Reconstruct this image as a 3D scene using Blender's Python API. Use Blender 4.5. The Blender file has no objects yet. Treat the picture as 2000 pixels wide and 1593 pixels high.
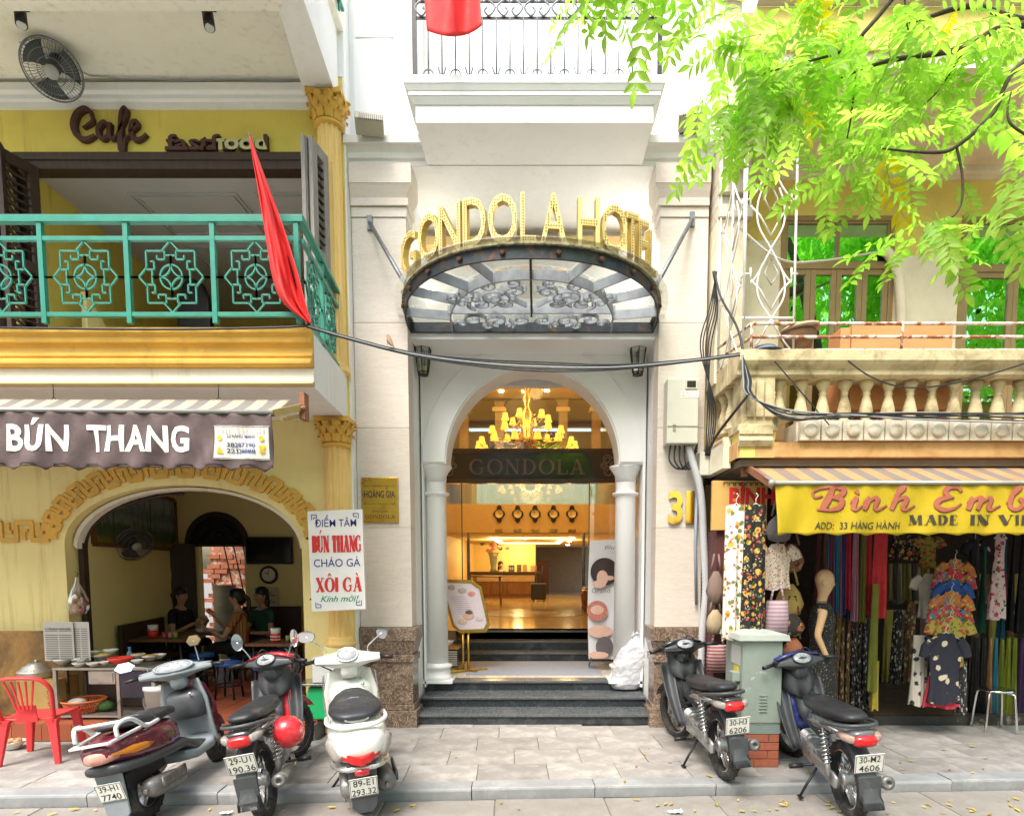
import bpy,math,random
from mathutils import Vector,Matrix,Euler,noise
R=math.radians
rnd=random.Random(7)
scn=bpy.context.scene
col=scn.collection
# ---------------------------------------------------------------- camera
F_PX,TILT,CXP,HZP,EYE=1200.0,R(4.5),1047.0,1105.0,1.75
CYP=HZP+F_PX*math.tan(TILT)
cam=bpy.data.cameras.new('camera')
cam.sensor_width=36.0
cam.lens=36.0*F_PX/2000.0
cam.shift_x=-(CXP-1000.0)/2000.0
cam.shift_y=(CYP-796.5)/2000.0
cam.clip_start=.05
cam.clip_end=1000
cam_o=bpy.data.objects.new('camera',cam)
cam_o.location=(0,0,EYE)
cam_o.rotation_euler=(R(90)-TILT,0,0)
col.objects.link(cam_o)
scn.camera=cam_o
# ---------------------------------------------------------------- sky and sun
SUN_EL,SUN_AZ=58.0,205.0
w=bpy.data.worlds.new('World')
scn.world=w
w.use_nodes=True
nt=w.node_tree
bg=nt.nodes['Background']
sky=nt.nodes.new('ShaderNodeTexSky')
sky.sky_type='NISHITA'
sky.sun_disc=False
sky.sun_elevation=R(SUN_EL)
sky.sun_rotation=R(SUN_AZ)
sky.air_density=1.6
sky.dust_density=4.0
sky.ozone_density=.6
nt.links.new(sky.outputs[0],bg.inputs[0])
bg.inputs[1].default_value=.15
sl=bpy.data.lights.new('sun','SUN')
sl.energy=1.5
sl.angle=R(24)
sl.color=(1.0,.975,.94)
so=bpy.data.objects.new('sun',sl)
d=Vector((math.sin(R(SUN_AZ))*math.cos(R(SUN_EL)),math.cos(R(SUN_AZ))*math.cos(R(SUN_EL)),math.sin(R(SUN_EL))))
so.rotation_euler=d.to_track_quat('Z','Y').to_euler()
so.location=d*40
col.objects.link(so)
vs=scn.view_settings
vs.view_transform='Standard'
vs.look='None'
vs.gamma=1
vs.exposure=1.45
scn.cycles.use_denoising=True
scn.cycles.max_bounces=8
scn.cycles.transparent_max_bounces=12
scn.cycles.caustics_reflective=False
scn.cycles.caustics_refractive=False
scn.cycles.sample_clamp_indirect=6
# ---------------------------------------------------------------- helpers
def ray(u,v):
 a,b=(u-CXP)/F_PX,-(v-CYP)/F_PX
 return Vector((a,math.cos(TILT)+b*math.sin(TILT),-math.sin(TILT)+b*math.cos(TILT)))
def P(u,v,Y):
 """survey: the point of the upright plane at depth Y that the photo shows at (u, v)"""
 r=ray(u,v)
 r*=Y/r.y
 return Vector((r.x,Y,EYE+r.z))
def PX(u,v,Y):return P(u,v,Y).x
def PZ(v,Y):return P(1047,v,Y).z
def G(u,v,z=.0):
 """survey: the point of the level plane at height z"""
 r=ray(u,v)
 r*=(z-EYE)/r.z
 return Vector((r.x,r.y,z))
V=Vector
class MB:
 def __init__(s):
  s.v,s.f,s.m,s.s=[],[],[],[]
 def add(s,vs,fs,mi=0,sm=False):
  b=len(s.v)
  s.v+=[tuple(p)for p in vs]
  for f in fs:
   s.f.append(tuple(b+i for i in f));s.m.append(mi);s.s.append(sm)
  return s
 def box(s,x0,x1,y0,y1,z0,z1,mi=0):
  vs=[(x,y,z)for z in(z0,z1)for y in(y0,y1)for x in(x0,x1)]
  return s.add(vs,[(0,2,3,1),(4,5,7,6),(0,1,5,4),(2,6,7,3),(0,4,6,2),(1,3,7,5)],mi)
 def obox(s,c,size,M=None,mi=0):
  hx,hy,hz=[q/2 for q in size]
  c=V(c)
  vs=[V((x,y,z))for z in(-hz,hz)for y in(-hy,hy)for x in(-hx,hx)]
  vs=[c+((M@p)if M is not None else p)for p in vs]
  return s.add(vs,[(0,2,3,1),(4,5,7,6),(0,1,5,4),(2,6,7,3),(0,4,6,2),(1,3,7,5)],mi)
 def bar(s,p0,p1,w,h=None,up=(0,0,1),mi=0):
  """rectangular bar; h along up, w sideways"""
  p0,p1=V(p0),V(p1)
  h=w if h is None else h
  d=(p1-p0)
  L=d.length
  if L<1e-6:return s
  d.normalize()
  up=V(up)
  sd=d.cross(up)
  if sd.length<1e-4:sd=d.cross(V((1,0,0)))
  sd.normalize()
  u=sd.cross(d)
  M=Matrix((d,sd,u)).transposed()
  return s.obox((p0+p1)/2,(L,w,h),M,mi)
 def cyl(s,p0,p1,r0,r1=None,n=12,caps=True,sm=True,mi=0):
  return s.tube([p0,p1],[r0,r0 if r1 is None else r1],n,caps=caps,sm=sm,mi=mi)
 def tube(s,pts,r,n=8,closed=False,caps=True,sm=True,mi=0,flat=1.0,up=None):
  pts=[V(p)for p in pts]
  k=len(pts)
  rs=r if isinstance(r,(list,tuple))else[r]*k
  def tan(i):
   if closed:t=pts[(i+1)%k]-pts[i-1]
   else:t=pts[min(i+1,k-1)]-pts[max(i-1,0)]
   return t.normalized()if t.length>1e-9 else V((0,0,1))
  t0=tan(0)
  nrm=V(up)if up is not None else(V((0,0,1))if abs(t0.z)<.9 else V((1,0,0)))
  nrm=(nrm-t0*nrm.dot(t0)).normalized()
  vs=[]
  for i in range(k):
   t=tan(i)
   q=(V(up)if up is not None else nrm)
   q=q-t*q.dot(t)
   nrm=q.normalized()if q.length>1e-6 else nrm
   b=t.cross(nrm)
   for j in range(n):
    a=2*math.pi*j/n
    vs.append(pts[i]+nrm*(math.cos(a)*rs[i])+b*(math.sin(a)*rs[i]*flat))
  fs=[]
  for i in range(k if closed else k-1):
   for j in range(n):
    a,b2=i*n+j,i*n+(j+1)%n
    c,d2=((i+1)%k)*n+(j+1)%n,((i+1)%k)*n+j
    fs.append((a,d2,c,b2))
  s.add(vs,fs,mi,sm)
  if caps and not closed:
   b=len(s.v)-len(vs)
   s.f.append(tuple(b+j for j in range(n)));s.m.append(mi);s.s.append(False)
   e=b+(k-1)*n
   s.f.append(tuple(e+n-1-j for j in range(n)));s.m.append(mi);s.s.append(False)
  return s
 def lathe(s,prof,c=(0,0,0),n=20,M=None,sm=True,mi=0,a0=.0,a1=None,sx=1.0,sy=1.0):
  c=V(c)
  full=a1 is None
  k=n if full else n+1
  vs=[]
  for(r,z)in prof:
   for j in range(k):
    a=a0+(2*math.pi if full else a1-a0)*j/n
    p=V((r*math.cos(a)*sx,r*math.sin(a)*sy,z))
    vs.append(c+(M@p if M is not None else p))
  fs=[]
  for i in range(len(prof)-1):
   for j in range(n):
    j2=(j+1)%k
    fs.append((i*k+j,i*k+j2,(i+1)*k+j2,(i+1)*k+j))
  return s.add(vs,fs,mi,sm)
 def torus(s,c,R0,r,M=None,n=32,m=8,mi=0,flat=1.0):
  prof=[(R0+r*math.cos(2*math.pi*i/m),flat*r*math.sin(2*math.pi*i/m))for i in range(m+1)]
  return s.lathe(prof,c,n,M,True,mi)
 def ball(s,c,rx,ry=None,rz=None,n=14,m=9,M=None,mi=0):
  ry=rx if ry is None else ry
  rz=rx if rz is None else rz
  prof=[(max(1e-4,math.sin(math.pi*i/m)),-math.cos(math.pi*i/m))for i in range(m+1)]
  D=Matrix.Diagonal((rx,ry,rz))
  return s.lathe(prof,c,n,(M@D)if M is not None else D,True,mi)
 def prism(s,poly,o,a,b,depth,mi=0,sm=False):
  """polygon (p,q) in plane o + p*a + q*b, extruded by vector depth"""
  o,a,b,dp=V(o),V(a),V(b),V(depth)
  n=len(poly)
  base=[o+a*p+b*q for p,q in poly]
  vs=base+[p+dp for p in base]
  fs=[tuple(range(n)),tuple(range(2*n-1,n-1,-1))]
  fs+=[(i,n+i,n+(i+1)%n,(i+1)%n)for i in range(n)]
  b0=len(s.v)
  s.add(vs,fs,mi,False)
  if sm:
   for q in range(len(s.f)-n,len(s.f)):s.s[q]=True
  return s
 def loft(s,rings,cap=True,mi=0,sm=True,closed=True):
  n=len(rings[0])
  vs=[p for r in rings for p in r]
  fs=[]
  for i in range(len(rings)-1):
   for j in range(n if closed else n-1):
    j2=(j+1)%n
    fs.append((i*n+j,i*n+j2,(i+1)*n+j2,(i+1)*n+j))
  if cap:
   fs.append(tuple(reversed(range(n))))
   fs.append(tuple((len(rings)-1)*n+j for j in range(n)))
  return s.add(vs,fs,mi,sm)
 def grid(s,fn,nu,nv,mi=0,sm=True):
  vs=[fn(i/nu,j/nv)for i in range(nu+1)for j in range(nv+1)]
  k=nv+1
  fs=[(i*k+j,(i+1)*k+j,(i+1)*k+j+1,i*k+j+1)for i in range(nu)for j in range(nv)]
  return s.add(vs,fs,mi,sm)
 def profile(s,prof,p0,p1,out,mi=0,sm=False):
  """moulding: (o, z) profile swept from p0 to p1, o along the horizontal vector out"""
  p0,p1,out=V(p0),V(p1),V(out)
  r=[[p+out*o+V((0,0,z))for(o,z)in prof]for p in(p0,p1)]
  return s.loft(r,True,mi,sm)
 def xf(s,M):
  s.v=[tuple(M@V(p))for p in s.v]
  return s
def ring(x,zc,hw,hh,e=2.5,n=20,yc=.0,tilt=.0):
 """superellipse ring in the YZ plane at x, for bodies lofted along x"""
 out=[]
 for j in range(n):
  a=2*math.pi*j/n
  c,q=math.cos(a),math.sin(a)
  y=math.copysign(abs(c)**(2/e),c)*hw
  z=math.copysign(abs(q)**(2/e),q)*hh
  out.append(V((x-tilt*z,yc+y,zc+z)))
 return out
ORI={}
def _mesh(name,mb):
 me=bpy.data.meshes.new(name)
 me.from_pydata(mb.v,[],mb.f)
 me.polygons.foreach_set('material_index',mb.m)
 me.polygons.foreach_set('use_smooth',mb.s)
 me.update()
 return me
def obj(name,mb,mats,parent=None,bev=.0,local=False,kind=None,sub=0,solid=.0,label=None):
 if parent is not None and not local:
  o=ORI[parent.as_pointer()]
  mb.v=[(p[0]-o.x,p[1]-o.y,p[2]-o.z)for p in mb.v]
 me=_mesh(name,mb)
 if not isinstance(mats,(list,tuple)):mats=[mats]
 for m in mats:me.materials.append(m)
 ob=bpy.data.objects.new(name,me)
 col.objects.link(ob)
 if parent is not None:
  ob.parent=parent
  ORI[ob.as_pointer()]=ORI[parent.as_pointer()]if not local else V((0,0,0))
 else:
  ORI[ob.as_pointer()]=V((0,0,0))
 if solid:
  q=ob.modifiers.new('solid','SOLIDIFY');q.thickness=solid;q.offset=0
 if bev:
  q=ob.modifiers.new('bevel','BEVEL');q.width=bev;q.segments=2;q.limit_method='ANGLE';q.angle_limit=R(40)
 if sub:
  q=ob.modifiers.new('sub','SUBSURF');q.levels=sub;q.render_levels=sub
 if kind:ob['kind']=kind
 if label:ob['label']=label
 return ob
def share(name,src,parent,loc=None,rot=None,scale=None,mat=None):
 """another piece with the mesh of src; loc is a world position"""
 ob=bpy.data.objects.new(name,src.data if hasattr(src,'data')else src)
 col.objects.link(ob)
 ob.parent=parent
 if loc is not None:ob.location=V(loc)-ORI[parent.as_pointer()]
 if rot is not None:ob.rotation_euler=rot
 if scale is not None:ob.scale=scale
 return ob
def piece(name,mb,mat,parent,loc,bev=.0,rot=None,**kw):
 """a part modelled round its own origin and set at world position loc"""
 ob=obj(name,mb,mat,None,bev,**kw)
 ob.parent=parent
 ob.location=V(loc)-ORI[parent.as_pointer()]
 ORI[ob.as_pointer()]=V(loc)
 if rot is not None:ob.rotation_euler=rot
 return ob
def tag(o,label,cat,group=None):
 o['label']=label;o['category']=cat
 if group:o['group']=group
 return o
def thing(name,label,cat,loc=(0,0,0),group=None,rot=None):
 o=bpy.data.objects.new(name,None)
 o.empty_display_size=.1
 col.objects.link(o)
 o.location=loc
 if rot is not None:o.rotation_euler=rot
 ORI[o.as_pointer()]=V(loc)
 return tag(o,label,cat,group)
def one(name,mb,mat,label,cat,group=None,**kw):
 """a thing that is a single mesh"""
 return tag(obj(name,mb,mat,**kw),label,cat,group)
def structure(name,mb,mat,**kw):return obj(name,mb,mat,kind='structure',**kw)
def copytree(o,parent=None):
 c=o.copy();col.objects.link(c);c.parent=parent
 ORI[c.as_pointer()]=V(o.location)if parent is None else V((0,0,0))
 for ch in list(o.children):copytree(ch,c)
 return c
X1,Y1,Z1=V((1,0,0)),V((0,1,0)),V((0,0,1))
def rotm(ax,deg):return Matrix.Rotation(R(deg),3,ax)
def frame(d,up=(0,0,1)):
 """matrix whose local z looks along d"""
 d=V(d).normalized();up=V(up)
 x=up.cross(d)
 if x.length<1e-4:x=V((1,0,0)).cross(d)
 x.normalize();y=d.cross(x)
 return Matrix((x,y,d)).transposed()
def arc(cx,cz,r,a0,a1,n,rz=None):
 rz=r if rz is None else rz
 return[(cx+r*math.cos(R(a0+(a1-a0)*i/n)),cz+rz*math.sin(R(a0+(a1-a0)*i/n)))for i in range(n+1)]
def spline(pts,n=8):
 """Catmull-Rom through points of any dimension"""
 pts=[tuple(p)for p in pts]
 out=[]
 for i in range(len(pts)-1):
  p0=pts[max(i-1,0)];p1=pts[i];p2=pts[i+1];p3=pts[min(i+2,len(pts)-1)]
  for k in range(n):
   t=k/n
   out.append(tuple(.5*((2*b)+(-a+c)*t+(2*a-5*b+4*c-e)*t*t+(-a+3*b-3*c+e)*t**3)for a,b,c,e in zip(p0,p1,p2,p3)))
 out.append(pts[-1])
 return out
# ---------------------------------------------------------------- materials
MATS={}
def _new(name):
 m=bpy.data.materials.new(name);m.use_nodes=True
 return m,m.node_tree,m.node_tree.nodes['Principled BSDF']
def _node(nt,t,**kw):
 n=nt.nodes.new(t)
 for k,v in kw.items():setattr(n,k,v)
 return n
def _mix(nt,fac,a,b,blend='MIX'):
 n=_node(nt,'ShaderNodeMix',data_type='RGBA',blend_type=blend)
 for i,q in((0,fac),(6,a),(7,b)):
  if hasattr(q,'default_value')or hasattr(q,'is_linked'):nt.links.new(q,n.inputs[i])
  else:n.inputs[i].default_value=(*q,1)if isinstance(q,tuple)else q
 return n.outputs[2]
def _noise(nt,co,scale,detail=4,rough=.6,dist=.0):
 n=_node(nt,'ShaderNodeTexNoise')
 n.inputs['Scale'].default_value=scale;n.inputs['Detail'].default_value=detail
 n.inputs['Roughness'].default_value=rough;n.inputs['Distortion'].default_value=dist
 if co is not None:nt.links.new(co,n.inputs['Vector'])
 return n.outputs['Fac']
def _ramp(nt,fac,stops):
 n=_node(nt,'ShaderNodeValToRGB')
 cr=n.color_ramp
 while len(cr.elements)<len(stops):cr.elements.new(.5)
 for e,(p,c)in zip(cr.elements,stops):
  e.position=p;e.color=(*c,1)if isinstance(c,tuple)else(c,c,c,1)
 nt.links.new(fac,n.inputs[0])
 return n.outputs[0]
def _co(nt,scale=(1,1,1),rot=(0,0,0),kind='Object'):
 t=_node(nt,'ShaderNodeTexCoord')
 m=_node(nt,'ShaderNodeMapping')
 m.inputs['Scale'].default_value=scale;m.inputs['Rotation'].default_value=rot
 nt.links.new(t.outputs[kind],m.inputs[0])
 return m.outputs[0]
def _geo(nt,scale=(1,1,1),rot=(0,0,0)):
 t=_node(nt,'ShaderNodeNewGeometry')
 m=_node(nt,'ShaderNodeMapping')
 m.inputs['Scale'].default_value=scale;m.inputs['Rotation'].default_value=rot
 nt.links.new(t.outputs['Position'],m.inputs[0])
 return m.outputs[0]
def mat(name,c,rough=.6,metal=.0,var=.12,vs=6.0,bump=.0,bs=60.0,c2=None,th=(.45,.6),dirt=None,ds=3.0,dth=(.55,.75),emit=.0,alpha=1.0,coat=.0,spec=.5,trans=.0,ior=1.45,stretch=(1,1,1),objrand=.0,streak=None,sth=(.52,.72)):
 """paint, plaster, plastic, metal: base colour with slow mottling, optional second colour in patches, dirt and fine relief"""
 if name in MATS:return MATS[name]
 m,nt,b=_new(name)
 co=_geo(nt,stretch)if not objrand else _co(nt,stretch)
 cc=c
 if var:
  n=_noise(nt,co,vs,5)
  k=1-var
  cc=_mix(nt,_ramp(nt,n,[(.3,.0),(.7,1.0)]),tuple(q*k for q in c),tuple(min(1,q*(1+var*.6))for q in c))
 if c2 is not None:
  n=_noise(nt,co,vs*1.7,6,.65)
  cc=_mix(nt,_ramp(nt,n,[(th[0],.0),(th[1],1.0)]),cc,c2)
 if dirt is not None:
  n=_noise(nt,co,ds,7,.7,.4)
  cc=_mix(nt,_ramp(nt,n,[(dth[0],.0),(dth[1],1.0)]),cc,dirt)
 if streak is not None:
  n=_noise(nt,_geo(nt,(5,5,.35)),2.2,6,.7)
  n3=_noise(nt,_geo(nt),.9,3)
  ml=_node(nt,'ShaderNodeMath',operation='MULTIPLY')
  nt.links.new(_ramp(nt,n,[(sth[0],.0),(sth[1],1.0)]),ml.inputs[0]);nt.links.new(_ramp(nt,n3,[(.38,.0),(.62,1.0)]),ml.inputs[1])
  cc=_mix(nt,ml.outputs[0],cc,streak)
 if objrand:
  oi=_node(nt,'ShaderNodeObjectInfo')
  hs=_node(nt,'ShaderNodeHueSaturation')
  mr=_node(nt,'ShaderNodeMapRange')
  nt.links.new(oi.outputs['Random'],mr.inputs[0])
  mr.inputs[3].default_value=1-objrand;mr.inputs[4].default_value=1+objrand
  nt.links.new(mr.outputs[0],hs.inputs['Value'])
  if isinstance(cc,tuple):hs.inputs['Color'].default_value=(*cc,1)
  else:nt.links.new(cc,hs.inputs['Color'])
  cc=hs.outputs[0]
 if isinstance(cc,tuple):b.inputs['Base Color'].default_value=(*cc,1)
 else:nt.links.new(cc,b.inputs['Base Color'])
 b.inputs['Metallic'].default_value=metal
 b.inputs['IOR'].default_value=ior
 b.inputs['Specular IOR Level'].default_value=spec
 b.inputs['Coat Weight'].default_value=coat
 b.inputs['Transmission Weight'].default_value=trans
 b.inputs['Alpha'].default_value=alpha
 if var and rough>.05:
  n2=_noise(nt,co,vs*2.3,4)
  nt.links.new(_ramp(nt,n2,[(.3,max(.02,rough*.8)),(.7,min(1,rough*1.2))]),b.inputs['Roughness'])
 else:b.inputs['Roughness'].default_value=rough
 if bump:
  bn=_node(nt,'ShaderNodeBump')
  bn.inputs['Strength'].default_value=bump;bn.inputs['Distance'].default_value=.01
  nt.links.new(_noise(nt,co,bs,5),bn.inputs['Height'])
  nt.links.new(bn.outputs[0],b.inputs['Normal'])
 if emit:
  b.inputs['Emission Color'].default_value=(*c,1);b.inputs['Emission Strength'].default_value=emit
 MATS[name]=m
 return m
def glassmat(name,tint=(1,1,1),refl=.12,rough=.0,rcol=(1,1,1),edge=True):
 """thin pane: see-through with a mirror share"""
 if name in MATS:return MATS[name]
 m,nt,b=_new(name)
 nt.nodes.remove(b)
 out=nt.nodes['Material Output']
 tr=_node(nt,'ShaderNodeBsdfTransparent');tr.inputs[0].default_value=(*tint,1)
 gl=_node(nt,'ShaderNodeBsdfGlossy');gl.inputs['Roughness'].default_value=rough;gl.inputs[0].default_value=(*rcol,1)
 mx=_node(nt,'ShaderNodeMixShader')
 if edge:
  lw=_node(nt,'ShaderNodeLayerWeight');lw.inputs[0].default_value=.5
  mr=_node(nt,'ShaderNodeMapRange')
  nt.links.new(lw.outputs['Facing'],mr.inputs[0])
  mr.inputs[3].default_value=refl;mr.inputs[4].default_value=min(1,refl+.6)
  nt.links.new(mr.outputs[0],mx.inputs[0])
 else:mx.inputs[0].default_value=refl
 nt.links.new(tr.outputs[0],mx.inputs[1]);nt.links.new(gl.outputs[0],mx.inputs[2])
 nt.links.new(mx.outputs[0],out.inputs[0])
 MATS[name]=m
 return m
def emat(name,c,s):
 if name in MATS:return MATS[name]
 m,nt,b=_new(name)
 b.inputs['Base Color'].default_value=(*c,1)
 b.inputs['Emission Color'].default_value=(*c,1);b.inputs['Emission Strength'].default_value=s
 MATS[name]=m
 return m
# ---------------------------------------------------------------- lettering
def textmb(s,size=1.0,width=None,cap=None,ext=.0,shear=.0,bold=.0,align='CENTER',space=1.0):
 """lettering in the XZ plane facing -Y, centred on the baseline middle"""
 cu=bpy.data.curves.new('lettering','FONT')
 cu.body=s;cu.size=1.0;cu.align_x=align;cu.shear=shear;cu.offset=bold;cu.space_character=space
 cu.fill_mode='BOTH' if ext else 'FRONT'
 cu.resolution_u=3
 cu.extrude=.5 if ext else .0
 o=bpy.data.objects.new('lettering',cu)
 col.objects.link(o)
 dg=bpy.context.evaluated_depsgraph_get()
 me=o.evaluated_get(dg).to_mesh()
 vs=[v.co.copy()for v in me.vertices]
 fs=[tuple(p.vertices)for p in me.polygons]
 o.evaluated_get(dg).to_mesh_clear()
 bpy.data.objects.remove(o);bpy.data.curves.remove(cu)
 x0=min(v.x for v in vs);x1=max(v.x for v in vs)
 sx=(width/(x1-x0))if width else size
 sz=(cap/.73)if cap else sx
 mx=(x0+x1)/2 if align=='CENTER' else x0
 mb=MB()
 mb.add([((v.x-mx)*sx,-v.z*2*ext*.5,v.y*sz)for v in vs],fs)
 return mb
def put(mb,o,a=(1,0,0),b=(0,0,1),n=None):
 """move lettering: local x->a, local z->b, local y->n"""
 a,b=V(a),V(b)
 n=V(n)if n is not None else b.cross(a)
 o=V(o)
 mb.v=[tuple(o+a*p[0]+n*p[1]+b*p[2])for p in mb.v]
 return mb
def stroke(mb,pts,w,o=.0,d=.004,mi=0):
 """flat ribbon of varying width in XZ (pts x,z[,w]) with thickness d towards -Y, lifted by o"""
 n=len(pts)
 L,Rr=[],[]
 for i in range(n):
  a=pts[max(i-1,0)];c=pts[min(i+1,n-1)]
  dx,dz=c[0]-a[0],c[1]-a[1]
  q=math.hypot(dx,dz)or 1
  ww=(pts[i][2]if len(pts[i])>2 else w)/2
  L.append((pts[i][0]-dz/q*ww,pts[i][1]+dx/q*ww));Rr.append((pts[i][0]+dz/q*ww,pts[i][1]-dx/q*ww))
 vs=[(x,-o-d,z)for x,z in L]+[(x,-o-d,z)for x,z in Rr]+[(x,-o,z)for x,z in L]+[(x,-o,z)for x,z in Rr]
 fs=[]
 for i in range(n-1):
  fs+=[(i,i+1,n+i+1,n+i),(2*n+i,3*n+i,3*n+i+1,2*n+i+1),(i,2*n+i,2*n+i+1,i+1),(n+i,n+i+1,3*n+i+1,3*n+i)]
 fs+=[(0,n,3*n,2*n),(n-1,3*n-1,4*n-1,2*n-1)]
 mb.add(vs,fs,mi)
def _el(cx,cz,rx,rz,a0,a1,w0,w1,n=20):
 out=[]
 for i in range(n+1):
  a=R(a0+(a1-a0)*i/n)
  k=abs(math.cos(a))**1.5
  out.append((cx+rx*math.cos(a),cz+rz*math.sin(a),w0+(w1-w0)*k))
 return out
def serif_glyph(ch,T=.17,t=.06):
 h=t/2
 def ft(x,z,w=.3):return[(x-w/2,z,t),(x+w/2,z,t)]
 st=lambda x:[(x,0,T),(x,1,T)]
 g={'I':(.36,[st(.18),ft(.18,h),ft(.18,1-h)]),'L':(.66,[st(.18),ft(.18,h),ft(.18,1-h),[(.18,h,t),(.62,h,t)],[(.61,h,.05),(.63,.28,.05)]]),'N':(.86,[[(.16,0,t),(.16,1,t)],[(.72,0,t),(.72,1,t)],[(.16,.97,T),(.72,.03,T)],ft(.16,h,.24),ft(.72,1-h,.24),ft(.1,1-h,.2)]),'A':(.86,[[(.43,1,t),(.14,0,t)],[(.43,1,T),(.70,0,T)],[(.24,.34,t),(.6,.34,t)],ft(.13,h,.25),ft(.71,h,.3)]),'H':(.9,[st(.2),st(.7),[(.2,.5,t),(.7,.5,t)],ft(.2,h),ft(.2,1-h),ft(.7,h),ft(.7,1-h)]),'T':(.76,[st(.38),ft(.38,h),[(.05,1-h,t),(.71,1-h,t)],[(.07,1-h,.05),(.05,.72,.05)],[(.69,1-h,.05),(.71,.72,.05)]]),'U':(.86,[[(.18,1,T),(.18,.3,T)],[(.70,1,t),(.70,.3,t)],_el(.44,.3,.26,.27,180,360,t,(T+t)/2),ft(.18,1-h),ft(.70,1-h,.24)]),'B':(.76,[st(.2),ft(.15,h,.25),ft(.15,1-h,.25),[(.18,.52,t),(.4,.52,t)],[(.18,h,t),(.42,h,t)],[(.18,1-h,t),(.4,1-h,t)],_el(.39,.75,.2,.22,90,-90,t,T),_el(.41,.275,.24,.245,90,-90,t,T)]),'D':(.86,[st(.2),ft(.15,h,.25),ft(.15,1-h,.25),[(.18,h,t),(.36,h,t)],[(.18,1-h,t),(.36,1-h,t)],_el(.34,.5,.38,.47,90,-90,t,T)]),'P':(.72,[st(.2),ft(.2,h),ft(.15,1-h,.25),[(.18,.46,t),(.4,.46,t)],[(.18,1-h,t),(.4,1-h,t)],_el(.39,.72,.22,.255,90,-90,t,T)]),'O':(.92,[_el(.46,.5,.36,.47,0,360,t,T,36)]),'G':(.92,[_el(.48,.5,.37,.47,50,310,t,T,28),[(.72,.12,.12),(.72,.42,.12)],ft(.7,.43,.3),[(.7,.86,.06),(.73,.66,.06)]]),'C':(.86,[_el(.48,.5,.37,.47,45,315,t,T,28),[(.72,.88,.06),(.75,.66,.06)]]),'E':(.7,[st(.2),ft(.15,h,.25),[(.18,h,t),(.6,h,t)],[(.18,1-h,t),(.58,1-h,t)],[(.18,.52,t),(.46,.52,t)],[(.6,h,.05),(.62,.27,.05)],[(.58,1-h,.05),(.59,.76,.05)],[(.46,.42,.05),(.46,.62,.05)]]),'M':(1.06,[[(.16,0,t),(.16,1,t)],[(.88,0,T),(.88,1,T)],[(.2,1,T),(.52,.05,T)],[(.52,.05,t),(.86,1,t)],ft(.16,h,.24),ft(.88,h),ft(.12,1-h,.22),ft(.92,1-h,.22)]),'V':(.84,[[(.14,1,T),(.43,0,T)],[(.43,0,t),(.7,1,t)],ft(.14,1-h),ft(.7,1-h,.24)]),'X':(.86,[[(.16,1,T),(.68,0,T)],[(.68,1,t),(.16,0,t)],ft(.17,1-h),ft(.69,h),ft(.68,1-h,.25),ft(.16,h,.25)]),' ':(.4,[]),}
 return g[ch]
ACC={'Ú':('U',[[(.42,1.1,.05),(.58,1.32,.12)]]),'À':('A',[[(.5,1.08,.05),(.34,1.3,.12)]]),'Ô':('O',[[(.3,1.1,.07),(.46,1.28,.09)],[(.46,1.28,.09),(.62,1.1,.07)]]),'Ủ':('U',[[(.4,1.22,.07),(.5,1.3,.07),(.55,1.2,.07),(.46,1.1,.07)]])}
def serif(s,cap,width,T=.17,t=.06,d=.004,gap=.06):
 mb=MB();x=0;k=0
 items=[]
 for ch in s:
  base,acc=ACC.get(ch,(ch,[]))
  wd,ss=serif_glyph(base,T,t)
  items.append((x,ss+acc));x+=wd+(gap if ch!=' ' else 0)
 tot=x-gap
 sx=width/tot
 for x0,ss in items:
  for q in ss:
   k+=1
   stroke(mb,[((x0+p[0]-tot/2)*sx,p[1]*cap,p[2]*(cap+sx)/2)for p in q],0,(k%9)*.00012,d)
 return mb
def script(strokes,o,sc,d,off=.0,n=7,aspect=1.0):
 mb=MB()
 for i,q in enumerate(strokes):
  pts=spline(q,n)
  stroke(mb,[(o[0]+p[0]*sc*aspect,o[1]+p[1]*sc,p[2]*sc)for p in pts],0,off+.0003*i,d)
 return mb
# ================================================================ surfaces
CREAM=mat('cream_plaster',(.86,.83,.71),.8,var=.05,vs=2,dirt=(.70,.63,.45),ds=1.5,dth=(.62,.85),bump=.15,bs=40,streak=(.55,.48,.33))
WHITE=mat('white_paint',(.84,.835,.81),.65,var=.04,vs=1.5,dirt=(.66,.62,.53),ds=1.2,dth=(.6,.9),bump=.08,bs=50,streak=(.74,.72,.67))
WHITE2=mat('white_enamel',(.87,.87,.86),.45,var=.03,vs=2,bump=.05,bs=30)
YELLOW=mat('yellow_plaster',(.78,.64,.14),.8,var=.1,vs=1.6,dirt=(.62,.50,.12),ds=1.1,dth=(.55,.85),bump=.2,bs=45,streak=(.50,.36,.10))
PALEY=mat('pale_yellow_plaster',(.86,.74,.33),.8,var=.08,vs=1.3,dirt=(.66,.50,.20),ds=1.0,dth=(.55,.85),bump=.2,bs=45,streak=(.58,.42,.15))
OCHRE=mat('ochre_paint',(.72,.42,.07),.6,var=.14,vs=3,dirt=(.36,.24,.09),ds=5,dth=(.62,.78),bump=.15,bs=50,streak=(.34,.20,.05))
PEACH=mat('apricot_paint',(.86,.58,.20),.65,var=.08,vs=3,dirt=(.6,.38,.12),ds=5,dth=(.62,.85))
GREENR=mat('green_enamel',(.022,.235,.165),.4,var=.16,vs=9,dirt=(.30,.16,.08),ds=14,dth=(.70,.78))
DWOOD=mat('dark_stained_wood',(.045,.026,.016),.55,var=.3,vs=5,stretch=(6,6,1),bump=.2,bs=30)
BWOOD=mat('brown_wood',(.17,.075,.03),.5,var=.35,vs=4,stretch=(5,5,1),bump=.15,bs=25)
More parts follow.
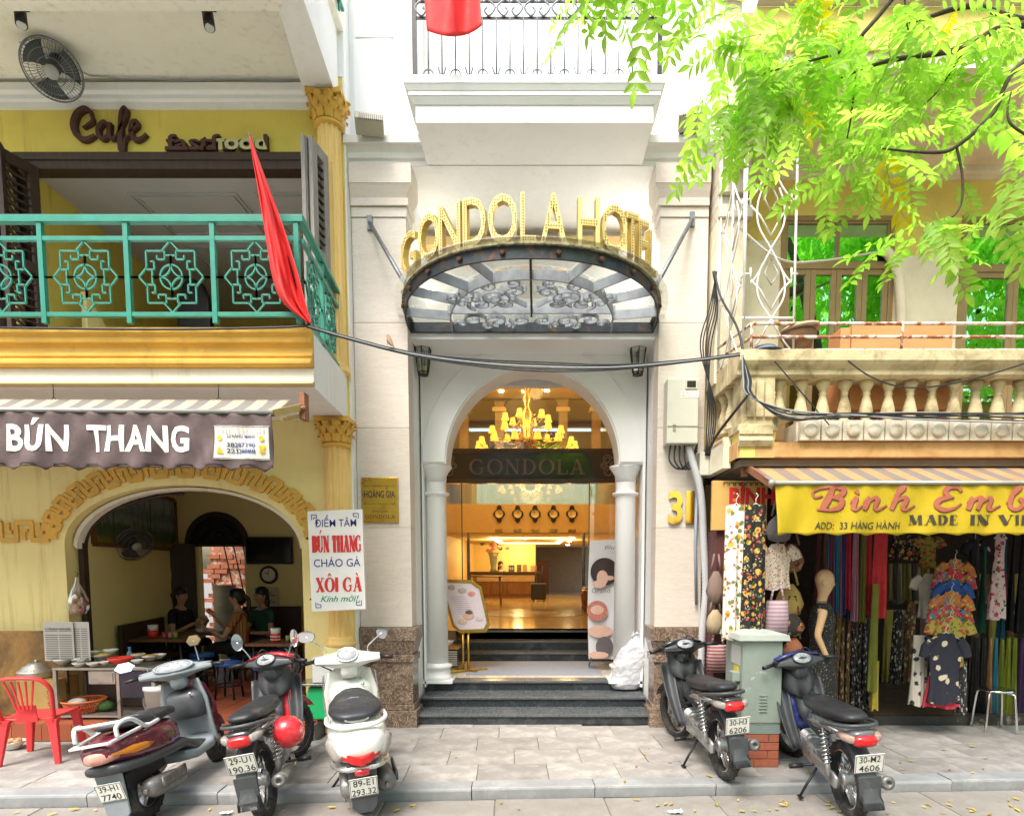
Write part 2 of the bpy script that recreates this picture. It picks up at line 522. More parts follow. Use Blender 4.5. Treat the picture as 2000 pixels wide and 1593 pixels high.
GREYW=mat('weathered_grey_wood',(.30,.27,.24),.8,var=.3,vs=6,stretch=(8,8,.8),bump=.4,bs=30,dirt=(.08,.06,.05),ds=6)
BROWNL=mat('brown_letter_paint',(.075,.028,.024),.6,var=.2,vs=12)
BLACKP=mat('black_plastic',(.014,.014,.015),.42,var=.2,vs=15)
STEEL=mat('brushed_steel',(.55,.55,.54),.28,1.0,var=.15,vs=12)
DSTEEL=mat('dull_grey_steel',(.20,.22,.24),.5,.7,var=.25,vs=14,dirt=(.16,.07,.03),ds=11,dth=(.6,.72))
CHROME=mat('chrome',(.78,.78,.78),.09,1.0,var=.0)
RUBBER=mat('tyre_rubber',(.028,.027,.026),.85,var=.25,vs=20,dirt=(.12,.105,.085),ds=9,dth=(.5,.75))
REDTILE=mat('red_floor_tile',(.36,.10,.045),.45,var=.15,vs=4,objrand=.12)
WIRE=mat('black_cable',(.02,.022,.025),.5,var=.0)
WIREG=mat('grey_cable',(.30,.31,.32),.5,var=.0)
# ---------------------------------------------------------------- ground
STONE=mat('pavement_stone',(.30,.285,.265),.75,var=.22,vs=3.2,bump=.3,bs=35,c2=(.36,.345,.325),th=(.5,.64),dirt=(.15,.135,.115),ds=1.7,dth=(.54,.76),objrand=.16)
KERB=mat('kerb_bluestone',(.30,.31,.315),.6,var=.2,vs=4,bump=.35,bs=22,dirt=(.44,.42,.39),ds=3,objrand=.12)
ROADM=mat('road_stone',(.27,.25,.225),.8,var=.2,vs=3,bump=.45,bs=30,dirt=(.20,.175,.15),ds=2,dth=(.5,.75),objrand=.10)
JOINT=mat('joint_mortar',(.20,.18,.155),.95,var=.3,vs=14,bump=.4)
SK=.047
def yk(x,d=.0):return 4.745+d+SK*x
RZ=-.083
structure('ground',MB().add([(-150,-150,-.12),(150,-150,-.12),(150,150,-.12),(-150,150,-.12)],[(0,1,2,3)]),JOINT)
g=MB()
g.prism([(-14,.0),(14,.0),(14,yk(14)-.005),(-14,yk(-14)-.005)],(0,0,RZ-.03),X1,Y1,(0,0,.018))
g.prism([(-14,-3.4),(14,-3.4),(14,.0),(-14,.0)],(0,0,RZ-.03),X1,Y1,(0,0,.02))
road=structure('road',g,JOINT)
def slab(w,dpt,h,j=.004,ch=.006):
 a,b=w/2-j,dpt/2-j
 m=MB()
 lo=[(-a,-b),(a,-b),(a,b),(-a,b)]
 hi=[(-a+ch,-b+ch),(a-ch,-b+ch),(a-ch,b-ch),(-a+ch,b-ch)]
 vs=[(x,y,-h)for x,y in lo]+[(x,y,-ch*.7)for x,y in lo]+[(x,y,0)for x,y in hi]
 fs=[(i,(i+1)%4,4+(i+1)%4,4+i)for i in range(4)]+[(4+i,4+(i+1)%4,8+(i+1)%4,8+i)for i in range(4)]+[(8,9,10,11)]
 return m.add(vs,fs)
rs=None
for r in range(3):
 for k in range(14):
  x=-5.9+.86*k+(.4 if r%2 else 0)
  y=yk(x)-.27-.52*r
  if rs is None:rs=piece('road_slab',slab(.86,.52,.04),ROADM,road,(x,y,RZ))
  else:rs2=share('road_slab',rs,road,(x,y,RZ+rnd.uniform(-.004,.004)))
  (rs if r==0 and k==0 else rs2).rotation_euler=(rnd.uniform(-.006,.006),rnd.uniform(-.005,.005),SK+rnd.uniform(-.003,.003))
pav=structure('pavement',MB().prism([(-14,yk(-14)+.17),(14,yk(14)+.17),(14,13),(-14,13)],(0,0,-.1),X1,Y1,(0,0,.085)),JOINT)
kb=MB()
prof=[(.012,-.1),(.004,-.02),(.008,-.006),(.02,.0),(.18,.001),(.18,-.1)]
kb.loft([[V((x,y,z))for y,z in prof]for x in(-.487,.487)],True,sm=False)
kp=None
for k in range(13):
 x=-5.9+.98*k
 if kp is None:kp=piece('kerb_stone',kb,KERB,pav,(x,yk(x),.001));q=kp
 else:q=share('kerb_stone',kp,pav,(x,yk(x)+rnd.uniform(-.004,.004),.001+rnd.uniform(-.004,.004)))
 q.rotation_euler=(0,rnd.uniform(-.004,.004),SK)
sp=None
for r in range(5):
 for k in range(20):
  w_=.60
  x=-5.9+w_*k+(.3,.0,.22,.41,.1)[r]
  y=yk(x)+.185+.21+.42*r
  if(x<-2.0 and y>6.25)or y>6.85:continue
  if sp is None:sp=piece('paving_slab',slab(w_,.42,.04,.002,.0035),STONE,pav,(x,y,0));q=sp
  else:q=share('paving_slab',sp,pav,(x,y,rnd.uniform(-.002,.003)))
  q.rotation_euler=(rnd.uniform(-.006,.006),rnd.uniform(-.005,.005),SK)
LEAFY=mat('fallen_yellow_leaf',(.62,.42,.03),.6,var=.25,vs=20,objrand=.35)
LEAFG=mat('fallen_green_leaf',(.30,.36,.04),.6,var=.25,vs=20,objrand=.3)
def leafletmb(L,W,bend=.15):
 m=MB()
 vs,fs=[],[]
 pr=[(0,.05),(.15,.55),(.38,1.0),(.62,.88),(.85,.42),(1.0,.03)]
 for t,q in pr:
  vs+=[(t*L,-q*W/2,.18*q*W-bend*L*t*t),(t*L,0,-bend*L*t*t),(t*L,q*W/2,.18*q*W-bend*L*t*t)]
 for i in range(len(pr)-1):
  fs+=[(3*i,3*i+3,3*i+4,3*i+1),(3*i+1,3*i+4,3*i+5,3*i+2)]
 return m.add(vs,fs,0,True)
lm=leafletmb(.055,.02,-.12)
lf={}
for i in range(95):
 u=rnd.choice([rnd.uniform(0,2000),rnd.uniform(1200,2000),rnd.uniform(1350,2000)])
 onroad=rnd.random()<.62
 v=rnd.uniform(1562,1590)if onroad else rnd.uniform(1440,1535)
 p=G(u,v,RZ if onroad else 0)
 if onroad and p.y>yk(p.x)-.02:p.y=yk(p.x)-rnd.uniform(.03,.25)
 if not onroad and p.y<yk(p.x)+.02:continue
 p.z=(RZ if onroad else 0)+.009
 k='g' if rnd.random()<.15 else 'y'
 if k not in lf:
  m2=MB();m2.v,m2.f,m2.m,m2.s=list(lm.v),list(lm.f),list(lm.m),list(lm.s)
  o=obj('fallen_leaf',m2,LEAFG if k=='g' else LEAFY)
  lf[k]=o
 else:
  o=bpy.data.objects.new('fallen_leaf',lf[k].data);col.objects.link(o)
 o.location=p
 sc_=rnd.uniform(.6,1.35)
 o.scale=(sc_,sc_*rnd.uniform(.7,1.3),sc_)
 o.rotation_euler=(rnd.uniform(-.12,.12),rnd.uniform(-.1,.1),rnd.uniform(0,6.28))
 where=('road by the kerb ' if onroad else 'grey pavement slabs ')+('near the parked scooters' if p.x<-.9 else 'below the hotel steps' if p.x<1.2 else 'around the grey cabinet motorbikes' if p.x<2.7 else 'before the clothes shop')
 tag(o,('small green leaf lying on the ' if k=='g' else 'small yellow leaf lying on the ')+where,'leaf','fallen leaves')
for(u,v,s_)in((735,1558,1.0),(440,1447,.8),(1318,1588,.6),(440,1590,.5)):
 p=G(u,v,RZ if v>1550 else .0)
 m=MB()
 m.grid(lambda a,b:(p.x+(a-.5)*.16*s_+.01*math.sin(b*9),p.y+(b-.5)*.09*s_,p.z+.012+.02*s_*abs(math.sin(a*7+b*4))*(.3+a)),8,6)
 one('paper_scrap',m,mat('white_paper',(.78,.78,.76),.7,var=.05),{735:'crumpled white paper scrap by the white scooter tyre',440:'white paper scrap lying near the maroon scooter',1318:'small white scrap on the road beside yellow leaves'}.get(u,'')if v!=1590 else 'tiny white butt on the road below the black red motorbike','litter')
# ================================================================ the cafe house on the left
YW=6.5
lh=thing('cafe_house','yellow two storey eatery house with arched ground floor and balcony, left of hotel','house',(-4,YW,0))
def skx(x,y):return x-.05*(y-YW)
AL,AR,AZ,AH=-4.96,-2.465,1.974,.62
ac,ah=(AL+AR)/2,(AR-AL)/2
op=arc(ac,AZ,ah,0,180,32,AH)
poly=[(-8.2,.15),(-8.2,3.25),(-1.925,3.25),(-1.925,.15),(AR,.15)]+op+[(AL,.15)]
m=MB();m.prism(poly,(0,YW,0),X1,Z1,(0,.26,0))
obj('wall',m,PALEY,lh)
m=MB();m.prism([(p[0]*.985+ac*.015,p[1]-.012)for p in op]+[(p[0]*.955+ac*.045,p[1]-.04)for p in reversed(op)],(0,YW+.10,0),X1,Z1,(0,.1,0))
obj('arch_lining',m,CREAM,lh)
m=MB();m.box(AL+.012,AL+.07,YW+.17,YW+.24,.19,2.0);obj('shutter_track',m,DWOOD,lh)
m=MB()
pts_=[(ac+(ah-.05)*math.cos(R(a)),YW+.24,AZ-.02+(AH-.04)*math.sin(R(a)))for a in range(95,181,5)]
m.tube(pts_,.018,6);obj('shutter_track',m,DWOOD,lh)
def fret_pts(s0,s1,fn,th=.022):
 mb=MB()
 def seg(a,b,w=.025):
  n=max(2,int(abs(b[0]-a[0])*6)+1)
  c=[fn(s0+(s1-s0)*(a[0]+(b[0]-a[0])*i/n),a[1]+(b[1]-a[1])*i/n)for i in range(n+1)]
  stroke(mb,[(p[0],p[1],w)for p in c],w,seg.k*.0004,th);seg.k+=1
 seg.k=0
 for a,b in(((0,.06),(0,.94)),((-.04,.94),(.54,.94)),((.5,.94),(.5,.06)),((.46,.06),(1.04,.06))):seg(a,b,.046)
 for a,b in(((.25,.06),(.25,.55)),((.13,.55),(.37,.55)),((.75,.94),(.75,.45)),((.63,.45),(.87,.45))):seg(a,b,.034)
 mb.v=[(x,y+YW,z)for x,y,z in mb.v]
 return mb
for k in range(-5,4):
 s0=-6.42+k*.325
 obj('fret_key',fret_pts(s0,s0+.325,lambda s,w_:(s,2.01+.207*w_)),OCHRE,lh)
def fa(s,w_):
 a=R(176-s)
 rr=.055+.2*w_
 return(ac+(ah+rr)*math.cos(a),AZ+.03+(AH+rr)*math.sin(a))
for k in range(15):
 obj('fret_key',fret_pts(k*172/15,(k+1)*172/15,fa),OCHRE,lh)
fx=-1.853
m=MB();m.prism([(-8.2,5.29),(fx-.015,5.29),(-1.945,YW-.003),(-8.2,YW-.003)],(0,0,3.25),X1,Y1,(0,0,.44))
obj('balcony_slab',m,WHITE,lh)
pf=[(0,0),(.07,.0),(.085,.02),(.085,.045),(.05,.07),(.065,.085),(.055,.10),(.035,.12),(.03,.155),(.045,.175),(.07,.19),(.075,.235),(.10,.26),(.10,.30),(0,.30)]
m=MB();m.profile(pf[::-1]if False else pf,(-8.2,5.29,3.395),(fx,5.29,3.395),(0,-1,0),sm=False)
obj('balcony_moulding',m,OCHRE,lh,bev=.006)
m=MB();m.profile([(0,0),(.022,.0),(.022,.108),(0,.108)],(-8.2,5.29,3.284),(fx-.004,5.29,3.284),(0,-1,0));obj('fascia',m,CREAM,lh)
m=MB();m.profile([(0,0),(.04,0),(.055,.015),(.04,.034),(0,.034)],(-8.2,5.29,3.246),(fx-.002,5.29,3.246),(0,-1,0));obj('roll_moulding',m,mat('tan_paint',(.55,.40,.19),.6,var=.1),lh)
OL,OR,OT=-5.22,-2.195,5.84
m=MB();m.prism([(-8.2,3.692),(-8.2,6.58),(-1.925,6.58),(-1.925,3.26),(OR,3.26),(OR,OT),(OL,OT),(OL,3.692)],(0,YW,0),X1,Z1,(0,.26,0))
obj('wall',m,YELLOW,lh)
m=MB();m.box(OL,OR,YW-.035,YW+.12,5.70,OT);m.box(OL,OR,YW-.05,YW-.034,5.78,OT+.015)
obj('door_lintel',m,DWOOD,lh,bev=.006)
for x0,x1 in((OL,OL+.1),(OR-.08,OR)):
 m=MB();m.box(x0,x1,YW-.03,YW+.12,3.70,5.699);obj('door_jamb',m,DWOOD,lh,bev=.006)
m=MB();m.profile([(0,0),(.02,0),(.02,.06),(.05,.075),(.05,.11),(.085,.13),(.085,.2),(0,.2)],(-8.2,YW,6.276),(-2.17,YW,6.276),(0,-1,0));obj('cornice',m,WHITE,lh)
m=MB();m.box(-8.2,-2.05,5.4,YW,6.52,6.58);obj('loggia_ceiling',m,CREAM,lh)
m=MB();m.box(-8.2,-1.9,5.2,5.485,6.345,7.0);obj('front_beam',m,CREAM,lh)
m=MB();m.prism([(-2.137,5.486),(-1.88,5.19),(-1.965,YW),(-2.28,YW)],(0,0,6.34),X1,Y1,(0,0,.9));obj('side_beam',m,WHITE,lh)
m=MB();m.tube([(-2.165,5.50,6.50),(-2.17,5.6,6.505),(-2.25,6.15,6.505),(-2.255,6.2,6.47)],.012,6);obj('drain_pipe',m,mat('blue_pipe',(.02,.10,.30),.5,var=0),lh)
m=MB();m.tube([(-4.72,6.0,6.515),(-4.35,6.38,6.51),(-4.05,6.40,6.50)]+[(-4.05+i*.175,6.40,6.488+.008*math.sin(i*1.3))for i in range(1,11)]+[(-2.24,6.46,6.32)],.005,5);obj('cable',m,WIREG,lh)
m=MB();m.box(-8.2,-1.9,5.18,YW,7.01,7.6);obj('upper_wall',m,CREAM,lh)
m=MB();m.box(-1.924,-1.905,YW,6.75,0,8.0);m.box(-2.02,-1.925,YW+.001,6.75,6.59,8.0);obj('party_wall',m,WHITE,lh)
for k in range(5):
 m=MB();m.bar((-1.875,5.4+k*.22,7.02),(-1.875,5.4+k*.22,7.8),.02);obj('upper_railing_bar',m,GREENR,lh)
m=MB();m.bar((-1.875,5.3,7.12),(-1.875,6.4,7.12),.03);obj('upper_railing_bar',m,GREENR,lh)
def column(parent,x,y,z0,z1,r=.118):
 c=thing('tmp','','');col.objects.unlink(c);bpy.data.objects.remove(c)
 root=bpy.data.objects.new('column',None);col.objects.link(root);root.parent=parent
 root.location=V((x,y,z0))-ORI[parent.as_pointer()];ORI[root.as_pointer()]=V((x,y,z0))
 h=z1-z0
 m=MB();n=48;rings=[]
 for t in(.1,.5,h-.29):
  k=1-.08*t/h
  rings.append([V((x+(r-(.013 if j%4>=2 else 0))*k*math.cos(2*math.pi*j/n),y+(r-(.013 if j%4>=2 else 0))*k*math.sin(2*math.pi*j/n),z0+t))for j in range(n)])
 m.loft(rings,True,sm=False);obj('shaft',m,PEACH,root)
 m=MB();m.lathe([(.0,0),(r+.03,0),(r+.03,.045),(r+.012,.05),(r+.02,.075),(r,.1),(0,.1)],(x,y,z0),24);obj('base',m,PEACH,root)
 m=MB();zc=z1-.29
 m.lathe([(0,0),(r*.98,0),(r+.022,.012),(r+.022,.035),(r*.98,.045),(r*.95,.06),(r*1.0,.16),(r*1.3,.245),(0,.245)],(x,y,zc),24)
 m.prism([(x-r-.05,y-r-.05),(x-.03,y-r-.02),(x+.03,y-r-.02),(x+r+.05,y-r-.05),(x+r+.05,y+r),(x-r-.05,y+r)],(0,0,zc+.246),X1,Y1,(0,0,.044))
 cp=obj('capital',m,OCHRE,root)
 m=MB()
 for row,(zz,hh,off)in enumerate(((.05,.085,0),(.115,.09,.5),(.17,.085,0))):
  for j in range(10):
   a=2*math.pi*(j+off)/10
   ca,sa=math.cos(a),math.sin(a)
   rr=r+.008+row*.014
   pts=[(rr,0),(rr+.012,hh*.5),(rr+.035,hh*.92),(rr+.055,hh*.85),(rr+.05,hh*.7)]
   wv=[.036,.044,.036,.022,.006]
   vs=[]
   for(q,zq),wq in zip(pts,wv):
    for sgn,dep in((-1,0),(0,.010),(1,0)):
     vs.append((x+(q+dep)*ca-sgn*wq*sa,y+(q+dep)*sa+sgn*wq*ca,zc+zz+zq))
   fs=[(3*i+k,3*i+3+k,3*i+4+k,3*i+1+k)for i in range(4)for k in range(2)]
   m.add(vs,fs,0,True)
 obj('acanthus_leaves',m,OCHRE,cp)
 return root
column(lh,-2.048,YW-.06,3.692,6.335,.122)
column(lh,-2.054,YW-.06,.916,3.245,.122)
m=MB();m.box(-2.21,-1.926,YW-.19,YW-.002,.0,.915);obj('column_pedestal',m,PALEY,lh,bev=.008)
GREYC=mat('grey_ceiling_plaster',(.50,.50,.49),.8,var=.06,vs=1.5)
m=MB();m.prism([(-5.25,6.77),(-1.96,6.77),(-1.96,10.6),(-5.45,10.6)],(0,0,5.845),X1,Y1,(0,0,.05));obj('ceiling',m,GREYC,lh)
m=MB()
for(a,b,c,d_)in((-4.5,-3.3,7.1,8.0),(-3.1,-2.3,7.1,8.0),(-4.5,-3.3,8.2,9.4)):
 for q in(0,.05):
  m.box(a+q,b-q,c+q,c+q+.02,5.826,5.844);m.box(a+q,b-q,d_-q-.02,d_-q,5.826,5.844);m.box(a+q,a+q+.02,c+q+.021,d_-q-.021,5.826,5.844);m.box(b-q-.02,b-q,c+q+.021,d_-q-.021,5.826,5.844)
obj('ceiling_moulding',m,GREYC,lh)
m=MB();m.prism([(-5.25,6.77),(-5.32,6.77),(-5.52,10.6),(-5.45,10.6)],(0,0,3.4),X1,Y1,(0,0,2.47));obj('side_wall',m,YELLOW,lh)
m=MB();m.box(-5.5,-1.9,10.6,10.7,3.4,5.87);m.box(-1.96,-1.93,6.77,10.6,3.4,5.87);obj('back_wall',m,YELLOW,lh)
m=MB();m.box(-5.5,-1.97,6.77,10.6,3.6,3.69);obj('upper_floor',m,BWOOD,lh)
st=MB();st.tube([P(62,340,7.0),P(120,470,7.5),P(200,590,8.0)],.04,8);obj('stair_handrail',st,DWOOD,lh)
for k in range(7):
 t=k/6
 x,y,z=P(66+125*t,350+225*t,7.02+.95*t)
 m=MB();m.lathe([(.02,-.75),(.03,-.6),(.018,-.55),(.035,-.35),(.018,-.15),(.028,-.08),(.02,0)],(x,y,z),8);obj('stair_baluster',m,DWOOD,lh)
m=MB();m.prism([(7.0,4.75),(8.2,3.69),(7.0,3.69)],(-5.0,0,0),Y1,Z1,(.06,0,0));obj('stair_string',m,PALEY,lh)
def door_leaf(parent,p0,p1,z0,z1,wood,slats=True):
 p0,p1=V((*p0,0)),V((*p1,0));d_=(p1-p0).normalized();L=(p1-p0).length
 root=bpy.data.objects.new('folding_door',None);col.objects.link(root);root.parent=parent
 ORI[root.as_pointer()]=ORI[parent.as_pointer()]
 m=MB();t=.035
 for a,b in((0,.09),(L-.09,L)):m.bar(p0+d_*(a+b)/2+V((0,0,z0)),p0+d_*(a+b)/2+V((0,0,z1)),t,b-a,up=d_)
 for zz,hh in((z0+.06,.12),((z0+z1)/2,.1),(z1-.05,.1)):m.bar(p0+d_*.091+V((0,0,zz)),p0+d_*(L-.091)+V((0,0,zz)),t-.002,hh)
 obj('stile_frame',m,wood,root)
 zz=z0+.16
 while zz<z1-.13:
  if abs(zz-(z0+z1)/2)>.08:
   m=MB();m.bar(p0+d_*.088+V((0,0,zz)),p0+d_*(L-.088)+V((0,0,zz)),.03,.012,up=(0,0,1));obj('slat',m,DWOOD,root)
  zz+=.075
 return root
door_leaf(lh,(-2.24,6.48),(-2.14,5.95),3.70,5.69,GREYW)
door_leaf(lh,(-2.13,5.97),(-2.10,6.35),3.70,5.69,GREYW)
door_leaf(lh,(-2.08,5.98),(-2.03,6.28),3.70,5.69,GREYW)
door_leaf(lh,(-5.2,6.48),(-5.0,6.03),3.70,5.69,DWOOD)
door_leaf(lh,(-5.1,6.0),(-4.96,6.44),3.70,5.69,DWOOD)
door_leaf(lh,(-5.6,6.46),(-5.22,6.36),3.70,5.69,DWOOD)
BW=9.5
INW=mat('room_yellow',(.88,.77,.36),.8,var=.06,vs=1.3)
m=MB();m.prism([(-4.98,6.765),(-5.06,6.765),(PX(345,1050,BW)-.1,BW),(PX(345,1050,BW),BW)],(0,0,.15),X1,Y1,(0,0,2.95));obj('side_wall',m,INW,lh)
m=MB();m.prism([(-2.03,6.765),(-1.96,6.765),(-2.0,BW),(-2.08,BW)],(0,0,.15),X1,Y1,(0,0,2.95));obj('side_wall',m,INW,lh)
m=MB();m.box(-5.8,-1.96,6.765,BW+.12,3.12,3.2);obj('room_ceiling',m,CREAM,lh)
dx0,dx1=PX(388,1100,BW),PX(478,1100,BW);dz1=PZ(1062,BW);dc=(dx0+dx1)/2-.05;dr=PX(484,1000,BW)-dc
opn=[(dx1,.16),(dx1,dz1),(dc+dr*.9,dz1)]+arc(dc,dz1,dr*.9,0,180,16)[1:]+[(dx0,dz1),(dx0,.16)]
m=MB();m.prism([(-5.75,.15),(-5.75,3.12),(-1.97,3.12),(-1.97,.15)]+opn,(0,BW,0),X1,Z1,(0,.12,0));obj('back_wall',m,INW,lh)
m=MB();m.prism(arc(dc,dz1,dr*1.02,0,180,18)+arc(dc,dz1,dr*.86,180,0,18),(0,BW-.03,0),X1,Z1,(0,.06,0));m.box(dc-dr,dc+dr,BW-.035,BW+.03,dz1-.04,dz1-.001);obj('fanlight_frame',m,DWOOD,lh)
m=MB()
for k in range(3):
 a=[(dc-.22+.22*k+.07*math.cos(R(q))*(1-q/900),BW+.02,dz1+.14+.07*math.sin(R(q))*(1-q/900))for q in range(0,540,20)]
 m.tube(a,.008,5)
m.tube([(dc-.3,BW+.02,dz1+.02),(dc,BW+.02,dz1+.3),(dc+.3,BW+.02,dz1+.02)],.008,5);m.tube([(dc+x_,BW+.022,dz1+z_)for x_,z_ in arc(0,0,.3,5,175,14)],.008,5)
obj('fanlight_scrolls',m,BLACKP,lh)
m=MB();m.box(dc-dr*.88,dc+dr*.88,BW+.05,BW+.06,dz1,dz1+dr*.88);obj('fanlight_pane',m,mat('dark_glass',(.03,.025,.022),.15,var=0),lh)
BRICKW=mat('old_brick_plaster',(.42,.17,.10),.9,var=.3,vs=9,c2=(.55,.45,.38),th=(.5,.58),bump=.5,bs=30)
m=MB();m.box(-5.7,-2.3,BW+1.3,BW+1.5,-.1,3.1);obj('yard_wall',m,BRICKW,lh)
brk=None
for r_ in range(20):
 for k in range(5):
  p=(PX(405,1100,BW+1.28)+.235*k+(.11 if r_%2 else 0),BW+1.285,.3+r_*.085)
  if rnd.random()<.25:continue
  if brk is None:brk=piece('brick',MB().box(-.108,.108,-.02,.02,-.035,.035),mat('yard_brick',(.40,.14,.075),.9,var=.3,vs=12,objrand=.25),lh,p)
  else:share('brick',brk,lh,p)
m=MB()
for k in range(4):m.cyl((dx0+.05+.17*k,BW+.5,2.6-.1*k),(dx0+.35+.16*k,BW+.6,.7),.012,n=6)
obj('leaning_rods',m,mat('rusty_bar',(.12,.06,.04),.8),lh)
m=MB();m.box(dx0+.02,dx0+.38,BW+.35,BW+.36,.25,1.45);obj('tin_sheet',m,mat('galvanised_sheet',(.4,.42,.43),.35,.8,var=.3,vs=5),lh)
q0,q1=V((dx0-.02,BW-.05)),V((PX(316,1100,BW-.3),BW-.35))
def panel_door(parent,a,b,z0,z1,wood,rows=4,cols=2):
 root=bpy.data.objects.new('door',None);col.objects.link(root);root.parent=parent;ORI[root.as_pointer()]=ORI[parent.as_pointer()]
 A=V((a[0],a[1],0));D=V((b[0]-a[0],b[1]-a[1],0));L=D.length;D.normalize()
 m=MB();m.bar(A+V((0,0,(z0+z1)/2)),A+D*L+V((0,0,(z0+z1)/2)),.035,z1-z0);obj('leaf',m,wood,root)
 n_=D.cross(Z1)
 if n_.y>0:n_=-n_
 for r_ in range(rows):
  for c_ in range(cols):
   w_=L/cols;hh=(z1-z0)/rows
   c0=A+D*(w_*(c_+.5))+V((0,0,z0+hh*(r_+.5)))+n_*.02
   m=MB()
   M_=Matrix((D,n_,Z1)).transposed()
   m.obox(c0,(w_*.66,.016,hh*.76),M_);m.obox(c0+n_*.009,(w_*.48,.014,hh*.6),M_)
   obj('panel',m,wood,root)
 return root
panel_door(lh,q0,q1,.2,dz1,DWOOD)
m=MB();m.box(-8.2,-2.22,6.05,BW+1.3,-.05,.165);obj('floor',m,JOINT,lh)
tl=None
for r_ in range(12):
 for k in range(-5,14):
  x,y=-6.29+.3*k,6.20+.3*r_
  if x>-2.3:continue
  if tl is None:tl=piece('floor_tile',slab(.3,.3,.02,.003,.003),REDTILE,lh,(x,y,.185))
  else:share('floor_tile',tl,lh,(x,y,.185))
tl=None
for k in range(-5,14):
 x=-6.29+.3*k
 if x>-2.3:continue
 if tl is None:tl=piece('step_tile',MB().box(-.147,.147,-.012,.012,-.08,.08),REDTILE,lh,(x,6.038,.09))
 else:share('step_tile',tl,lh,(x,6.038,.09))
# ---------------------------------------------------------------- balcony railing
rl=thing('balcony_railing','green iron balcony railing with square knot panels above the ochre moulding','railing',(-4,5.1,3.7))
FY=5.08;SIDE=(V((-1.86,FY,0)),V((-1.99,6.38,0)))
zt=PZ(429,FY);zm=PZ(467,FY);zb=PZ(615,FY);zf=3.70
def rbar(p0,p1,w_,h_,name):m=MB();m.bar(p0,p1,w_,h_);obj(name,m,GREENR,rl,bev=.003)
rbar((-8.2,FY,zt),(-1.835,FY,zt),.055,.055,'top_rail');rbar((-8.2,FY,zm),(-1.87,FY,zm),.03,.035,'middle_rail');rbar((-8.2,FY,zb),(-1.87,FY,zb),.03,.035,'bottom_rail')
s0,s1=SIDE
for z_,w_,n_ in((zt,.055,'top_rail'),(zm,.03,'middle_rail'),(zb,.03,'bottom_rail')):rbar(s0+V((0,.03,z_)),s1+V((0,0,z_)),w_,.04,n_)
posts=[PX(u,520,FY)for u in(-584,-417,-250,-83,83,250,418,581)]
for x in posts:m=MB();m.box(x-.019,x+.019,FY-.019,FY+.019,zf-.02,zt-.028);obj('post',m,GREENR,rl)
for t in(.5,1.0):
 p=s0.lerp(s1,t);m=MB();m.box(p.x-.019,p.x+.019,p.y-.019,p.y+.019,zf-.02,zt-.028);obj('post',m,GREENR,rl)
def knot(o,a,wscale,hscale):
 mb=MB();k=1.0
 a=V(a)
 def ln(pts):
  for i in range(len(pts)-1):
   p,q=pts[i],pts[i+1]
   mb.bar(V(o)+a*p[0]*wscale+Z1*p[1]*hscale,V(o)+a*q[0]*wscale+Z1*q[1]*hscale,.011,.015,up=a.cross(Z1))
 for sx in(1,-1):
  for sz in(1,-1):
   f=lambda*pp:ln([(sx*x,sz*z)for x,z in pp])
   f((0,178),(48,130));f((225,0),(180,0),(135,48))
   f((32,88),(75,88),(75,108));f((32,88),(32,130),(135,130),(135,38),(92,38),(92,78),(112,78));f((32,108),(0,108));f((105,36),(105,0))
   f((0,108),(0,62));f((105,0),(62,0))
   f(*[(62-62*math.cos(R(t))*1.0,62-62*math.sin(R(t)))for t in range(0,91,18)])
 ln([(62*math.cos(R(t)),62*math.sin(R(t)))for t in range(0,361,20)])
 return mb
zc_=(zm+zb)/2
hs_=(zm-zb-.035)/2/178
for i in range(7):
 x=(posts[i]+posts[i+1])/2;ws=(posts[i+1]-posts[i]-.04)/450
 obj('knot_panel',knot((x,FY,zc_),(1,0,0),ws,hs_),GREENR,rl)
for i in range(2):
 p=s0.lerp(s1,.27+.48*i)+V((0,0,zc_));dd=(s1-s0)
 obj('knot_panel',knot(p,dd.normalized(),(dd.length*.5-.05)/450,hs_),GREENR,rl)
# ================================================================ the hotel
def marble(name,c,c2,sc=(1,1,1),rough=.35,contrast=.5,objrand=.06):
 if name in MATS:return MATS[name]
 m,nt,b=_new(name)
 co=_geo(nt,sc)
 n=_noise(nt,co,3.0,8,.7,1.2)
 f=_ramp(nt,n,[(.35,.0),(.65,1.0)])
 cc=_mix(nt,f,c,tuple(p*(1-contrast)+q*contrast for p,q in zip(c,c2)))
 vein=_noise(nt,co,5.0,6,.6,3.0)
 vf=_ramp(nt,vein,[(.47,.0),(.5,1.0),(.53,.0)])
 cc=_mix(nt,vf,cc,c2)
 oi=_node(nt,'ShaderNodeObjectInfo');hs=_node(nt,'ShaderNodeHueSaturation');mr=_node(nt,'ShaderNodeMapRange')
 nt.links.new(oi.outputs['Random'],mr.inputs[0]);mr.inputs[3].default_value=1-objrand;mr.inputs[4].default_value=1+objrand
 nt.links.new(mr.outputs[0],hs.inputs['Value']);nt.links.new(cc,hs.inputs['Color'])
 nt.links.new(hs.outputs[0],b.inputs['Base Color'])
 b.inputs['Roughness'].default_value=rough
 MATS[name]=m
 return m
TRAV=marble('beige_travertine',(.74,.675,.60),(.60,.51,.43),(1,1,7),.45,.55)
EMPER=marble('brown_veined_marble',(.10,.06,.042),(.46,.36,.27),(1.6,1.6,1.6),.25,.3)
GRAN=mat('black_granite',(.035,.042,.048),.22,var=.5,vs=60,dirt=(.13,.135,.13),ds=4,dth=(.5,.85))
GRANL=mat('pale_granite_tread',(.10,.112,.12),.25,var=.3,vs=40,dirt=(.20,.20,.195),ds=3,dth=(.5,.85))  # lighter granite tone for the treads than for the risers
YH=6.62
hx0,hx1,hx2,hx3=PX(697,900,YH),PX(800,900,YH),PX(1283,900,YH),PX(1374,900,YH)
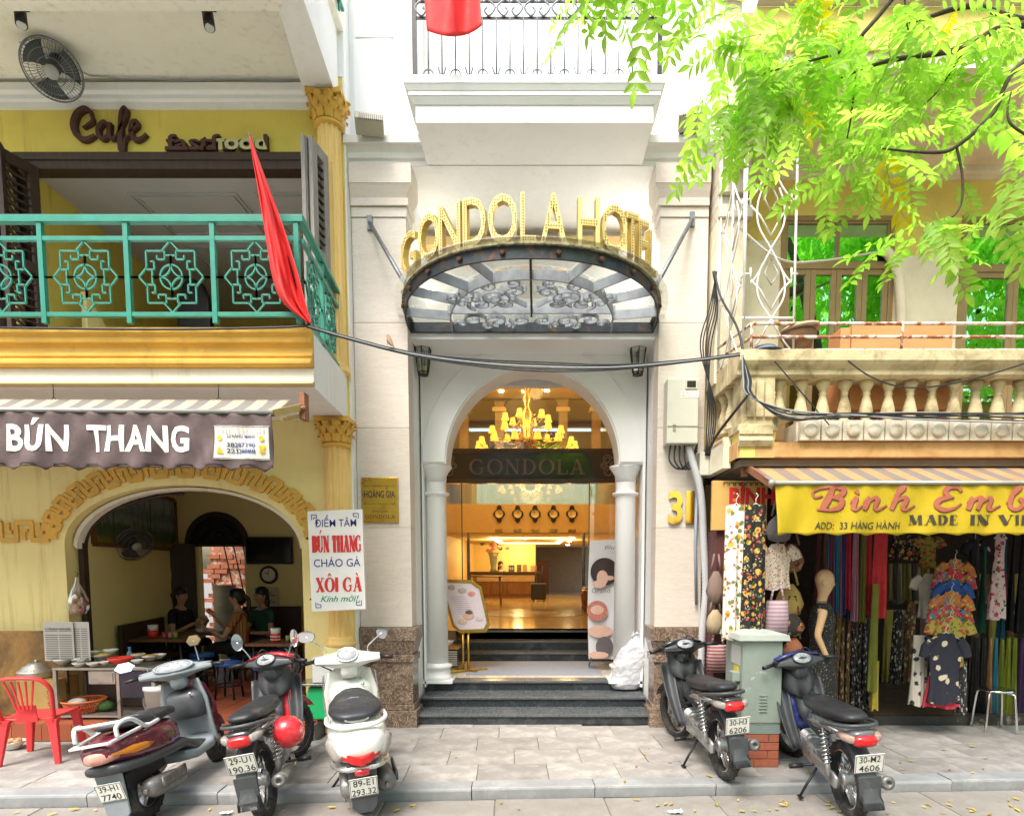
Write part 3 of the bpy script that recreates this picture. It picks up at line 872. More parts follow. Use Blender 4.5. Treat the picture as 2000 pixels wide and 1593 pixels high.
ht=thing('hotel','narrow white hotel front with beige stone pillars and arched entrance between yellow houses','hotel',(0,YH,0))
ZC0,ZC1=PZ(327,YH),PZ(276,YH)
zj=[PZ(v,YH)for v in(1224,1030,835,630,425,327)]
for sd,(a,b)in enumerate(((hx0,hx1),(hx2,hx3))):
 m=MB();m.box(a+.02,b-.02,YH+.02,YH+.70,0,ZC0);obj('pillar_core',m,WHITE,ht)
 inn=(b-.02)if sd==0 else(a+.02)
 for i in range(4):
  m=MB();m.box(a,b,YH,YH+.019,zj[i]+.002,zj[i+1]-.002);obj('stone_panel',m,TRAV,ht,bev=.002)
  m=MB();m.box(min(inn,inn+(.02 if sd==0 else-.02)),max(inn,inn+(.02 if sd==0 else-.02)),YH+.0195,YH+.25,zj[i]+.002,zj[i+1]-.002);obj('stone_panel',m,TRAV,ht)
 for v0,v1,e in((425,405,.012),(405,390,.035),(366,327,.075)):
  m=MB();m.box(a-(e if sd else 0),b+(0 if sd else e)+(.0 if sd==0 else 0),YH-e,YH+.3,PZ(v0,YH)+.001,PZ(v1,YH)-.001);obj('capital_block',m,TRAV,ht,bev=.004)
 za,zb_=PZ(390,YH),PZ(366,YH)
 m=MB()
 bo=[(a,YH+.3),(b,YH+.3),(b,YH-.02),(a,YH-.02)]
 e=.07
 to=[(a-(e if sd else 0),YH+.3),(b+(0 if sd else e),YH+.3),(b+(0 if sd else e),YH-e),(a-(e if sd else 0),YH-e)]
 m.loft([[V((x,y,za))for x,y in bo],[V((x,y,zb_))for x,y in to]],True,sm=False);obj('capital_block',m,TRAV,ht)
 zp=[PZ(v,YH)for v in(1250,1224)]
 ex=lambda q:(a-(q if sd else 0),b+(0 if sd else q))
 for z0,z1,q in((zp[0],zp[1],.05),(PZ(1292,YH),PZ(1278,YH),.02),(PZ(1374,YH),PZ(1292,YH)-.002,-.002),(PZ(1385,YH),PZ(1374,YH)-.002,.015),(.0,PZ(1385,YH)-.002,.045)):
  x0,x1=ex(q)
  m=MB();m.box(x0,x1,YH-q-.01,YH+.32,z0,z1-.001);obj('plinth_block',m,EMPER,ht,bev=.004)
 m=MB()
 x0,x1=ex(.045);x2,x3=ex(.0)
 m.loft([[V(p)for p in((x2,YH+.3,PZ(1278,YH)),(x3,YH+.3,PZ(1278,YH)),(x3,YH-.01,PZ(1278,YH)),(x2,YH-.01,PZ(1278,YH)))],[V(p)for p in((x0,YH+.3,zp[0]-.002),(x1,YH+.3,zp[0]-.002),(x1,YH-.05,zp[0]-.002),(x0,YH-.05,zp[0]-.002))]],True,sm=False);obj('plinth_block',m,EMPER,ht)
m=MB();m.profile([(-.4,0),(.02,0),(.02,.05),(.05,.06),(.06,.11),(.10,.14),(.14,.15),(.14,.225),(.10,ZC1-ZC0),(-.4,ZC1-ZC0)],(hx0-.03,YH,ZC0),(hx3+.03,YH,ZC0),(0,-1,0));obj('cornice',m,WHITE,ht,bev=.004)
m=MB()
m.box(hx0-.02,PX(815,100,YH+.08),YH+.08,YH+.5,ZC1,9.0);obj('upper_wall',m,WHITE,ht)
m=MB();m.box(PX(1285,100,YH+.08),hx3+.03,YH+.08,YH+.5,ZC1,9.0);obj('upper_wall',m,WHITE,ht)
for(u0,u1,v0,v1)in((690,762,-40,62),(690,762,66,268),(1330,1385,-40,42),(1330,1385,46,250)):
 a,b=P(u0,v1,YH),P(u1,v0,YH);m=MB();m.box(a.x,b.x,YH+.06,YH+.078,a.z,b.z);obj('wall_panel',m,WHITE2,ht,bev=.004)
UY=YH+.45
wl,wr=PX(952,90,UY),PX(1115,90,UY)
m=MB();m.box(PX(800,100,UY),wl,UY,UY+.1,ZC1,9);m.box(wr,PX(1300,100,UY),UY,UY+.1,ZC1,9);obj('upper_wall',m,WHITE,ht)
win=bpy.data.objects.new('window',None);col.objects.link(win);win.parent=ht;ORI[win.as_pointer()]=ORI[ht.as_pointer()]
for x in(wl,(wl+wr)/2,wr):
 m=MB();m.box(x-.03,x+.03,UY-.02,UY+.05,ZC1,9);obj('frame',m,WHITE2,win)
for x0,x1 in((wl+.031,(wl+wr)/2-.031),((wl+wr)/2+.031,wr-.031)):
 m=MB();m.box(x0,x1,UY+.01,UY+.018,ZC1,9);obj('pane',m,glassmat('window_glass',(.86,.9,.88),.14),win)
m=MB()
m.grid(lambda a,b:(wl+(wr-wl)*a,UY+.16+.035*math.sin(a*75),ZC1+b*3),120,1);obj('curtain',m,mat('cream_curtain',(.66,.63,.52),.9,var=.1),win)
bx0,bx1=PX(812,242,6.0),PX(1276,236,6.0)
zs=PZ(240,6.0)
bot=lambda e,z,f:[V((bx0-e,YH+.06,z)),V((bx1+e,YH+.06,z)),V((bx1+e,f-e,z)),V((bx0-e,f-e,z))]
BF=6.0
m=MB()
for z0,z1,e0,e1 in((0,.15,0,0),(.151,.20,.012,.05),(.201,.235,.055,.055),(.236,.28,.06,.085),(.281,.35,.09,.09)):
 m.loft([bot(e0,zs+z0,BF),bot(e1,zs+z1,BF)],True,sm=False)
obj('balcony',m,WHITE,ht,bev=.003)
zt2=zs+.35
RB=7.9
m=MB();m.box(hx1-.02,hx2+.02,YH+.05,RB+.1,ZC0+.01,ZC0+.06);obj('recess_ceiling',m,WHITE,ht)
m=MB();m.box(hx1-.05,hx2+.05,RB,RB+.1,4.0,ZC0+.01);obj('recess_wall',m,WHITE,ht)
for k in range(2):
 x=-.62+k*.62
 for q in((x,x+.55,4.9,4.92),(x,x+.02,4.3,4.9),(x+.53,x+.55,4.3,4.9)):
  m=MB();m.box(q[0],q[1],RB-.02,RB-.001,q[2],q[3]);obj('panel_moulding',m,WHITE2,ht)
for x in(hx1-.021,hx2+.021):
 m=MB();m.box(min(x,x+math.copysign(.02,x)),max(x,x+math.copysign(.02,x)),YH+.25,RB,0,ZC0);obj('return_wall',m,WHITE2,ht)
YA=7.3
C0=(PX(852,1000,YA+.2),PX(1221,1000,YA+.2))
acx=(C0[0]+C0[1])/2
sz=PZ(906,YA);ri=(PX(1207,900,YA)-PX(869,900,YA))/2;acx=(PX(1203,900,YA)+PX(877,900,YA))/2
rz=PZ(719,YA)-sz
LZ=PZ(662,6.8)
wl_,wr_=PX(829,1100,YA),PX(1253,1100,YA)
poly=[(hx1,.3),(hx1,LZ),(hx2,LZ),(hx2,.3),(wr_,.3),(wr_,sz),(acx+ri,sz)]+arc(acx,sz,ri,0,180,40,rz)[1:-1]+[(acx-ri,sz),(wl_,sz),(wl_,.3)]
m=MB();m.prism(poly,(0,YA,0),X1,Z1,(0,.42,0));obj('arch_wall',m,WHITE2,ht)
ro=ri*1.27
m=MB();m.prism(arc(acx,sz+.02,ro,0,180,40,rz+ri*.27)+arc(acx,sz+.02,ri*1.012,180,0,40,rz*1.0),(0,YA-.022,0),X1,Z1,(0,.021,0));obj('archivolt',m,WHITE2,ht,bev=.004)
m=MB();m.box(hx1,hx2,6.80,RB+.05,LZ+.001,LZ+.10);obj('canopy_ledge',m,WHITE2,ht)
for cxx in C0:
 root=bpy.data.objects.new('column',None);col.objects.link(root);root.parent=ht;ORI[root.as_pointer()]=ORI[ht.as_pointer()]
 cy=YA+.19
 zb0,zt0=.36,sz
 r=.128
 m=MB();m.lathe([(0,0),(r*1.0,0),(r*.93,zt0-zb0-.3)],(cxx,cy,zb0+.18),28);obj('shaft',m,WHITE2,root)
 m=MB();m.lathe([(0,0),(r*.98,0),(r*1.02,.08),(r*1.15,.10),(r*1.2,.12),(r*1.5,.165),(r*1.52,.185),(0,.185)],(cxx,cy,sz-.186),28);m.lathe([(r*.93,0),(r*1.22,.025),(r*1.24,.045),(r*.95,.055)],(cxx,cy,sz-.36),28);obj('capital',m,WHITE2,root)
 m=MB();m.lathe([(0,.0),(r*1.34,0),(r*1.36,.03),(r*1.26,.05),(r*1.2,.06),(r*1.18,.13),(r*1.36,.145),(r*1.38,.17),(r*1.05,.185),(r,.2)],(cxx,cy,zb0+.012),28);m.box(cxx-.2,cxx+.2,cy-.19,cy+.2,zb0-.02,zb0+.012);obj('base',m,WHITE2,root)
sx0,sx1=hx1+.005,hx2-.005
for i,(y0,w_)in enumerate(((6.68,.045),(7.03,.0),(7.40,-.02))):
 z=.12*(i+1)
 st_=bpy.data.objects.new('step',None);col.objects.link(st_);st_.parent=ht;ORI[st_.as_pointer()]=ORI[ht.as_pointer()]
 m=MB();m.box(sx0-w_*.4,sx1+w_*.4,y0+.012,y0+.5,z-.12,z-.032);obj('riser',m,GRAN,st_)
 m=MB();m.box(sx0-w_*.5,sx1+w_*.5,y0-.012,(y0+.45)if i<2 else 8.95,z-.031,z);obj('tread',m,GRANL,st_,bev=.006)
m=MB();m.box(sx0+.12,sx1-.12,7.6,8.9,.361,.366);obj('landing_tile',m,mat('cream_floor_tile',(.62,.58,.5),.25,var=.08),ht)
for i in range(3):
 z=.36+.13*(i+1);y0=8.92+.3*i
 m=MB();m.box(-1.25,1.2,y0,y0+.34,z-.13,z-.031);obj('riser',m,GRAN,ht)
 m=MB();m.box(-1.25,1.2,y0-.015,y0+.32,z-.03,z);obj('tread',m,GRANL,ht,bev=.005)
m=MB();m.box(-1.245,PX(905,1280,8.9),8.3,8.9,.37,.62);obj('planter_block',m,GRAN,ht)
m=MB();gx=PX(884,1270,8.29)
for k in range(7):m.box(gx-.06,gx+.06,8.285,8.299,.40+k*.03,.418+k*.03)
obj('vent_grille',m,WHITE2,ht)
LF=.75
GOLDW=mat('warm_cream_wall',(.66,.47,.20),.6,var=.06)
GOLDM=marble('lobby_floor_marble',(.52,.40,.22),(.36,.24,.11),(1,1,1),.12,.4)
m=MB();m.box(-2.1,2.1,9.52,22,.6,LF);obj('lobby_floor',m,GOLDM,ht)
m=MB();m.lathe([(.55,0),(1.15,0)],(0,13.2,LF+.004),40);obj('floor_inlay',m,mat('dark_inlay',(.12,.08,.04),.2),ht)
m=MB();m.lathe([(.001,0),(.5,0)],(0,13.2,LF+.004),40);m.lathe([(1.2,0),(1.25,0)],(0,13.2,LF+.004),40);obj('floor_inlay',m,mat('tan_inlay',(.4,.26,.12),.2),ht)
m=MB();m.box(-2.2,-2.1,YA+.42,22,.3,6);m.box(2.1,2.2,YA+.42,22,.3,6);obj('lobby_side_walls',m,GOLDW,ht)
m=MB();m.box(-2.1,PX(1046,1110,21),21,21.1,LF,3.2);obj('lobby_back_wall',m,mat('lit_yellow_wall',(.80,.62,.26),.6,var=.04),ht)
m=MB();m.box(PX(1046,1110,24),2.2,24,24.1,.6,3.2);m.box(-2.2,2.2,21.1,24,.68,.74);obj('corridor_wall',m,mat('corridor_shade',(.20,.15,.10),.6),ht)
m=MB();m.box(-2.1,2.1,YA+.42,15,5.6,5.7);obj('lobby_ceiling',m,GOLDW,ht)
MZ=14.5
mz0,mz1,mz2=PZ(1046,MZ),PZ(984,MZ),PZ(952,MZ)
m=MB();m.box(-2.1,2.1,MZ,MZ+.15,mz0,mz1);m.box(-2.1,2.1,MZ-.03,MZ,PZ(1040,MZ),PZ(1031,MZ));obj('mezzanine_front',m,GOLDW,ht)
m=MB();m.box(-1.8,2.1,MZ+.05,MZ+.06,mz1,mz2+.1);obj('mezzanine_glass',m,glassmat('mezz_glass',(.7,.7,.6),.18),ht)
m=MB();m.box(-2.1,2.1,MZ,MZ+.12,mz2+.12,PZ(880,MZ));obj('mezzanine_beam',m,GOLDW,ht)
m=MB();m.box(-2.1,2.1,MZ+.15,24,mz0+.02,mz0+.1);obj('back_ceiling',m,mat('back_ceiling_paint',(.6,.47,.25),.7),ht)
zz0=PZ(880,MZ);zsp=PZ(795,MZ);
cols=[PX(u,790,MZ)for u in(905,975,1100,1165)]
ply=[(-2.1,zz0),(-2.1,5.6),(2.1,5.6),(2.1,zz0)]
edge=[2.1]+list(reversed(cols))+[-2.1]
for a,b in zip(edge[:-1],edge[1:]):
 a2,b2=a-.1,b+.1
 ply+=[(a2,zz0),(a2,zsp)]+arc((a2+b2)/2,zsp,(a2-b2)/2,0,180,10,.38)[1:-1]+[(b2,zsp),(b2,zz0)]
m=MB();m.prism(ply,(0,MZ,0),X1,Z1,(0,.2,0));obj('arcade',m,mat('umber_wall',(.33,.21,.09),.6),ht)
for x in cols:m=MB();m.box(x-.16,x+.16,MZ-.05,MZ+.22,zsp-.1,zsp);obj('arcade_capital',m,GOLDW,ht,bev=.01)
m=MB();m.box(-2.1,2.1,18,18.1,zz0,5.6);obj('gallery_wall',m,mat('pale_gallery',(.62,.55,.40),.7),ht)
m=MB();m.box(-2.1,2.1,MZ+.2,18,zz0-.1,zz0);obj('gallery_floor',m,BWOOD,ht)
m=MB();m.box(-2.2,2.2,14.9,18.1,5.71,5.8);obj('gallery_ceiling',m,GOLDW,ht)
COVE=emat('cove_light',(1.0,.66,.20),3.0)
cv=P(955,1046,15.2),P(1090,1046,15.2)
m=MB()
zc0=mz0+.012
for(x0,x1,y0,y1)in((-1.15,.75,15.6,15.75),(-1.15,.75,19.2,19.4),(-1.15,-1.0,15.76,19.19),(.6,.75,15.76,19.19)):m.box(x0,x1,y0,y1,zc0-.02,zc0)
obj('cove_strip',m,COVE,ht)
def downlight(parent,x,y,z,e=0,r=.05,name='downlight'):
 m=MB();m.lathe([(.001,0),(r,0),(r,.02)],(x,y,z-.021),12);o=obj(name,m,emat('lamp_glow',(1,.86,.55),18),parent)
 if e:
  l=bpy.data.lights.new('downlight','SPOT');l.energy=e;l.color=(1,.72,.34);l.spot_size=R(165);l.spot_blend=.8;l.shadow_soft_size=.08
  lo=bpy.data.objects.new('lamp',l);col.objects.link(lo);lo.parent=parent;l.color=(1,.88,.7)if name[0]=='r' else l.color;lo.location=V((x,y,z-.05))-ORI[parent.as_pointer()]
for(u,v)in((979,763),(1024,763),(1068,762),(1149,792),(1141,818),(1076,819),(904,802)):
 p=G(u,v,5.6)
 if p.y<14.3:downlight(ht,p.x,p.y,5.6,9)
for(u,v)in((1022,1042),(1022,1046),(1027,1052),(1126,1041),(1138,1041),(1118,1051),(1112,1058),(1109,1064),(1102,1077),(1085,1082)):
 p=G(u,v,mz0)
 if 14.7<p.y<23:downlight(ht,p.x,p.y,mz0+.018,7,.06)
for(x,y,e)in((-1.2,10.5,24),(1.2,10.5,24),(0,12.5,24),(-1.2,17,17),(.9,17.2,17),(-.6,20.2,24)):
 l=bpy.data.lights.new('lobby_lamp','POINT');l.energy=e;l.color=(1,.68,.28);l.shadow_soft_size=.15
 lo=bpy.data.objects.new('lamp',l);col.objects.link(lo);lo.parent=ht;lo.location=V((x,y,5.2 if y<14 else mz0-.2))-ORI[ht.as_pointer()]
for u,v in((838,571),(1228,565)):
 p=P(u,v,RB-.02);m=MB();m.lathe([(.001,.02),(.05,.02),(.065,0)],p,16,rotm('X',90));obj('recess_lamp',m,emat('recess_glow',(1,.9,.72),6),ht)
 l=bpy.data.lights.new('recess_lamp','POINT');l.energy=5;l.color=(1,.93,.82);l.shadow_soft_size=.25
 lo=bpy.data.objects.new('lamp',l);col.objects.link(lo);lo.parent=ht;lo.location=p+V((0,-.45,.1))-ORI[ht.as_pointer()]
GY=8.85
gl=thing('glass_entrance','clear glass entrance screen with dark name band behind the white arch','glass front',(0,GY,.36))
tz0,tz1=PZ(944,GY),PZ(877,GY)
CLEAR=glassmat('clear_glass',(.97,.97,.95),.07)
m=MB();m.box(-1.6,1.55,GY-.05,GY+.05,tz0,tz1);obj('name_band',m,mat('dark_bronze_band',(.03,.026,.03),.12,var=.1,coat=.6),gl)
for z in(tz0+.03,tz1-.03):m=MB();m.box(-1.6,1.55,GY-.056,GY-.0505,z-.03,z+.03);obj('band_edge',m,mat('brown_band_edge',(.10,.065,.055),.3),gl)
nm=serif('GONDOLA',.21,PX(1143,920,GY)-PX(917,920,GY),.15,.055,.006)
put(nm,(PX(1029,920,GY),GY-.052,PZ(927,GY)))
obj('lettering',nm,mat('bronze_letters',(.22,.15,.13),.35,var=.05),gl)
for s_ in(-1,1):
 m=MB()
 x0=PX(880,915,GY)if s_<0 else PX(1185,915,GY)
 for q,(ox,oz,r0)in enumerate(((0,.09,.07),(.02,-.08,.08),(.09,.01,.06),(-.05,.0,.05))):
  a=[(ox*s_+r0*(1-t/800)*math.cos(R(t))*s_,oz+r0*(1-t/800)*math.sin(R(t)),.018)for t in range(0,600,25)]
  stroke(m,a,.018,q*.0004,.005)
 put(m,(x0,GY-.051,(tz0+tz1)/2));obj('scroll_ornament',m,MATS['bronze_letters'],gl)
m=MB();m.box(-1.6,1.55,GY-.006,GY+.006,tz1+.001,5.2);obj('fanlight_pane',m,glassmat('fanlight_glass',(.97,.97,.92),.13),gl)
dl,dr_=PX(903,1100,GY),PX(1150,1100,GY)
for x0,x1 in((-1.6,dl-.01),(dr_+.01,1.55)):m=MB();m.box(x0,x1,GY-.006,GY+.006,.38,tz0-.001);obj('side_pane',m,CLEAR,gl)
for x,s_ in((dl,-1),(dr_,1)):
 m=MB();m.bar((x,GY+.02,(.40+tz0)/2),(x+s_*.1,GY+.75,(.40+tz0)/2),.012,tz0-.42);d_=obj('door_pane',m,CLEAR,gl)
 for k in(0,):m=MB();m.cyl((x-s_*.04,GY+.45,1.45),(x-s_*.04,GY+.45,2.25),.022,n=10);obj('pull_handle',m,DSTEEL,gl)
 m=MB();m.bar((x,GY,.4),(x,GY,tz0),.014);obj('edge_strip',m,mat('green_glass_edge',(.03,.12,.09),.2),gl)
ch=thing('chandelier','tiered crystal chandelier with yellow fabric shades hanging behind the fanlight','chandelier',(PX(1029,800,11.3),11.3,4))
cxx,cyy=PX(1029,800,11.3),11.3
m=MB();m.cyl((cxx,cyy,PZ(742,cyy)),(cxx,cyy,5.6),.012,n=6);zt_=PZ(745,cyy);zb2=PZ(876,cyy)
m.lathe([(.02,0),(.09,-.08),(.04,-.2),(.10,-.3),(.05,-.45),(.14,-.6),(.10,-.9),(.22,-1.05),(.02,-1.15)],(cxx,cyy,zt_),14);obj('stem',m,mat('brass',(.62,.42,.12),.25,1.0,var=.1),ch)
SHADE=emat('lit_shade',(1.0,.60,.07),.55)
CRYS=mat('amber_crystal',(.85,.65,.25),.1,.3,var=.2)
sh0=None
for(v,ru,n_,off)in((815,42,6,.2),(843,68,10,.5),(868,92,14,0)):
 rr=ru*cyy/1200
 z=PZ(v,cyy)
 arm=MB()
 for k in range(n_):
  a=2*math.pi*(k+off)/n_
  ex,ey=cxx+rr*math.cos(a),cyy+rr*math.sin(a)
  arm.tube(spline([(cxx+.06*math.cos(a),cyy+.06*math.sin(a),z+.02),(cxx+rr*.55*math.cos(a),cyy+rr*.55*math.sin(a),z-.16),(ex,ey,z-.1),(ex,ey,z-.05)],4),.008,5)
  if sh0 is None:
   sh0=piece('lamp_shade',MB().lathe([(.042,.062),(.05,.0),(.072,-.062)],(0,0,0),12),SHADE,ch,(ex,ey,z))
  else:share('lamp_shade',sh0,ch,(ex,ey,z))
 obj('arms',arm,MATS['brass'],ch)
 cr=MB()
 for k in range(40):
  a=rnd.uniform(0,6.28);q=rnd.uniform(.2,1)*rr
  cr.ball((cxx+q*math.cos(a),cyy+q*math.sin(a),z-rnd.uniform(.02,.22)),.014,n=6,m=4)
 obj('crystals',cr,CRYS,ch,kind='stuff')
l=bpy.data.lights.new('chandelier','POINT');l.energy=14;l.color=(1,.7,.25);l.shadow_soft_size=.4
lo=bpy.data.objects.new('lamp',l);col.objects.link(lo);lo.parent=ch;lo.location=(0,-.5,.3)
for k,u in enumerate((975,1011,1045,1081,1117)):
 p=P(u,1003,MZ-.04)
 c=thing('wall_clock','dark ornate wall clock, %s of the five above the lobby'%('first from left','second from left','middle one','second from right','rightmost')[k],'clock',p,'lobby wall clocks')
 m=MB();m.prism([((.12+.035*math.cos(R(4*t))+.02*math.cos(R(2*t)))*math.sin(R(t))*1.02,(.14+.05*math.cos(R(2*t))**2)*math.cos(R(t))*1.05)for t in range(0,360,9)],p,X1,Z1,(0,.03,0));obj('surround',m,BLACKP,c)
 m=MB();m.lathe([(.001,0),(.092,0),(.095,.01)],(p.x,p.y-.012,p.z),20,rotm('X',90));obj('dial',m,mat('clock_dial',(.75,.62,.32),.5,var=.05),c)
 m=MB();m.bar((p.x,p.y-.02,p.z),(p.x+.05*math.cos(k),p.y-.02,p.z+.05*math.sin(k)),.008,.004,up=(0,1,0));m.bar((p.x,p.y-.024,p.z),(p.x-.02,p.y-.024,p.z+.07),.006,.004,up=(0,1,0));obj('hands',m,BLACKP,c)
 q=P(u,1036,MZ-.04);m=MB();m.box(q.x-.09,q.x+.09,q.y,q.y+.02,q.z-.035,q.z+.035);one('city_plate',m,MATS['brass'],'small brass plate under the %s lobby clock'%('first','second','middle','fourth','last')[k],'name plate','plates under the clocks')
ca=thing('entrance_canopy','half round rusty iron and glass canopy with scrollwork over the hotel entrance','canopy',(-.04,6.8,LZ+.05))
CXC,CYB,CZB=-.045,6.79,LZ+.06
CHW,CDP,CRZ=1.30,1.62,-.01
INK=(.575,.572,.58)
IRON=mat('rusty_dark_iron',(.05,.058,.065),.55,.5,var=.3,vs=12,dirt=(.20,.09,.04),ds=7,dth=(.55,.7))
IRONG=mat('blue_grey_iron',(.34,.37,.40),.5,.1,var=.25,vs=9,dirt=(.30,.32,.33),ds=6)
def cpt(phi,k=1.0,dz=.0):
 if k in INK:k,ky=.655,.77
 else:ky=k
 s_,c_=math.sin(R(phi)),math.cos(R(phi))
 e=2/2.25
 a=math.copysign(abs(s_)**e,s_)*k;b=abs(c_)**e*ky*(1 if c_>0 else-1)
 return V((CXC+CHW*a,CYB-CDP*b,CZB+CRZ*b+dz))
def band(mb,k,h,t,n=48,a0=-90,a1=90,dz=.0,inn=False):
 o_=[cpt(a0+(a1-a0)*i/n,k,dz)for i in range(n+1)];i_=[q.lerp(V((CXC,CYB,q.z)),.015)for q in o_]if inn else[cpt(a0+(a1-a0)*i/n,k-t,dz)for i in range(n+1)]
 rings=[[o_[i],o_[i]+Z1*h,i_[i]+Z1*h,i_[i]]for i in range(n+1)]
 mb.loft(rings,True,sm=False)
m=MB();band(m,1.0,.10,.012);obj('outer_rim',m,IRON,ca)
m=MB();band(m,1.018,.012,.05,dz=.1005);obj('rim_flange',m,mat('peeling_rim',(.42,.37,.24),.7,var=.3,vs=16,c2=(.14,.16,.08),th=(.5,.55)),ca)
m=MB();band(m,.58,.085,.012,36,inn=True);obj('inner_rim',m,IRONG,ca)
m=MB();m.bar((CXC-CHW,CYB-.01,CZB+.05),(CXC+CHW,CYB-.01,CZB+.05),.04,.10);obj('back_beam',m,IRON,ca)
m=MB();m.bar((CXC-CHW*.645,CYB-.42,CZB+.07),(CXC+CHW*.645,CYB-.42,CZB+.07),.02,.075);obj('cross_bar',m,IRONG,ca)
for ph in(-77,-58,-40,-21,21,40,58,77):
 m=MB();m.bar(cpt(ph,.572,.05),cpt(ph,.985,.05),.014,.085);obj('spoke',m,IRONG,ca)
m=MB();m.bar(cpt(0,.26,.05),cpt(0,.985,.05),.02,.10);obj('spoke',m,IRON,ca)
edges_=[-90,-77,-58,-40,-21,0,21,40,58,77,90]
CGL=glassmat('canopy_glass',(.95,.97,.96),.05)
for a,b in zip(edges_[:-1],edges_[1:]):
 m=MB();nn=6
 lo_=[cpt(a+(b-a)*i/nn,.575,.104)for i in range(nn+1)];hi_=[cpt(a+(b-a)*i/nn,.97,.104)for i in range(nn+1)]
 m.loft([lo_,hi_],False,sm=False,closed=False);obj('glass_pane',m,CGL,ca)
m=MB();m.add([cpt(-90+180*i/30,.575,.106)for i in range(31)],[tuple(range(31))]);obj('glass_pane',m,CGL,ca)
m=MB();
for i in range(40):
 a,b=-90+180*i/40,-90+180*(i+1)/40
 m.add([cpt(a,.972,.114),cpt(b,.972,.114),cpt(b,1.07,.114),cpt(a,1.07,.114)],[(0,1,2,3)])
obj('glass_edge',m,CGL,ca,solid=.008)
for ph in range(-72,80,16):
 p=cpt(ph,1.0,.045);q=cpt(ph,1.02,.045);m=MB();m.cyl(p,q,.026,.016,10);obj('bolt',m,mat('rusty_bolt',(.13,.06,.035),.8,.3),ca)
def scroll(mb,c,r,turns,a0,sgn,h=.035,w_=.012,k=1):
 pts=[]
 n=int(14*turns)
 for i in range(n+1):
  t=i/n
  rr=r*(1-.85*t)
  a=a0+sgn*t*turns*2*math.pi
  pts.append(V((c[0]+rr*math.cos(a),c[1]+rr*math.sin(a),0)))
 L=[p.copy()for p in pts]
 rg=[]
 for i,p in enumerate(pts):
  d_=(pts[min(i+1,n)]-pts[max(i-1,0)]);d_.normalize();s_=V((-d_.y,d_.x,0))*w_/2
  zb_=CZB+CRZ*(CYB-p.y)/CDP+.02
  rg.append([V((p.x+s_.x,p.y+s_.y,zb_)),V((p.x+s_.x,p.y+s_.y,zb_+h)),V((p.x-s_.x,p.y-s_.y,zb_+h)),V((p.x-s_.x,p.y-s_.y,zb_))])
 mb.loft(rg,True,sm=False)
for s_ in(-1,1):
 for(x,y,r,tn,a0,sg)in((.30,.62,.13,1.5,2.6,1),(.12,.72,.085,1.4,.4,-1),(.42,.50,.12,1.5,1.2,-1),(.56,.52,.07,1.3,2.5,1),(.20,.52,.10,1.5,3.6,1),(.34,.80,.075,1.3,4.6,-1),(.14,.86,.07,1.3,1.0,1),(.50,.68,.075,1.3,5.6,1),(.63,.62,.05,1.2,0,1),(.44,.60,.05,1.2,2,-1),(.10,.22,.10,1.4,0,1),(.30,.20,.12,1.5,1.6,-1),(.50,.22,.11,1.4,3.2,1),(.62,.14,.06,1.2,0,-1),(.20,.10,.06,1.2,2,1),(.40,.09,.06,1.2,4,-1)):
  m=MB();scroll(m,(CXC+s_*x*1.18,CYB-(y*1.3 if y>.4 else y*1.25)),r*1.2,tn,a0 if s_>0 else math.pi-a0,sg*s_);obj('scroll',m,IRONG,ca)
 m=MB()
 for q in(0,.22):
  a_=V((CXC+s_*(.05+q),CYB-.48,CZB+.09));b_=V((CXC+s_*(.42+q*.6),CYB-.80+q*.6,CZB+.12));m.bar(a_,b_,.012,.05)
  a_=V((CXC+s_*(.05+q),CYB-.78+q*.3,CZB+.12));b_=V((CXC+s_*(.40+q*.7),CYB-.47,CZB+.09));m.bar(a_,b_,.012,.05)
 obj('lattice_bars',m,IRONG,ca)
for(u,v,ph)in((722,435,-62),(1352,428,62)):
 a_=P(u,v,YH-.02);b_=cpt(ph,.99,.1);m=MB();m.cyl(a_,b_,.02,n=10);m.obox(a_+V((0,.005,0)),(.05,.03,.14));obj('tie_rod',m,DSTEEL,ca)
sg=thing('rooftop_letters','gold studded capital letters spelling GONDOLA HOTEL along the canopy rim','sign',(CXC,CYB-CDP,CZB))
GOLDL=mat('gold_letter_metal',(.58,.39,.08),.35,.55,var=.08)
GOLDF=mat('pale_gold_face',(.72,.56,.20),.45,.2,var=.05)
BULB=mat('bulb_stud',(.30,.20,.06),.3,.6,var=0)
LU=[('G',815),('O',862),('N',893),('D',920),('O',985),('L',1035),('A',1080),('H',1150),('O',1200),('T',1238),('E',1260),('L',1273)]
LPH=[]
LUV=[(803,-42),(841,-30),(882,-24),(928,-17),(982,-5),(1031,2),(1080,5),(1148,8),(1198,16),(1230,28),(1252,32),(1271,36)]
def uof(p):
 zc=p.y*math.cos(TILT)-(p.z-EYE)*math.sin(TILT)
 return CXP+F_PX*p.x/zc
for(uu,yw)in LUV:
 LPH.append((min((ph_*.5 for ph_ in range(-170,171)),key=lambda q:abs(uof(cpt(q,.985,.118))-uu)),yw))
LWS=(.23,.23,.21,.20,.24,.125,.215,.18,.23,.135,.115,.105)
def inside(poly_tris,x,z):
 for(a,b,c)in poly_tris:
  d1=(x-b[0])*(a[1]-b[1])-(a[0]-b[0])*(z-b[1]);d2=(x-c[0])*(b[1]-c[1])-(b[0]-c[0])*(z-c[1]);d3=(x-a[0])*(c[1]-a[1])-(c[0]-a[0])*(z-a[1])
  if not((d1<0 or d2<0 or d3<0)and(d1>0 or d2>0 or d3>0)):return True
 return False
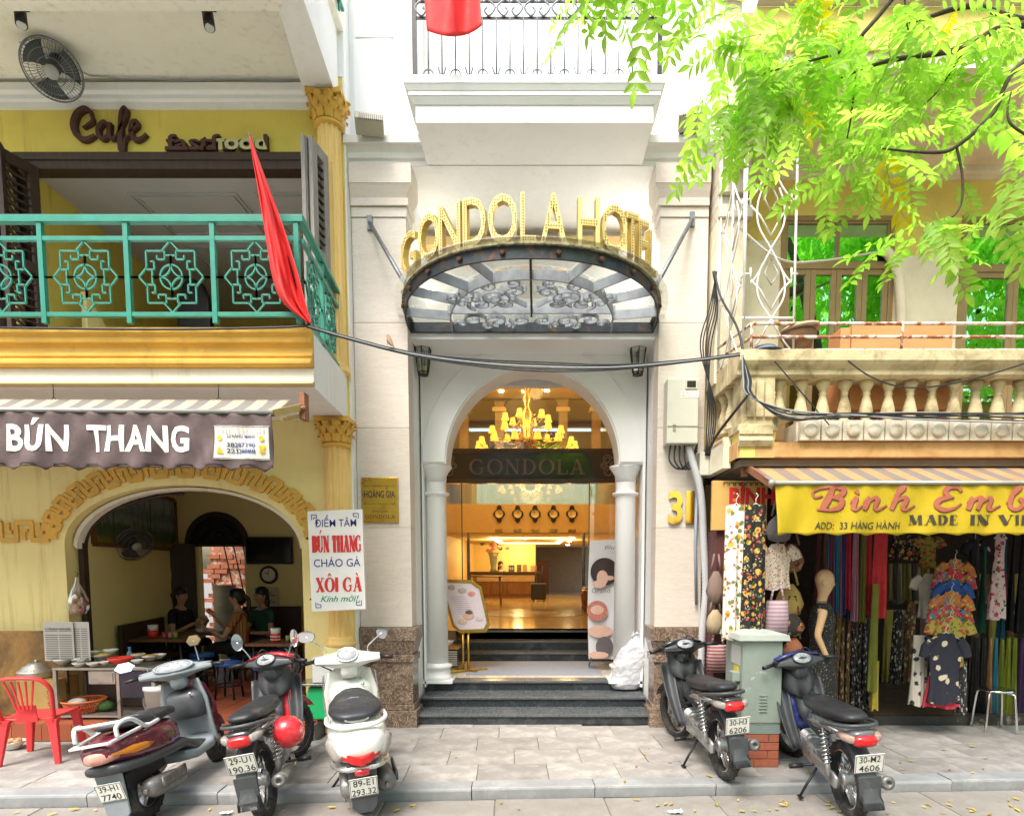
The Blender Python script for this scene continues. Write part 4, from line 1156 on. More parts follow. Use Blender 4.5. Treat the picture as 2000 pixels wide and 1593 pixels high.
for(chh,_u),(ph,yw),lw_ in zip(LU,LPH,LWS):
 H_=.385
 t_=textmb(chh,width=lw_,cap=H_,ext=.06,bold=.006)
 zmin=min(p[2]for p in t_.v);zmax=max(p[2]for p in t_.v)
 t_.v=[(x,y,(z-zmin)*H_/(zmax-zmin))for x,y,z in t_.v]
 tris=[]
 front=MB()
 for f in t_.f:
  if all(t_.v[i][1]<-.029 for i in f):
   for q in range(1,len(f)-1):tris.append([(t_.v[i][0],t_.v[i][2])for i in(f[0],f[q],f[q+1])])
   front.add([(t_.v[i][0],-.0325,t_.v[i][2])for i in f],[tuple(range(len(f)))])
 studs=MB()
 k=0
 for iz in range(1,19):
  for ix in range(-8,9):
   x,z=ix*.021+(.0 if chh in 'OGD' else 0),iz*.0226
   if all(inside(tris,x+dx,z+dz)for dx,dz in((-.009,0),(.009,0),(0,.009),(0,-.009))):
    studs.lathe([(.0065,0),(.004,.006),(.0005,.007)],(x,-.0327,z),6,rotm('X',90))
 p=cpt(ph,.985,.118+.09*(ph/75)**2);p2=cpt(ph+1,.985,.118);p0=cpt(ph-1,.985,.118)
 tg=V((math.cos(R(yw)),math.sin(R(yw)),0))
 for mbx in(t_,front,studs):put(mbx,p,tg,Z1)
 lo_=obj('letter',t_,GOLDL,sg)
 obj('face',front,GOLDF,lo_);obj('studs',studs,BULB,lo_,kind='stuff')
hr=thing('hotel_balcony_railing','black wrought iron railing with scrolls on the hotel balcony','railing',(0,BF,zt2))
x0r,x1r,yr=bx0+.0,bx1+.05,BF+.0
m=MB();m.box(x0r-.02,x0r+.02,yr-.02,yr+.02,zt2,zt2+1.0);obj('post',m,BLACKP,hr)
m=MB();m.box(x1r-.02,x1r+.02,yr-.02,yr+.02,zt2,zt2+1.0);obj('post',m,BLACKP,hr)
nb=18
zr=PZ(36,yr)
for z in(zr,zr+.14):m=MB();m.bar((x0r,yr,z),(x1r,yr,z),.012,.02);obj('rail',m,BLACKP,hr)
for k in range(1,nb):
 x=x0r+(x1r-x0r)*k/nb
 m=MB();m.cyl((x,yr,zt2),(x,yr,zr),.007,n=6);obj('bar',m,DSTEEL,hr)
 m=MB()
 for s_ in(-1,1):
  if k%2:m.tube([(x+s_*(.045*math.sin(R(t))),yr-.012,zt2+.02+.04*(1-math.cos(R(t))))for t in range(0,250,30)],.006,5)
  else:m.tube([(x,yr-.012,zt2+.03),(x+s_*.02,yr-.012,zt2+.07),(x+s_*.035,yr-.012,zt2+.12)],.007,5)
 obj('foot_scroll',m,DSTEEL,hr)
for k in range(9):
 x=x0r+(x1r-x0r)*(k+.5)/9
 m=MB()
 for s_ in(-1,1):m.tube([(x+s_*p_[0],yr-.014,zr+.02+p_[1])for p_ in spline([(0,.1),(.05,.12),(.115,.06),(.06,-.01),(.02,.03),(.04,.06)],4)],.009,6)
 obj('scroll',m,DSTEEL,hr)
# ================================================================ the shop house on the right
def stained(name,c,stain,sc=2.0,th=(.45,.7)):return mat(name,c,.85,var=.12,vs=3,dirt=stain,ds=sc,dth=th,bump=.25,bs=35)
OLDY=stained('aged_yellow_plaster',(.82,.68,.19),(.62,.48,.14),1.4,(.5,.85))
OLDC=stained('aged_cream_plaster',(.86,.79,.61),(.64,.52,.31),1.3,(.5,.85))
OLDS=stained('weathered_stone_paint',(.62,.52,.31),(.24,.18,.09),3.5,(.46,.68))
OLDW=stained('weathered_white_stone',(.70,.64,.52),(.42,.30,.16),5,(.5,.7))
TANB=stained('tan_beam_paint',(.66,.40,.17),(.45,.24,.08),3)
RUSTW=mat('rusty_white_pipe',(.70,.62,.52),.6,var=.1,vs=20,dirt=(.28,.10,.04),ds=10,dth=(.48,.56))
ALUB=mat('brown_aluminium',(.36,.25,.12),.45,.2,var=.12,vs=6)
GREENG=glassmat('green_reflective_glass',(.10,.30,.18),.55,.0,(.55,1.0,.62))
YR=6.75
rh=thing('shop_house','yellow shop house with stone baluster balcony and green glass windows, right of hotel','house',(4,YR,0))
RX0=hx3+.035
zw=PZ(330,YR)
W1=(PX(1522,600,YR),PX(1742,600,YR));W2=(PX(1870,600,YR),PX(2085,600,YR));wz0,wz1=2.92,PZ(422,YR)
def wallband(x0,x1,z0,z1,mt,name='wall'):m=MB();m.box(x0,x1,YR,YR+.2,z0,z1);obj(name,m,mt,rh)
m=MB();m.prism([(RX0,2.9),(RX0,zw),(8.4,zw),(8.4,2.9),(W2[1],2.9),(W2[1],wz1),(W2[0],wz1),(W2[0],2.9),(W1[1],2.9),(W1[1],wz1),(W1[0],wz1),(W1[0],2.9)],(0,YR,0),X1,Z1,(0,.2,0));obj('wall',m,OLDY,rh)
m=MB();m.prism([(RX0+.01,2.95),(RX0+.01,PZ(470,YR)),(W1[0]-.01,PZ(470,YR)),(W1[0]-.01,2.95)],(0,YR-.006,0),X1,Z1,(0,.005,0));obj('lower_wash',m,OLDC,rh)
m=MB();m.prism([(W1[1]+.01,2.95),(W1[1]+.01,PZ(500,YR)),(W2[0]-.01,PZ(500,YR)),(W2[0]-.01,2.95)],(0,YR-.006,0),X1,Z1,(0,.005,0));obj('lower_wash',m,OLDC,rh)
fy=5.45
m=MB();m.box(RX0,8.4,fy,YR+.2,zw+.002,zw+.12);obj('soffit',m,OLDC,rh)
m=MB();m.profile([(0,0),(.03,0),(.03,.05),(.06,.07),(.06,.12),(0,.12)],(RX0,YR,zw-.12),(8.4,YR,zw-.12),(0,-1,0));obj('cornice',m,OLDC,rh)
m=MB();m.box(RX0,8.4,fy-.03,fy+.2,zw+.121,zw+.45);obj('fascia',m,OLDY,rh)
m=MB();m.profile([(0,0),(.08,.02),(.12,.1),(.12,.16),(0,.16)],(RX0,fy-.03,zw+.451),(8.4,fy-.03,zw+.451),(0,-1,0));obj('upper_moulding',m,OLDW,rh)
m=MB();m.box(RX0,8.4,fy+.2,fy+.35,zw+.6,9.5);obj('upper_wall',m,OLDC,rh)
px1=PX(1462,250,6.35)
for z0,z1,q in((3.6,5.2,0),(5.201,5.32,.04),(5.321,5.42,.0),(5.421,5.55,.06),(5.551,7.2,.02),(7.201,7.4,.08),(7.401,9,.0)):
 m=MB();m.box(RX0+.002,RX0+.30+q,6.42-q,YR-.001,z0,z1-.001);obj('pilaster_block',m,OLDW if z0>5.2 else OLDC,rh,bev=.006)
def window(x0,x1,zsplit,cols_top,cols_low,z0,z1,name='window'):
 w_=bpy.data.objects.new(name,None);col.objects.link(w_);w_.parent=rh;ORI[w_.as_pointer()]=ORI[rh.as_pointer()]
 m=MB();f=.05
 m.box(x0,x1,YR-.01,YR+.08,z1-f,z1);m.box(x0,x0+f,YR-.01,YR+.08,z0,z1-f-.001);m.box(x1-f,x1,YR-.01,YR+.08,z0,z1-f-.001);m.box(x0+f+.001,x1-f-.001,YR-.012,YR+.08,zsplit-.03,zsplit+.03)
 obj('frame',m,ALUB,w_,bev=.003)
 def row(n,za,zb,ft):
  for k in range(n):
   a=x0+f+(x1-x0-2*f)*k/n;b=x0+f+(x1-x0-2*f)*(k+1)/n
   s_=bpy.data.objects.new('sash',None);
   m=MB()
   m.box(a+.002,a+ft,YR+.0,YR+.06,za,zb);m.box(b-ft,b-.002,YR+.0,YR+.06,za,zb);m.box(a+ft+.001,b-ft-.001,YR+.002,YR+.058,zb-ft,zb);m.box(a+ft+.001,b-ft-.001,YR+.002,YR+.058,za,za+ft)
   so_=obj('sash',m,ALUB,w_,bev=.002)
   m=MB();m.box(a+ft,b-ft,YR+.02,YR+.026,za+ft,zb-ft);obj('pane',m,GREENG,w_)
 row(cols_top,zsplit+.031,z1-f-.001,.022);row(cols_low,z0,zsplit-.031,.055)
window(W1[0],W1[1],PZ(520,YR),2,4,wz0,wz1);window(W2[0],W2[1],PZ(526,YR),1,2,wz0,wz1)
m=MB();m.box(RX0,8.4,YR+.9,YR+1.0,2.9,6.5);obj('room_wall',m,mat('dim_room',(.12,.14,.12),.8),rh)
BY=5.80
bxl=PX(1443,800,BY)
zz=lambda v:PZ(v,BY)
m=MB();m.box(bxl,8.4,BY+.02,YR-.001,zz(893),zz(862));obj('balcony_slab',m,TANB,rh)
m=MB();m.box(bxl+.16,8.4,BY+.0,BY+.018,zz(892),zz(863));obj('beam_face',m,TANB,rh)
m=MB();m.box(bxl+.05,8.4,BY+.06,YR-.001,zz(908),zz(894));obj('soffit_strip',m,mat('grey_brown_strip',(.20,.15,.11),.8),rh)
sq=.195
rs0=None
x=PX(1558,842,BY)
k=0
while x<8.0:
 if rs0 is None:
  mm=MB();mm.box(-sq/2+.006,sq/2-.006,-.03,.03,-.09,.09)
  rs0=piece('frieze_tile',mm,OLDW,rh,(x+sq/2,BY-.02,zz(842)),bev=.004)
  mm=MB();mm.lathe([(.001,.025),(.055,.022),(.062,.012),(.062,0)],(0,0,0),20,rotm('X',90));ds0=piece('frieze_disc',mm,OLDW,rh,(x+sq/2,BY-.05,zz(842)))
 else:share('frieze_tile',rs0,rh,(x+sq/2,BY-.02,zz(842)));share('frieze_disc',ds0,rh,(x+sq/2,BY-.05,zz(842)))
 x+=sq;k+=1
m=MB();m.box(PX(1556,842,BY),8.4,BY+.012,BY+.3,zz(861),zz(824));obj('frieze_core',m,OLDW,rh)
pa,pb=bxl+.02,PX(1513,780,BY)
m=MB();m.box(pa,pb,BY,BY+.25,zz(829),zz(733));obj('corner_pier',m,OLDS,rh)
for k in range(3):
 a=pa+.05+k*(pb-pa-.06)/3;m=MB();m.box(a,a+.07,BY-.025,BY-.001,zz(815),zz(745));obj('pier_rib',m,OLDS,rh,bev=.008)
m=MB();m.box(pa-.03,pb+.03,BY-.03,BY+.28,zz(842),zz(829)-.001);obj('pier_foot',m,OLDS,rh,bev=.006)
m=MB();m.box(pa,pb+.01,BY+.001,BY+.25,zz(893),zz(842)-.001);obj('pier_base',m,OLDY,rh)
m=MB();m.profile([(0,0),(.02,0),(.05,.05),(.02,.1),(.04,.11),(.04,.15),(0,.15)],(pa-.02,BY,zz(872)),(pb-.02,BY,zz(872)),(0,-1,0));obj('pier_bracket',m,OLDS,rh)
bl0=None
prof_=[(.0,0),(.055,0),(.055,.03),(.035,.04),(.06,.085),(.062,.12),(.045,.20),(.028,.27),(.038,.285),(.028,.30),(.035,.32),(.06,.37),(.062,.41),(.0,.41)]
u=1530
hb=(zz(737)-zz(822))/.41
while u<2500:
 x=PX(u,780,BY)
 if bl0 is None:bl0=piece('baluster',MB().lathe([(r_,z_*hb)for r_,z_ in prof_],(0,0,0),14),OLDS,rh,(x,BY+.11,zz(822)))
 else:share('baluster',bl0,rh,(x,BY+.11,zz(822)))
 u+=43.5
m=MB();m.profile([(-.25,0),(.0,0),(.02,.02),(.02,.06),(.06,.1),(.08,.13),(.08,zz(688)-zz(737)),(-.25,zz(688)-zz(737))],(pa-.05,BY,zz(737)+.001),(8.4,BY,zz(737)+.001),(0,-1,0));obj('coping',m,OLDS,rh,bev=.005)
sxl=RX0+.004
m=MB();m.box(sxl,pa-.002,BY+.26,YR-.002,zz(905),zz(842));obj('side_wall',m,OLDC,rh)
m=MB();m.box(sxl+.02,pa+.1,BY+.26,YR-.002,zz(737),zz(690));obj('side_coping',m,OLDS,rh,bev=.006)
for k in range(3):share('baluster',bl0,rh,(sxl+.11,BY+.4+k*.22,zz(822)))
m=MB();m.box(RX0,8.4,BY+.3,YR-.001,zz(850),zz(845));obj('balcony_floor',m,TANB,rh)
pr=thing('pipe_railing','rusty white pipe rails above the stone baluster balcony','railing',(4,BY,zz(690)))
py=BY-.03
for v in(632,658,684):
 z=PZ(v,py);xa=PX(1468,v,py)
 m=MB();m.cyl((xa,py,z),(8.4,py,z),.016,n=8);obj('rail',m,RUSTW,pr)
 m=MB();m.cyl((xa,py,z),(RX0+.03,YR-.35,z),.014,n=8);obj('rail',m,RUSTW,pr)
for u in(1468,1762,2050):x=PX(u,650,py);m=MB();m.cyl((x,py,zz(690)),(x,py,PZ(632,py)),.014,n=8);obj('post',m,RUSTW,pr)
gr=thing('window_grille','tall white iron grille of crossing loops at the balcony corner','grille',(PX(1505,500,py),py,3.9))
gy=BY+.02
WGR=mat('white_iron',(.80,.76,.70),.6,var=.08,vs=12,dirt=(.40,.22,.12),ds=9,dth=(.66,.74))
def GP(u,v):return P(u,v,gy)
for u0,u1 in((1456,1453),(1560,1549)):
 m=MB();m.cyl(GP(u0,210),GP(u1,632 if u0<1500 else 690),.012,n=6);obj('upright',m,WGR,gr)
m=MB();m.cyl(GP(1449,621),GP(1552,621),.012,n=6);obj('rail',m,WGR,gr)
def loops(fn,name):
 for k,v0 in enumerate((235,400,545)):
  m=MB();h=165 if k<2 else 150
  for s_ in(-1,1):
   m.tube([fn(s_*x_,v0+y_*h)for x_,y_ in spline([(16,-.2),(26,0),(24,.25),(0,.52),(-24,.8),(-40,.93)],5)],.009,5)
   m.tube([fn(s_*x_,v0-10+y_)for x_,y_ in((40,-12),(40,12))],.009,5);m.tube([fn(s_*40,v0-10),fn(s_*52,v0-10)],.009,5)
   m.tube([fn(s_*40,v0+2),fn(s_*22,v0+20),fn(0,v0+60)],.009,5)
  m.tube([fn(x_,v0-12+y_)for x_,y_ in((0,-28),(13,0),(0,24),(-13,0))],.008,5,closed=True)
  obj('loop_bars',m,WGR,gr)
loops(lambda du,v:P(1506+du,v,gy),'front')
side_a,side_b=V((PX(1455,500,gy),gy,0)),V((RX0+.03,6.4,0))
def SP(du,v):
 p=side_a.lerp(side_b,.5+du/110);return V((p.x,p.y,PZ(v,gy)))
loops(SP,'side')
for t in(0,.5,1.0):p=side_a.lerp(side_b,t);m=MB();m.cyl((p.x,p.y,zz(690)),(p.x,p.y,PZ(210,gy)),.011,n=6);obj('upright',m,WGR,gr)
p=P(1558,690,BY+.12)
m=MB();m.lathe([(0,0),(.10,0),(.13,.14),(.16,.17),(.16,.21),(.13,.21),(.12,.14),(0,.12)],(p.x,p.y,zz(688)+.002),18);one('plant_pot',m,mat('old_clay',(.30,.17,.10),.8,var=.25,vs=10),'brown clay pot standing on the stone balcony coping','pot')
m=MB();m.lathe([(.001,.03),(.17,.02),(.19,.0),(.18,-.01),(.001,-.01)],(p.x+.01,p.y-.02,zz(688)+.235),20,rotm('Y',-6));one('pot_lid',m,mat('tan_lid',(.52,.38,.26),.8,var=.15),'round tan lid lying on the brown clay pot','lid')
p=P(1493,690,BY+.1)
m=MB();m.lathe([(.001,.09),(.10,.075),(.15,.03),(.15,.0),(.001,0)],(p.x,p.y,zz(688)+.002),18);m.ball((p.x,p.y-.12,zz(688)+.02),.12,.08,.012);one('cloth_cap',m,mat('blue_grey_cap',(.16,.19,.24),.8),'blue grey cap lying on the balcony coping corner','cap')
for i,(u0,u1,v0,v1,yy)in enumerate(((1662,1862,634,705,6.05),(1640,1662,640,705,6.06))):
 a,b=P(u0,v1,yy),P(u1,v0,yy);m=MB();m.box(a.x,b.x,yy,yy+.25,zz(850)+.3,b.z);one('wooden_box',m,mat('orange_plywood',(.62,.28,.11),.6,var=.12,vs=3,stretch=(1,1,5)),('wide orange plywood box behind the rusty balcony rails','narrow orange board beside the plywood box on balcony')[i],'box',bev=.004)
for i,u in enumerate((1690,1740,1790,1845)):
 a=P(u-24,815,6.35);b=P(u+24,745,6.35);m=MB();m.prism([(a.x,zz(844)),(b.x,zz(844)),(b.x,b.z-.1)]+arc((a.x+b.x)/2,b.z-.1,(b.x-a.x)/2,10,170,8,.1)+[(a.x,b.z-.1)],(0,6.35-i*.012,0),X1,Z1,(0,.01,0));one('chair_back',m,MATS['orange_plywood'],'rounded orange board %s behind the stone balusters'%('first from the left','second from the left','third from the left','last on the right')[i],'board','orange boards behind the balusters')
m=MB();m.tube([P(u,v,YR-.06)for u,v in((1722,487),(1735,495),(1748,515),(1756,545),(1760,600),(1762,800))],.05,10);obj('drain_pipe',m,OLDC,rh)
m=MB();m.cyl(P(1514,822,BY-.06),P(1545,812,BY-.02),.045,n=14,caps=False);obj('pipe_stub',m,OLDS,rh)
# ---------------------------------------------------------------- ground floor shop
MAROON=mat('maroon_paint',(.10,.028,.028),.6,var=.15)
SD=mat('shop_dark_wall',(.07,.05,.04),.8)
m=MB();m.box(RX0,RX0+.10,6.2,YR+.2,0,PZ(1035,6.2));obj('shop_pier',m,MAROON,rh)
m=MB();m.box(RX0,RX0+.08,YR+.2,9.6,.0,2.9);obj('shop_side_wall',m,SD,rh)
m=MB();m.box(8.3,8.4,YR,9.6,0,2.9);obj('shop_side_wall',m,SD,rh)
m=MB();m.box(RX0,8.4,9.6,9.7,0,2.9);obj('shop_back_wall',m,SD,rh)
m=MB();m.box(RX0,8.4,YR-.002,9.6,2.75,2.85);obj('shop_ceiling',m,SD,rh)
m=MB();m.box(RX0+.11,8.4,6.70,9.6,-.02,.10);obj('shop_floor',m,mat('dark_shop_floor',(.13,.09,.06),.5,var=.2),rh)
m=MB();m.box(RX0+.11,8.4,6.66,6.699,0,.105);obj('shop_sill',m,mat('black_sill',(.035,.034,.03),.5,var=.3,dirt=(.3,.24,.15),ds=5,dth=(.58,.66)),rh)
# ================================================================ overhanging street tree
def leafmat(name,c,tr,ob=.25):
 m,nt,b=_new(name)
 oi=_node(nt,'ShaderNodeObjectInfo');hs=_node(nt,'ShaderNodeHueSaturation');mr=_node(nt,'ShaderNodeMapRange')
 nt.links.new(oi.outputs['Random'],mr.inputs[0]);mr.inputs[3].default_value=1-ob;mr.inputs[4].default_value=1+ob
 n=_noise(nt,_geo(nt),9,3)
 cc=_mix(nt,_ramp(nt,n,[(.35,0.),(.65,1.)]),c,tuple(min(1,q*1.35)for q in c))
 nt.links.new(cc,hs.inputs['Color']);nt.links.new(mr.outputs[0],hs.inputs['Value'])
 nt.links.new(hs.outputs[0],b.inputs['Base Color']);b.inputs['Roughness'].default_value=.5
 t=_node(nt,'ShaderNodeBsdfTranslucent');mx=_node(nt,'ShaderNodeMixShader');mx.inputs[0].default_value=tr
 hs2=_node(nt,'ShaderNodeHueSaturation');hs2.inputs['Value'].default_value=2.0;hs2.inputs['Saturation'].default_value=1.05
 nt.links.new(hs.outputs[0],hs2.inputs['Color']);nt.links.new(hs2.outputs[0],t.inputs[0])
 nt.links.new(b.outputs[0],mx.inputs[1]);nt.links.new(t.outputs[0],mx.inputs[2]);nt.links.new(mx.outputs[0],nt.nodes['Material Output'].inputs[0])
 return m
LEAF=leafmat('tree_leaf',(.25,.40,.06),.6)
LEAFYL=leafmat('tree_leaf_yellow',(.50,.40,.02),.5)
BARK=mat('tree_bark',(.07,.05,.038),.9,var=.3,vs=20,bump=.6,bs=60)
tr=thing('street_tree','leafy street tree with feathery lime green leaves overhanging from the right','tree',(4.7,4.15,-.05))
def PT(u,v,y):return P(u,v,y)
m=MB()
trunk=spline([(4.7,4.15,-.05,.16),(4.66,4.1,1.6,.13),(4.55,4.0,3.4,.115),(4.3,3.85,5.0,.09),(4.0,3.75,6.3,.06),(3.6,3.7,7.3,.03)],6)
m.tube([t[:3]for t in trunk],[t[3]for t in trunk],12);obj('trunk',m,BARK,tr)
BR=[[(2300,90,3.7,.04),(2000,40,3.6,.026),(1900,12,3.6,.022),(1800,38,3.6,.016),(1760,44,3.6,.010)],[(2350,60,3.6,.045),(2000,48,3.5,.030),(1880,95,3.5,.024),(1740,118,3.45,.018),(1675,140,3.4,.012),(1605,165,3.4,.006)],[(2000,-200,3.3,.03),(1800,-60,3.3,.022),(1700,50,3.25,.016),(1650,98,3.25,.012),(1540,130,3.2,.007)],[(2250,-60,3.2,.04),(2000,120,3.2,.020),(1940,220,3.15,.017),(1870,285,3.1,.014),(1820,298,3.1,.012),(1720,290,3.1,.006)],[(1868,285,3.1,.010),(1880,350,3.1,.009),(1872,410,3.1,.008),(1820,452,3.1,.006),(1802,452,3.1,.004)],[(1672,142,3.4,.009),(1662,230,3.4,.008),(1648,300,3.4,.004)],[(2080,300,3.0,.012),(1990,255,3.0,.010),(1968,225,3.0,.008),(1975,180,3.0,.004)],[(1880,105,3.5,.008),(1830,180,3.5,.007),(1790,215,3.5,.004)],[(1765,-40,3.5,.008),(1770,40,3.5,.007),(1780,75,3.5,.004)],[(1700,-300,3.1,.03),(1450,-250,3.1,.02),(1260,-120,3.1,.012),(1200,-20,3.1,.006)],[(1630,-40,3.3,.010),(1590,30,3.3,.005)],[(1540,130,3.2,.007),(1470,150,3.2,.004)],]
for b in BR:
 pts=[(*P(u,v,y),r)for u,v,y,r in b]
 sp_=spline(pts,6)
 m=MB();m.tube([t[:3]for t in sp_],[t[3]*.62 for t in sp_],8);obj('branch',m,BARK,tr)
m=MB()
for b in BR:
 if b[0][3]>.025:
  a=P(*b[0][:3]);q=V((4.5,3.95,4.3))if a.z<5 else V((4.1,3.8,6.0));sp_=spline([(*q,.07),(*(q.lerp(a,.5)+V((0,0,.15))),.05),(*a,b[0][3])],5);m=MB();m.tube([t[:3]for t in sp_],[t[3]for t in sp_],8);obj('limb',m,BARK,tr)
def compound(seed):
 """one feathery leaf: stalk along +x drooping to -z with paired leaflets"""
 r_=random.Random(seed);m=MB()
 n=r_.randint(7,10);L=r_.uniform(.30,.44)
 droop=r_.uniform(.12,.3)
 pos=lambda t:V((L*t,.02*math.sin(3*t+seed),-droop*L*t*t))
 m.tube([pos(t/6)for t in range(7)],[.0022-.0002*t for t in range(7)],4)
 for i in range(n):
  t=.16+.8*i/(n-1)
  for s_ in(-1,1):
   ll=r_.uniform(.07,.095)*(1-.25*abs(t-.5))
   lf_=leafletmb(ll,ll*.40,r_.uniform(.05,.3))
   M_=Euler((s_*r_.uniform(.1,.5),r_.uniform(-.1,.35),s_*R(r_.uniform(50,68)))).to_matrix()
   p0=pos(t)
   m.add([p0+M_@V(q)for q in lf_.v],lf_.f,0,True)
 lf_=leafletmb(.085,.034,.2);m.add([pos(1)+V(q)for q in lf_.v],lf_.f,0,True)
 me=_mesh('leaf',m);me.materials.append(LEAF)
 m2=me.copy();m2.materials.clear();m2.materials.append(LEAFYL)
 return me,m2
CL=[compound(i)for i in range(7)]
def leafat(p,az,el,sc,roll,yellow=False):
 k=rnd.randrange(7)
 o=bpy.data.objects.new('leaf',CL[k][1 if yellow else 0]);col.objects.link(o);o.parent=tr
 o.location=V(p)-ORI[tr.as_pointer()]
 o.rotation_euler=Euler((roll,el,az));o.scale=(sc,)*3
CLU=[(1540,132,3.2,16,.10,.7),(1475,150,3.2,13,.12,.8),(1430,110,3.2,8,.10,.3),(1600,165,3.4,13,.12,.7),(1648,300,3.4,10,.05,.6),(1720,290,3.1,9,.07,.4),(1802,452,3.1,8,.05,.6),(1968,225,3.0,5,.08,.4),(2010,330,3.0,6,.12,.6),(1790,215,3.5,10,.1,.6),(1780,75,3.5,12,.15,.6),(1760,44,3.6,9,.15,.4),(1640,60,3.3,12,.15,.5),(1590,30,3.3,10,.12,.6),(1900,60,3.6,12,.2,.5),(1980,100,3.5,10,.2,.6),(1200,-60,3.1,9,.09,.9),(1150,-75,3.1,4,.06,1.0),(1270,-75,3.1,6,.08,.8),(1450,20,3.2,9,.14,.5),(1530,30,3.3,11,.15,.5),(1700,140,3.5,11,.15,.6),(1850,130,3.6,10,.2,.6),(1700,-10,3.4,10,.2,.5),(1850,0,3.6,10,.2,.5),(1930,420,3.0,4,.05,.5),(1990,200,3.3,8,.15,.6),(1440,230,3.2,5,.06,.9)]
nl=0
for(u,v,y,n,sd,dr)in CLU:
 c=P(u,v,y)
 for i in range(n):
  if nl>298:break
  p=c+V((rnd.gauss(0,sd),rnd.gauss(0,sd),rnd.gauss(0,sd*.7)))
  leafat(p,6.283*(i+rnd.random())/n,dr*.75+rnd.uniform(-.5,.45),rnd.uniform(.6,1.1),rnd.uniform(-.5,.5),rnd.random()<.03)
  nl+=1
# ================================================================ signs, awning, flag and fittings on the left house
def stripes(name,c1,c2,freq,axis=0,duty=.5,rough=.8,c3=None):
 if name in MATS:return MATS[name]
 m,nt,b=_new(name)
 g_=_node(nt,'ShaderNodeNewGeometry');sx_=_node(nt,'ShaderNodeSeparateXYZ');nt.links.new(g_.outputs['Position'],sx_.inputs[0])
 a=_node(nt,'ShaderNodeMath',operation='MULTIPLY');a.inputs[1].default_value=freq;nt.links.new(sx_.outputs[axis],a.inputs[0])
 f=_node(nt,'ShaderNodeMath',operation='FRACT');nt.links.new(a.outputs[0],f.inputs[0])
 c=_node(nt,'ShaderNodeMath',operation='GREATER_THAN');c.inputs[1].default_value=duty;nt.links.new(f.outputs[0],c.inputs[0])
 n=_noise(nt,_geo(nt),5,5)
 cc=_mix(nt,c.outputs[0],c1,c2)
 cc=_mix(nt,_ramp(nt,n,[(.45,0.),(.8,.6)]),cc,tuple(q*.55 for q in c1))
 nt.links.new(cc,b.inputs['Base Color']);b.inputs['Roughness'].default_value=rough
 MATS[name]=m
 return m
def onto(mb,fn):
 """lay flat lettering (x, y=lift, z) on a surface function of (x, z)"""
 mb.v=[tuple(fn(p[0],p[2],p[1]))for p in mb.v]
 return mb
# --- brown awning
aw=thing('awning','brown awning valance lettered BÚN THANG with striped roll above, over the eatery','awning',(-3.5,5.0,2.9))
AX1=PX(533,860,4.85);AX0=-7.6
def avy(x):return 4.85+.03*(x-AX1)
def atop(x):return PZ(806,4.85)+.000*x-.012*(x-AX1)*.2
ABH=PZ(806,4.85)-PZ(916,4.85)
def val(x,t,lift=.0):
 """x along, t 0 top .. 1 bottom"""
 wr=.016*math.sin(x*9+2*t)*t+.012*math.sin(x*23+5*t+1)*(.4+t)+.008*math.sin(x*41-6*t)
 return V((x,avy(x)+wr-.02*t+lift,atop(x)-ABH*t))
m=MB();nu=280
def vfn(a,b):
 x=AX0+(AX1-AX0)*a
 sc_=1.0-.10*abs(math.sin(math.pi*x/.235))**.8*1.0
 return val(x,b*(1.06-.0)*(sc_ if b>.99 else 1.0))
m.grid(vfn,nu,14);obj('valance',m,mat('brown_awning_cloth',(.105,.072,.070),.75,var=.25,vs=7,bump=.3,bs=18,dirt=(.045,.032,.03),ds=6,dth=(.6,.8)),aw,solid=.004)
m=MB();m.grid(lambda a,b:(AX0+(AX1-AX0)*a,avy(AX1)+(5.21-4.85)*b,atop(AX0+(AX1-AX0)*a)+.01+(PZ(783,5.2)-atop(AX1))*b-.018*math.sin(b*3.14)+.006*math.sin(a*70)*(1-b)),120,6);obj('striped_roof',m,stripes('striped_awning_cloth',(.44,.38,.26),(.17,.16,.15),5.2),aw,solid=.004)
m=MB();m.tube([(AX0,avy(AX0),atop(AX0)+.005),(AX1+.01,avy(AX1),atop(AX1)+.005)],.017,8);obj('front_bar',m,mat('grey_rail',(.42,.42,.38),.5,.5),aw)
m=MB();m.bar((AX1+.0,4.86,atop(AX1)+.0),(-1.93,5.18,PZ(795,5.18)),.04,.05);m.bar((AX1+.05,4.9,atop(AX1)-.04),(-1.95,5.2,PZ(812,5.2)),.025,.03);obj('arm',m,mat('yellowed_arm',(.45,.34,.12),.5,.3,var=.2),aw)
m=MB();m.box(-1.945,-1.90,5.16,5.26,PZ(820,5.2),PZ(768,5.2));m.cyl((-1.955,5.15,PZ(800,5.2)),(-1.88,5.15,PZ(800,5.2)),.02,n=8);obj('bracket',m,mat('rust_bracket',(.30,.13,.07),.7,.2,var=.3,vs=14),aw)
for u in(105,427):
 p=P(u,776,5.24);m=MB();m.torus((p.x,p.y,p.z-.02),.018,.004,rotm('X',90),12,5);m.cyl((p.x,p.y,p.z),(p.x,p.y,3.25),.004,n=5);obj('hook',m,BLACKP,aw)
def lay(mb,x0,t0):
 """lettering baseline at x0 and valance fraction t0"""
 mb.v=[tuple(val(x0+p[0],t0-p[2]/ABH,-.007+p[1]*.2))for p in mb.v]
 return mb
WLET=mat('white_cloth_letters',(.80,.78,.74),.7,var=.12,vs=20)
xa,xb=PX(6,870,4.72),PX(365,870,4.8)
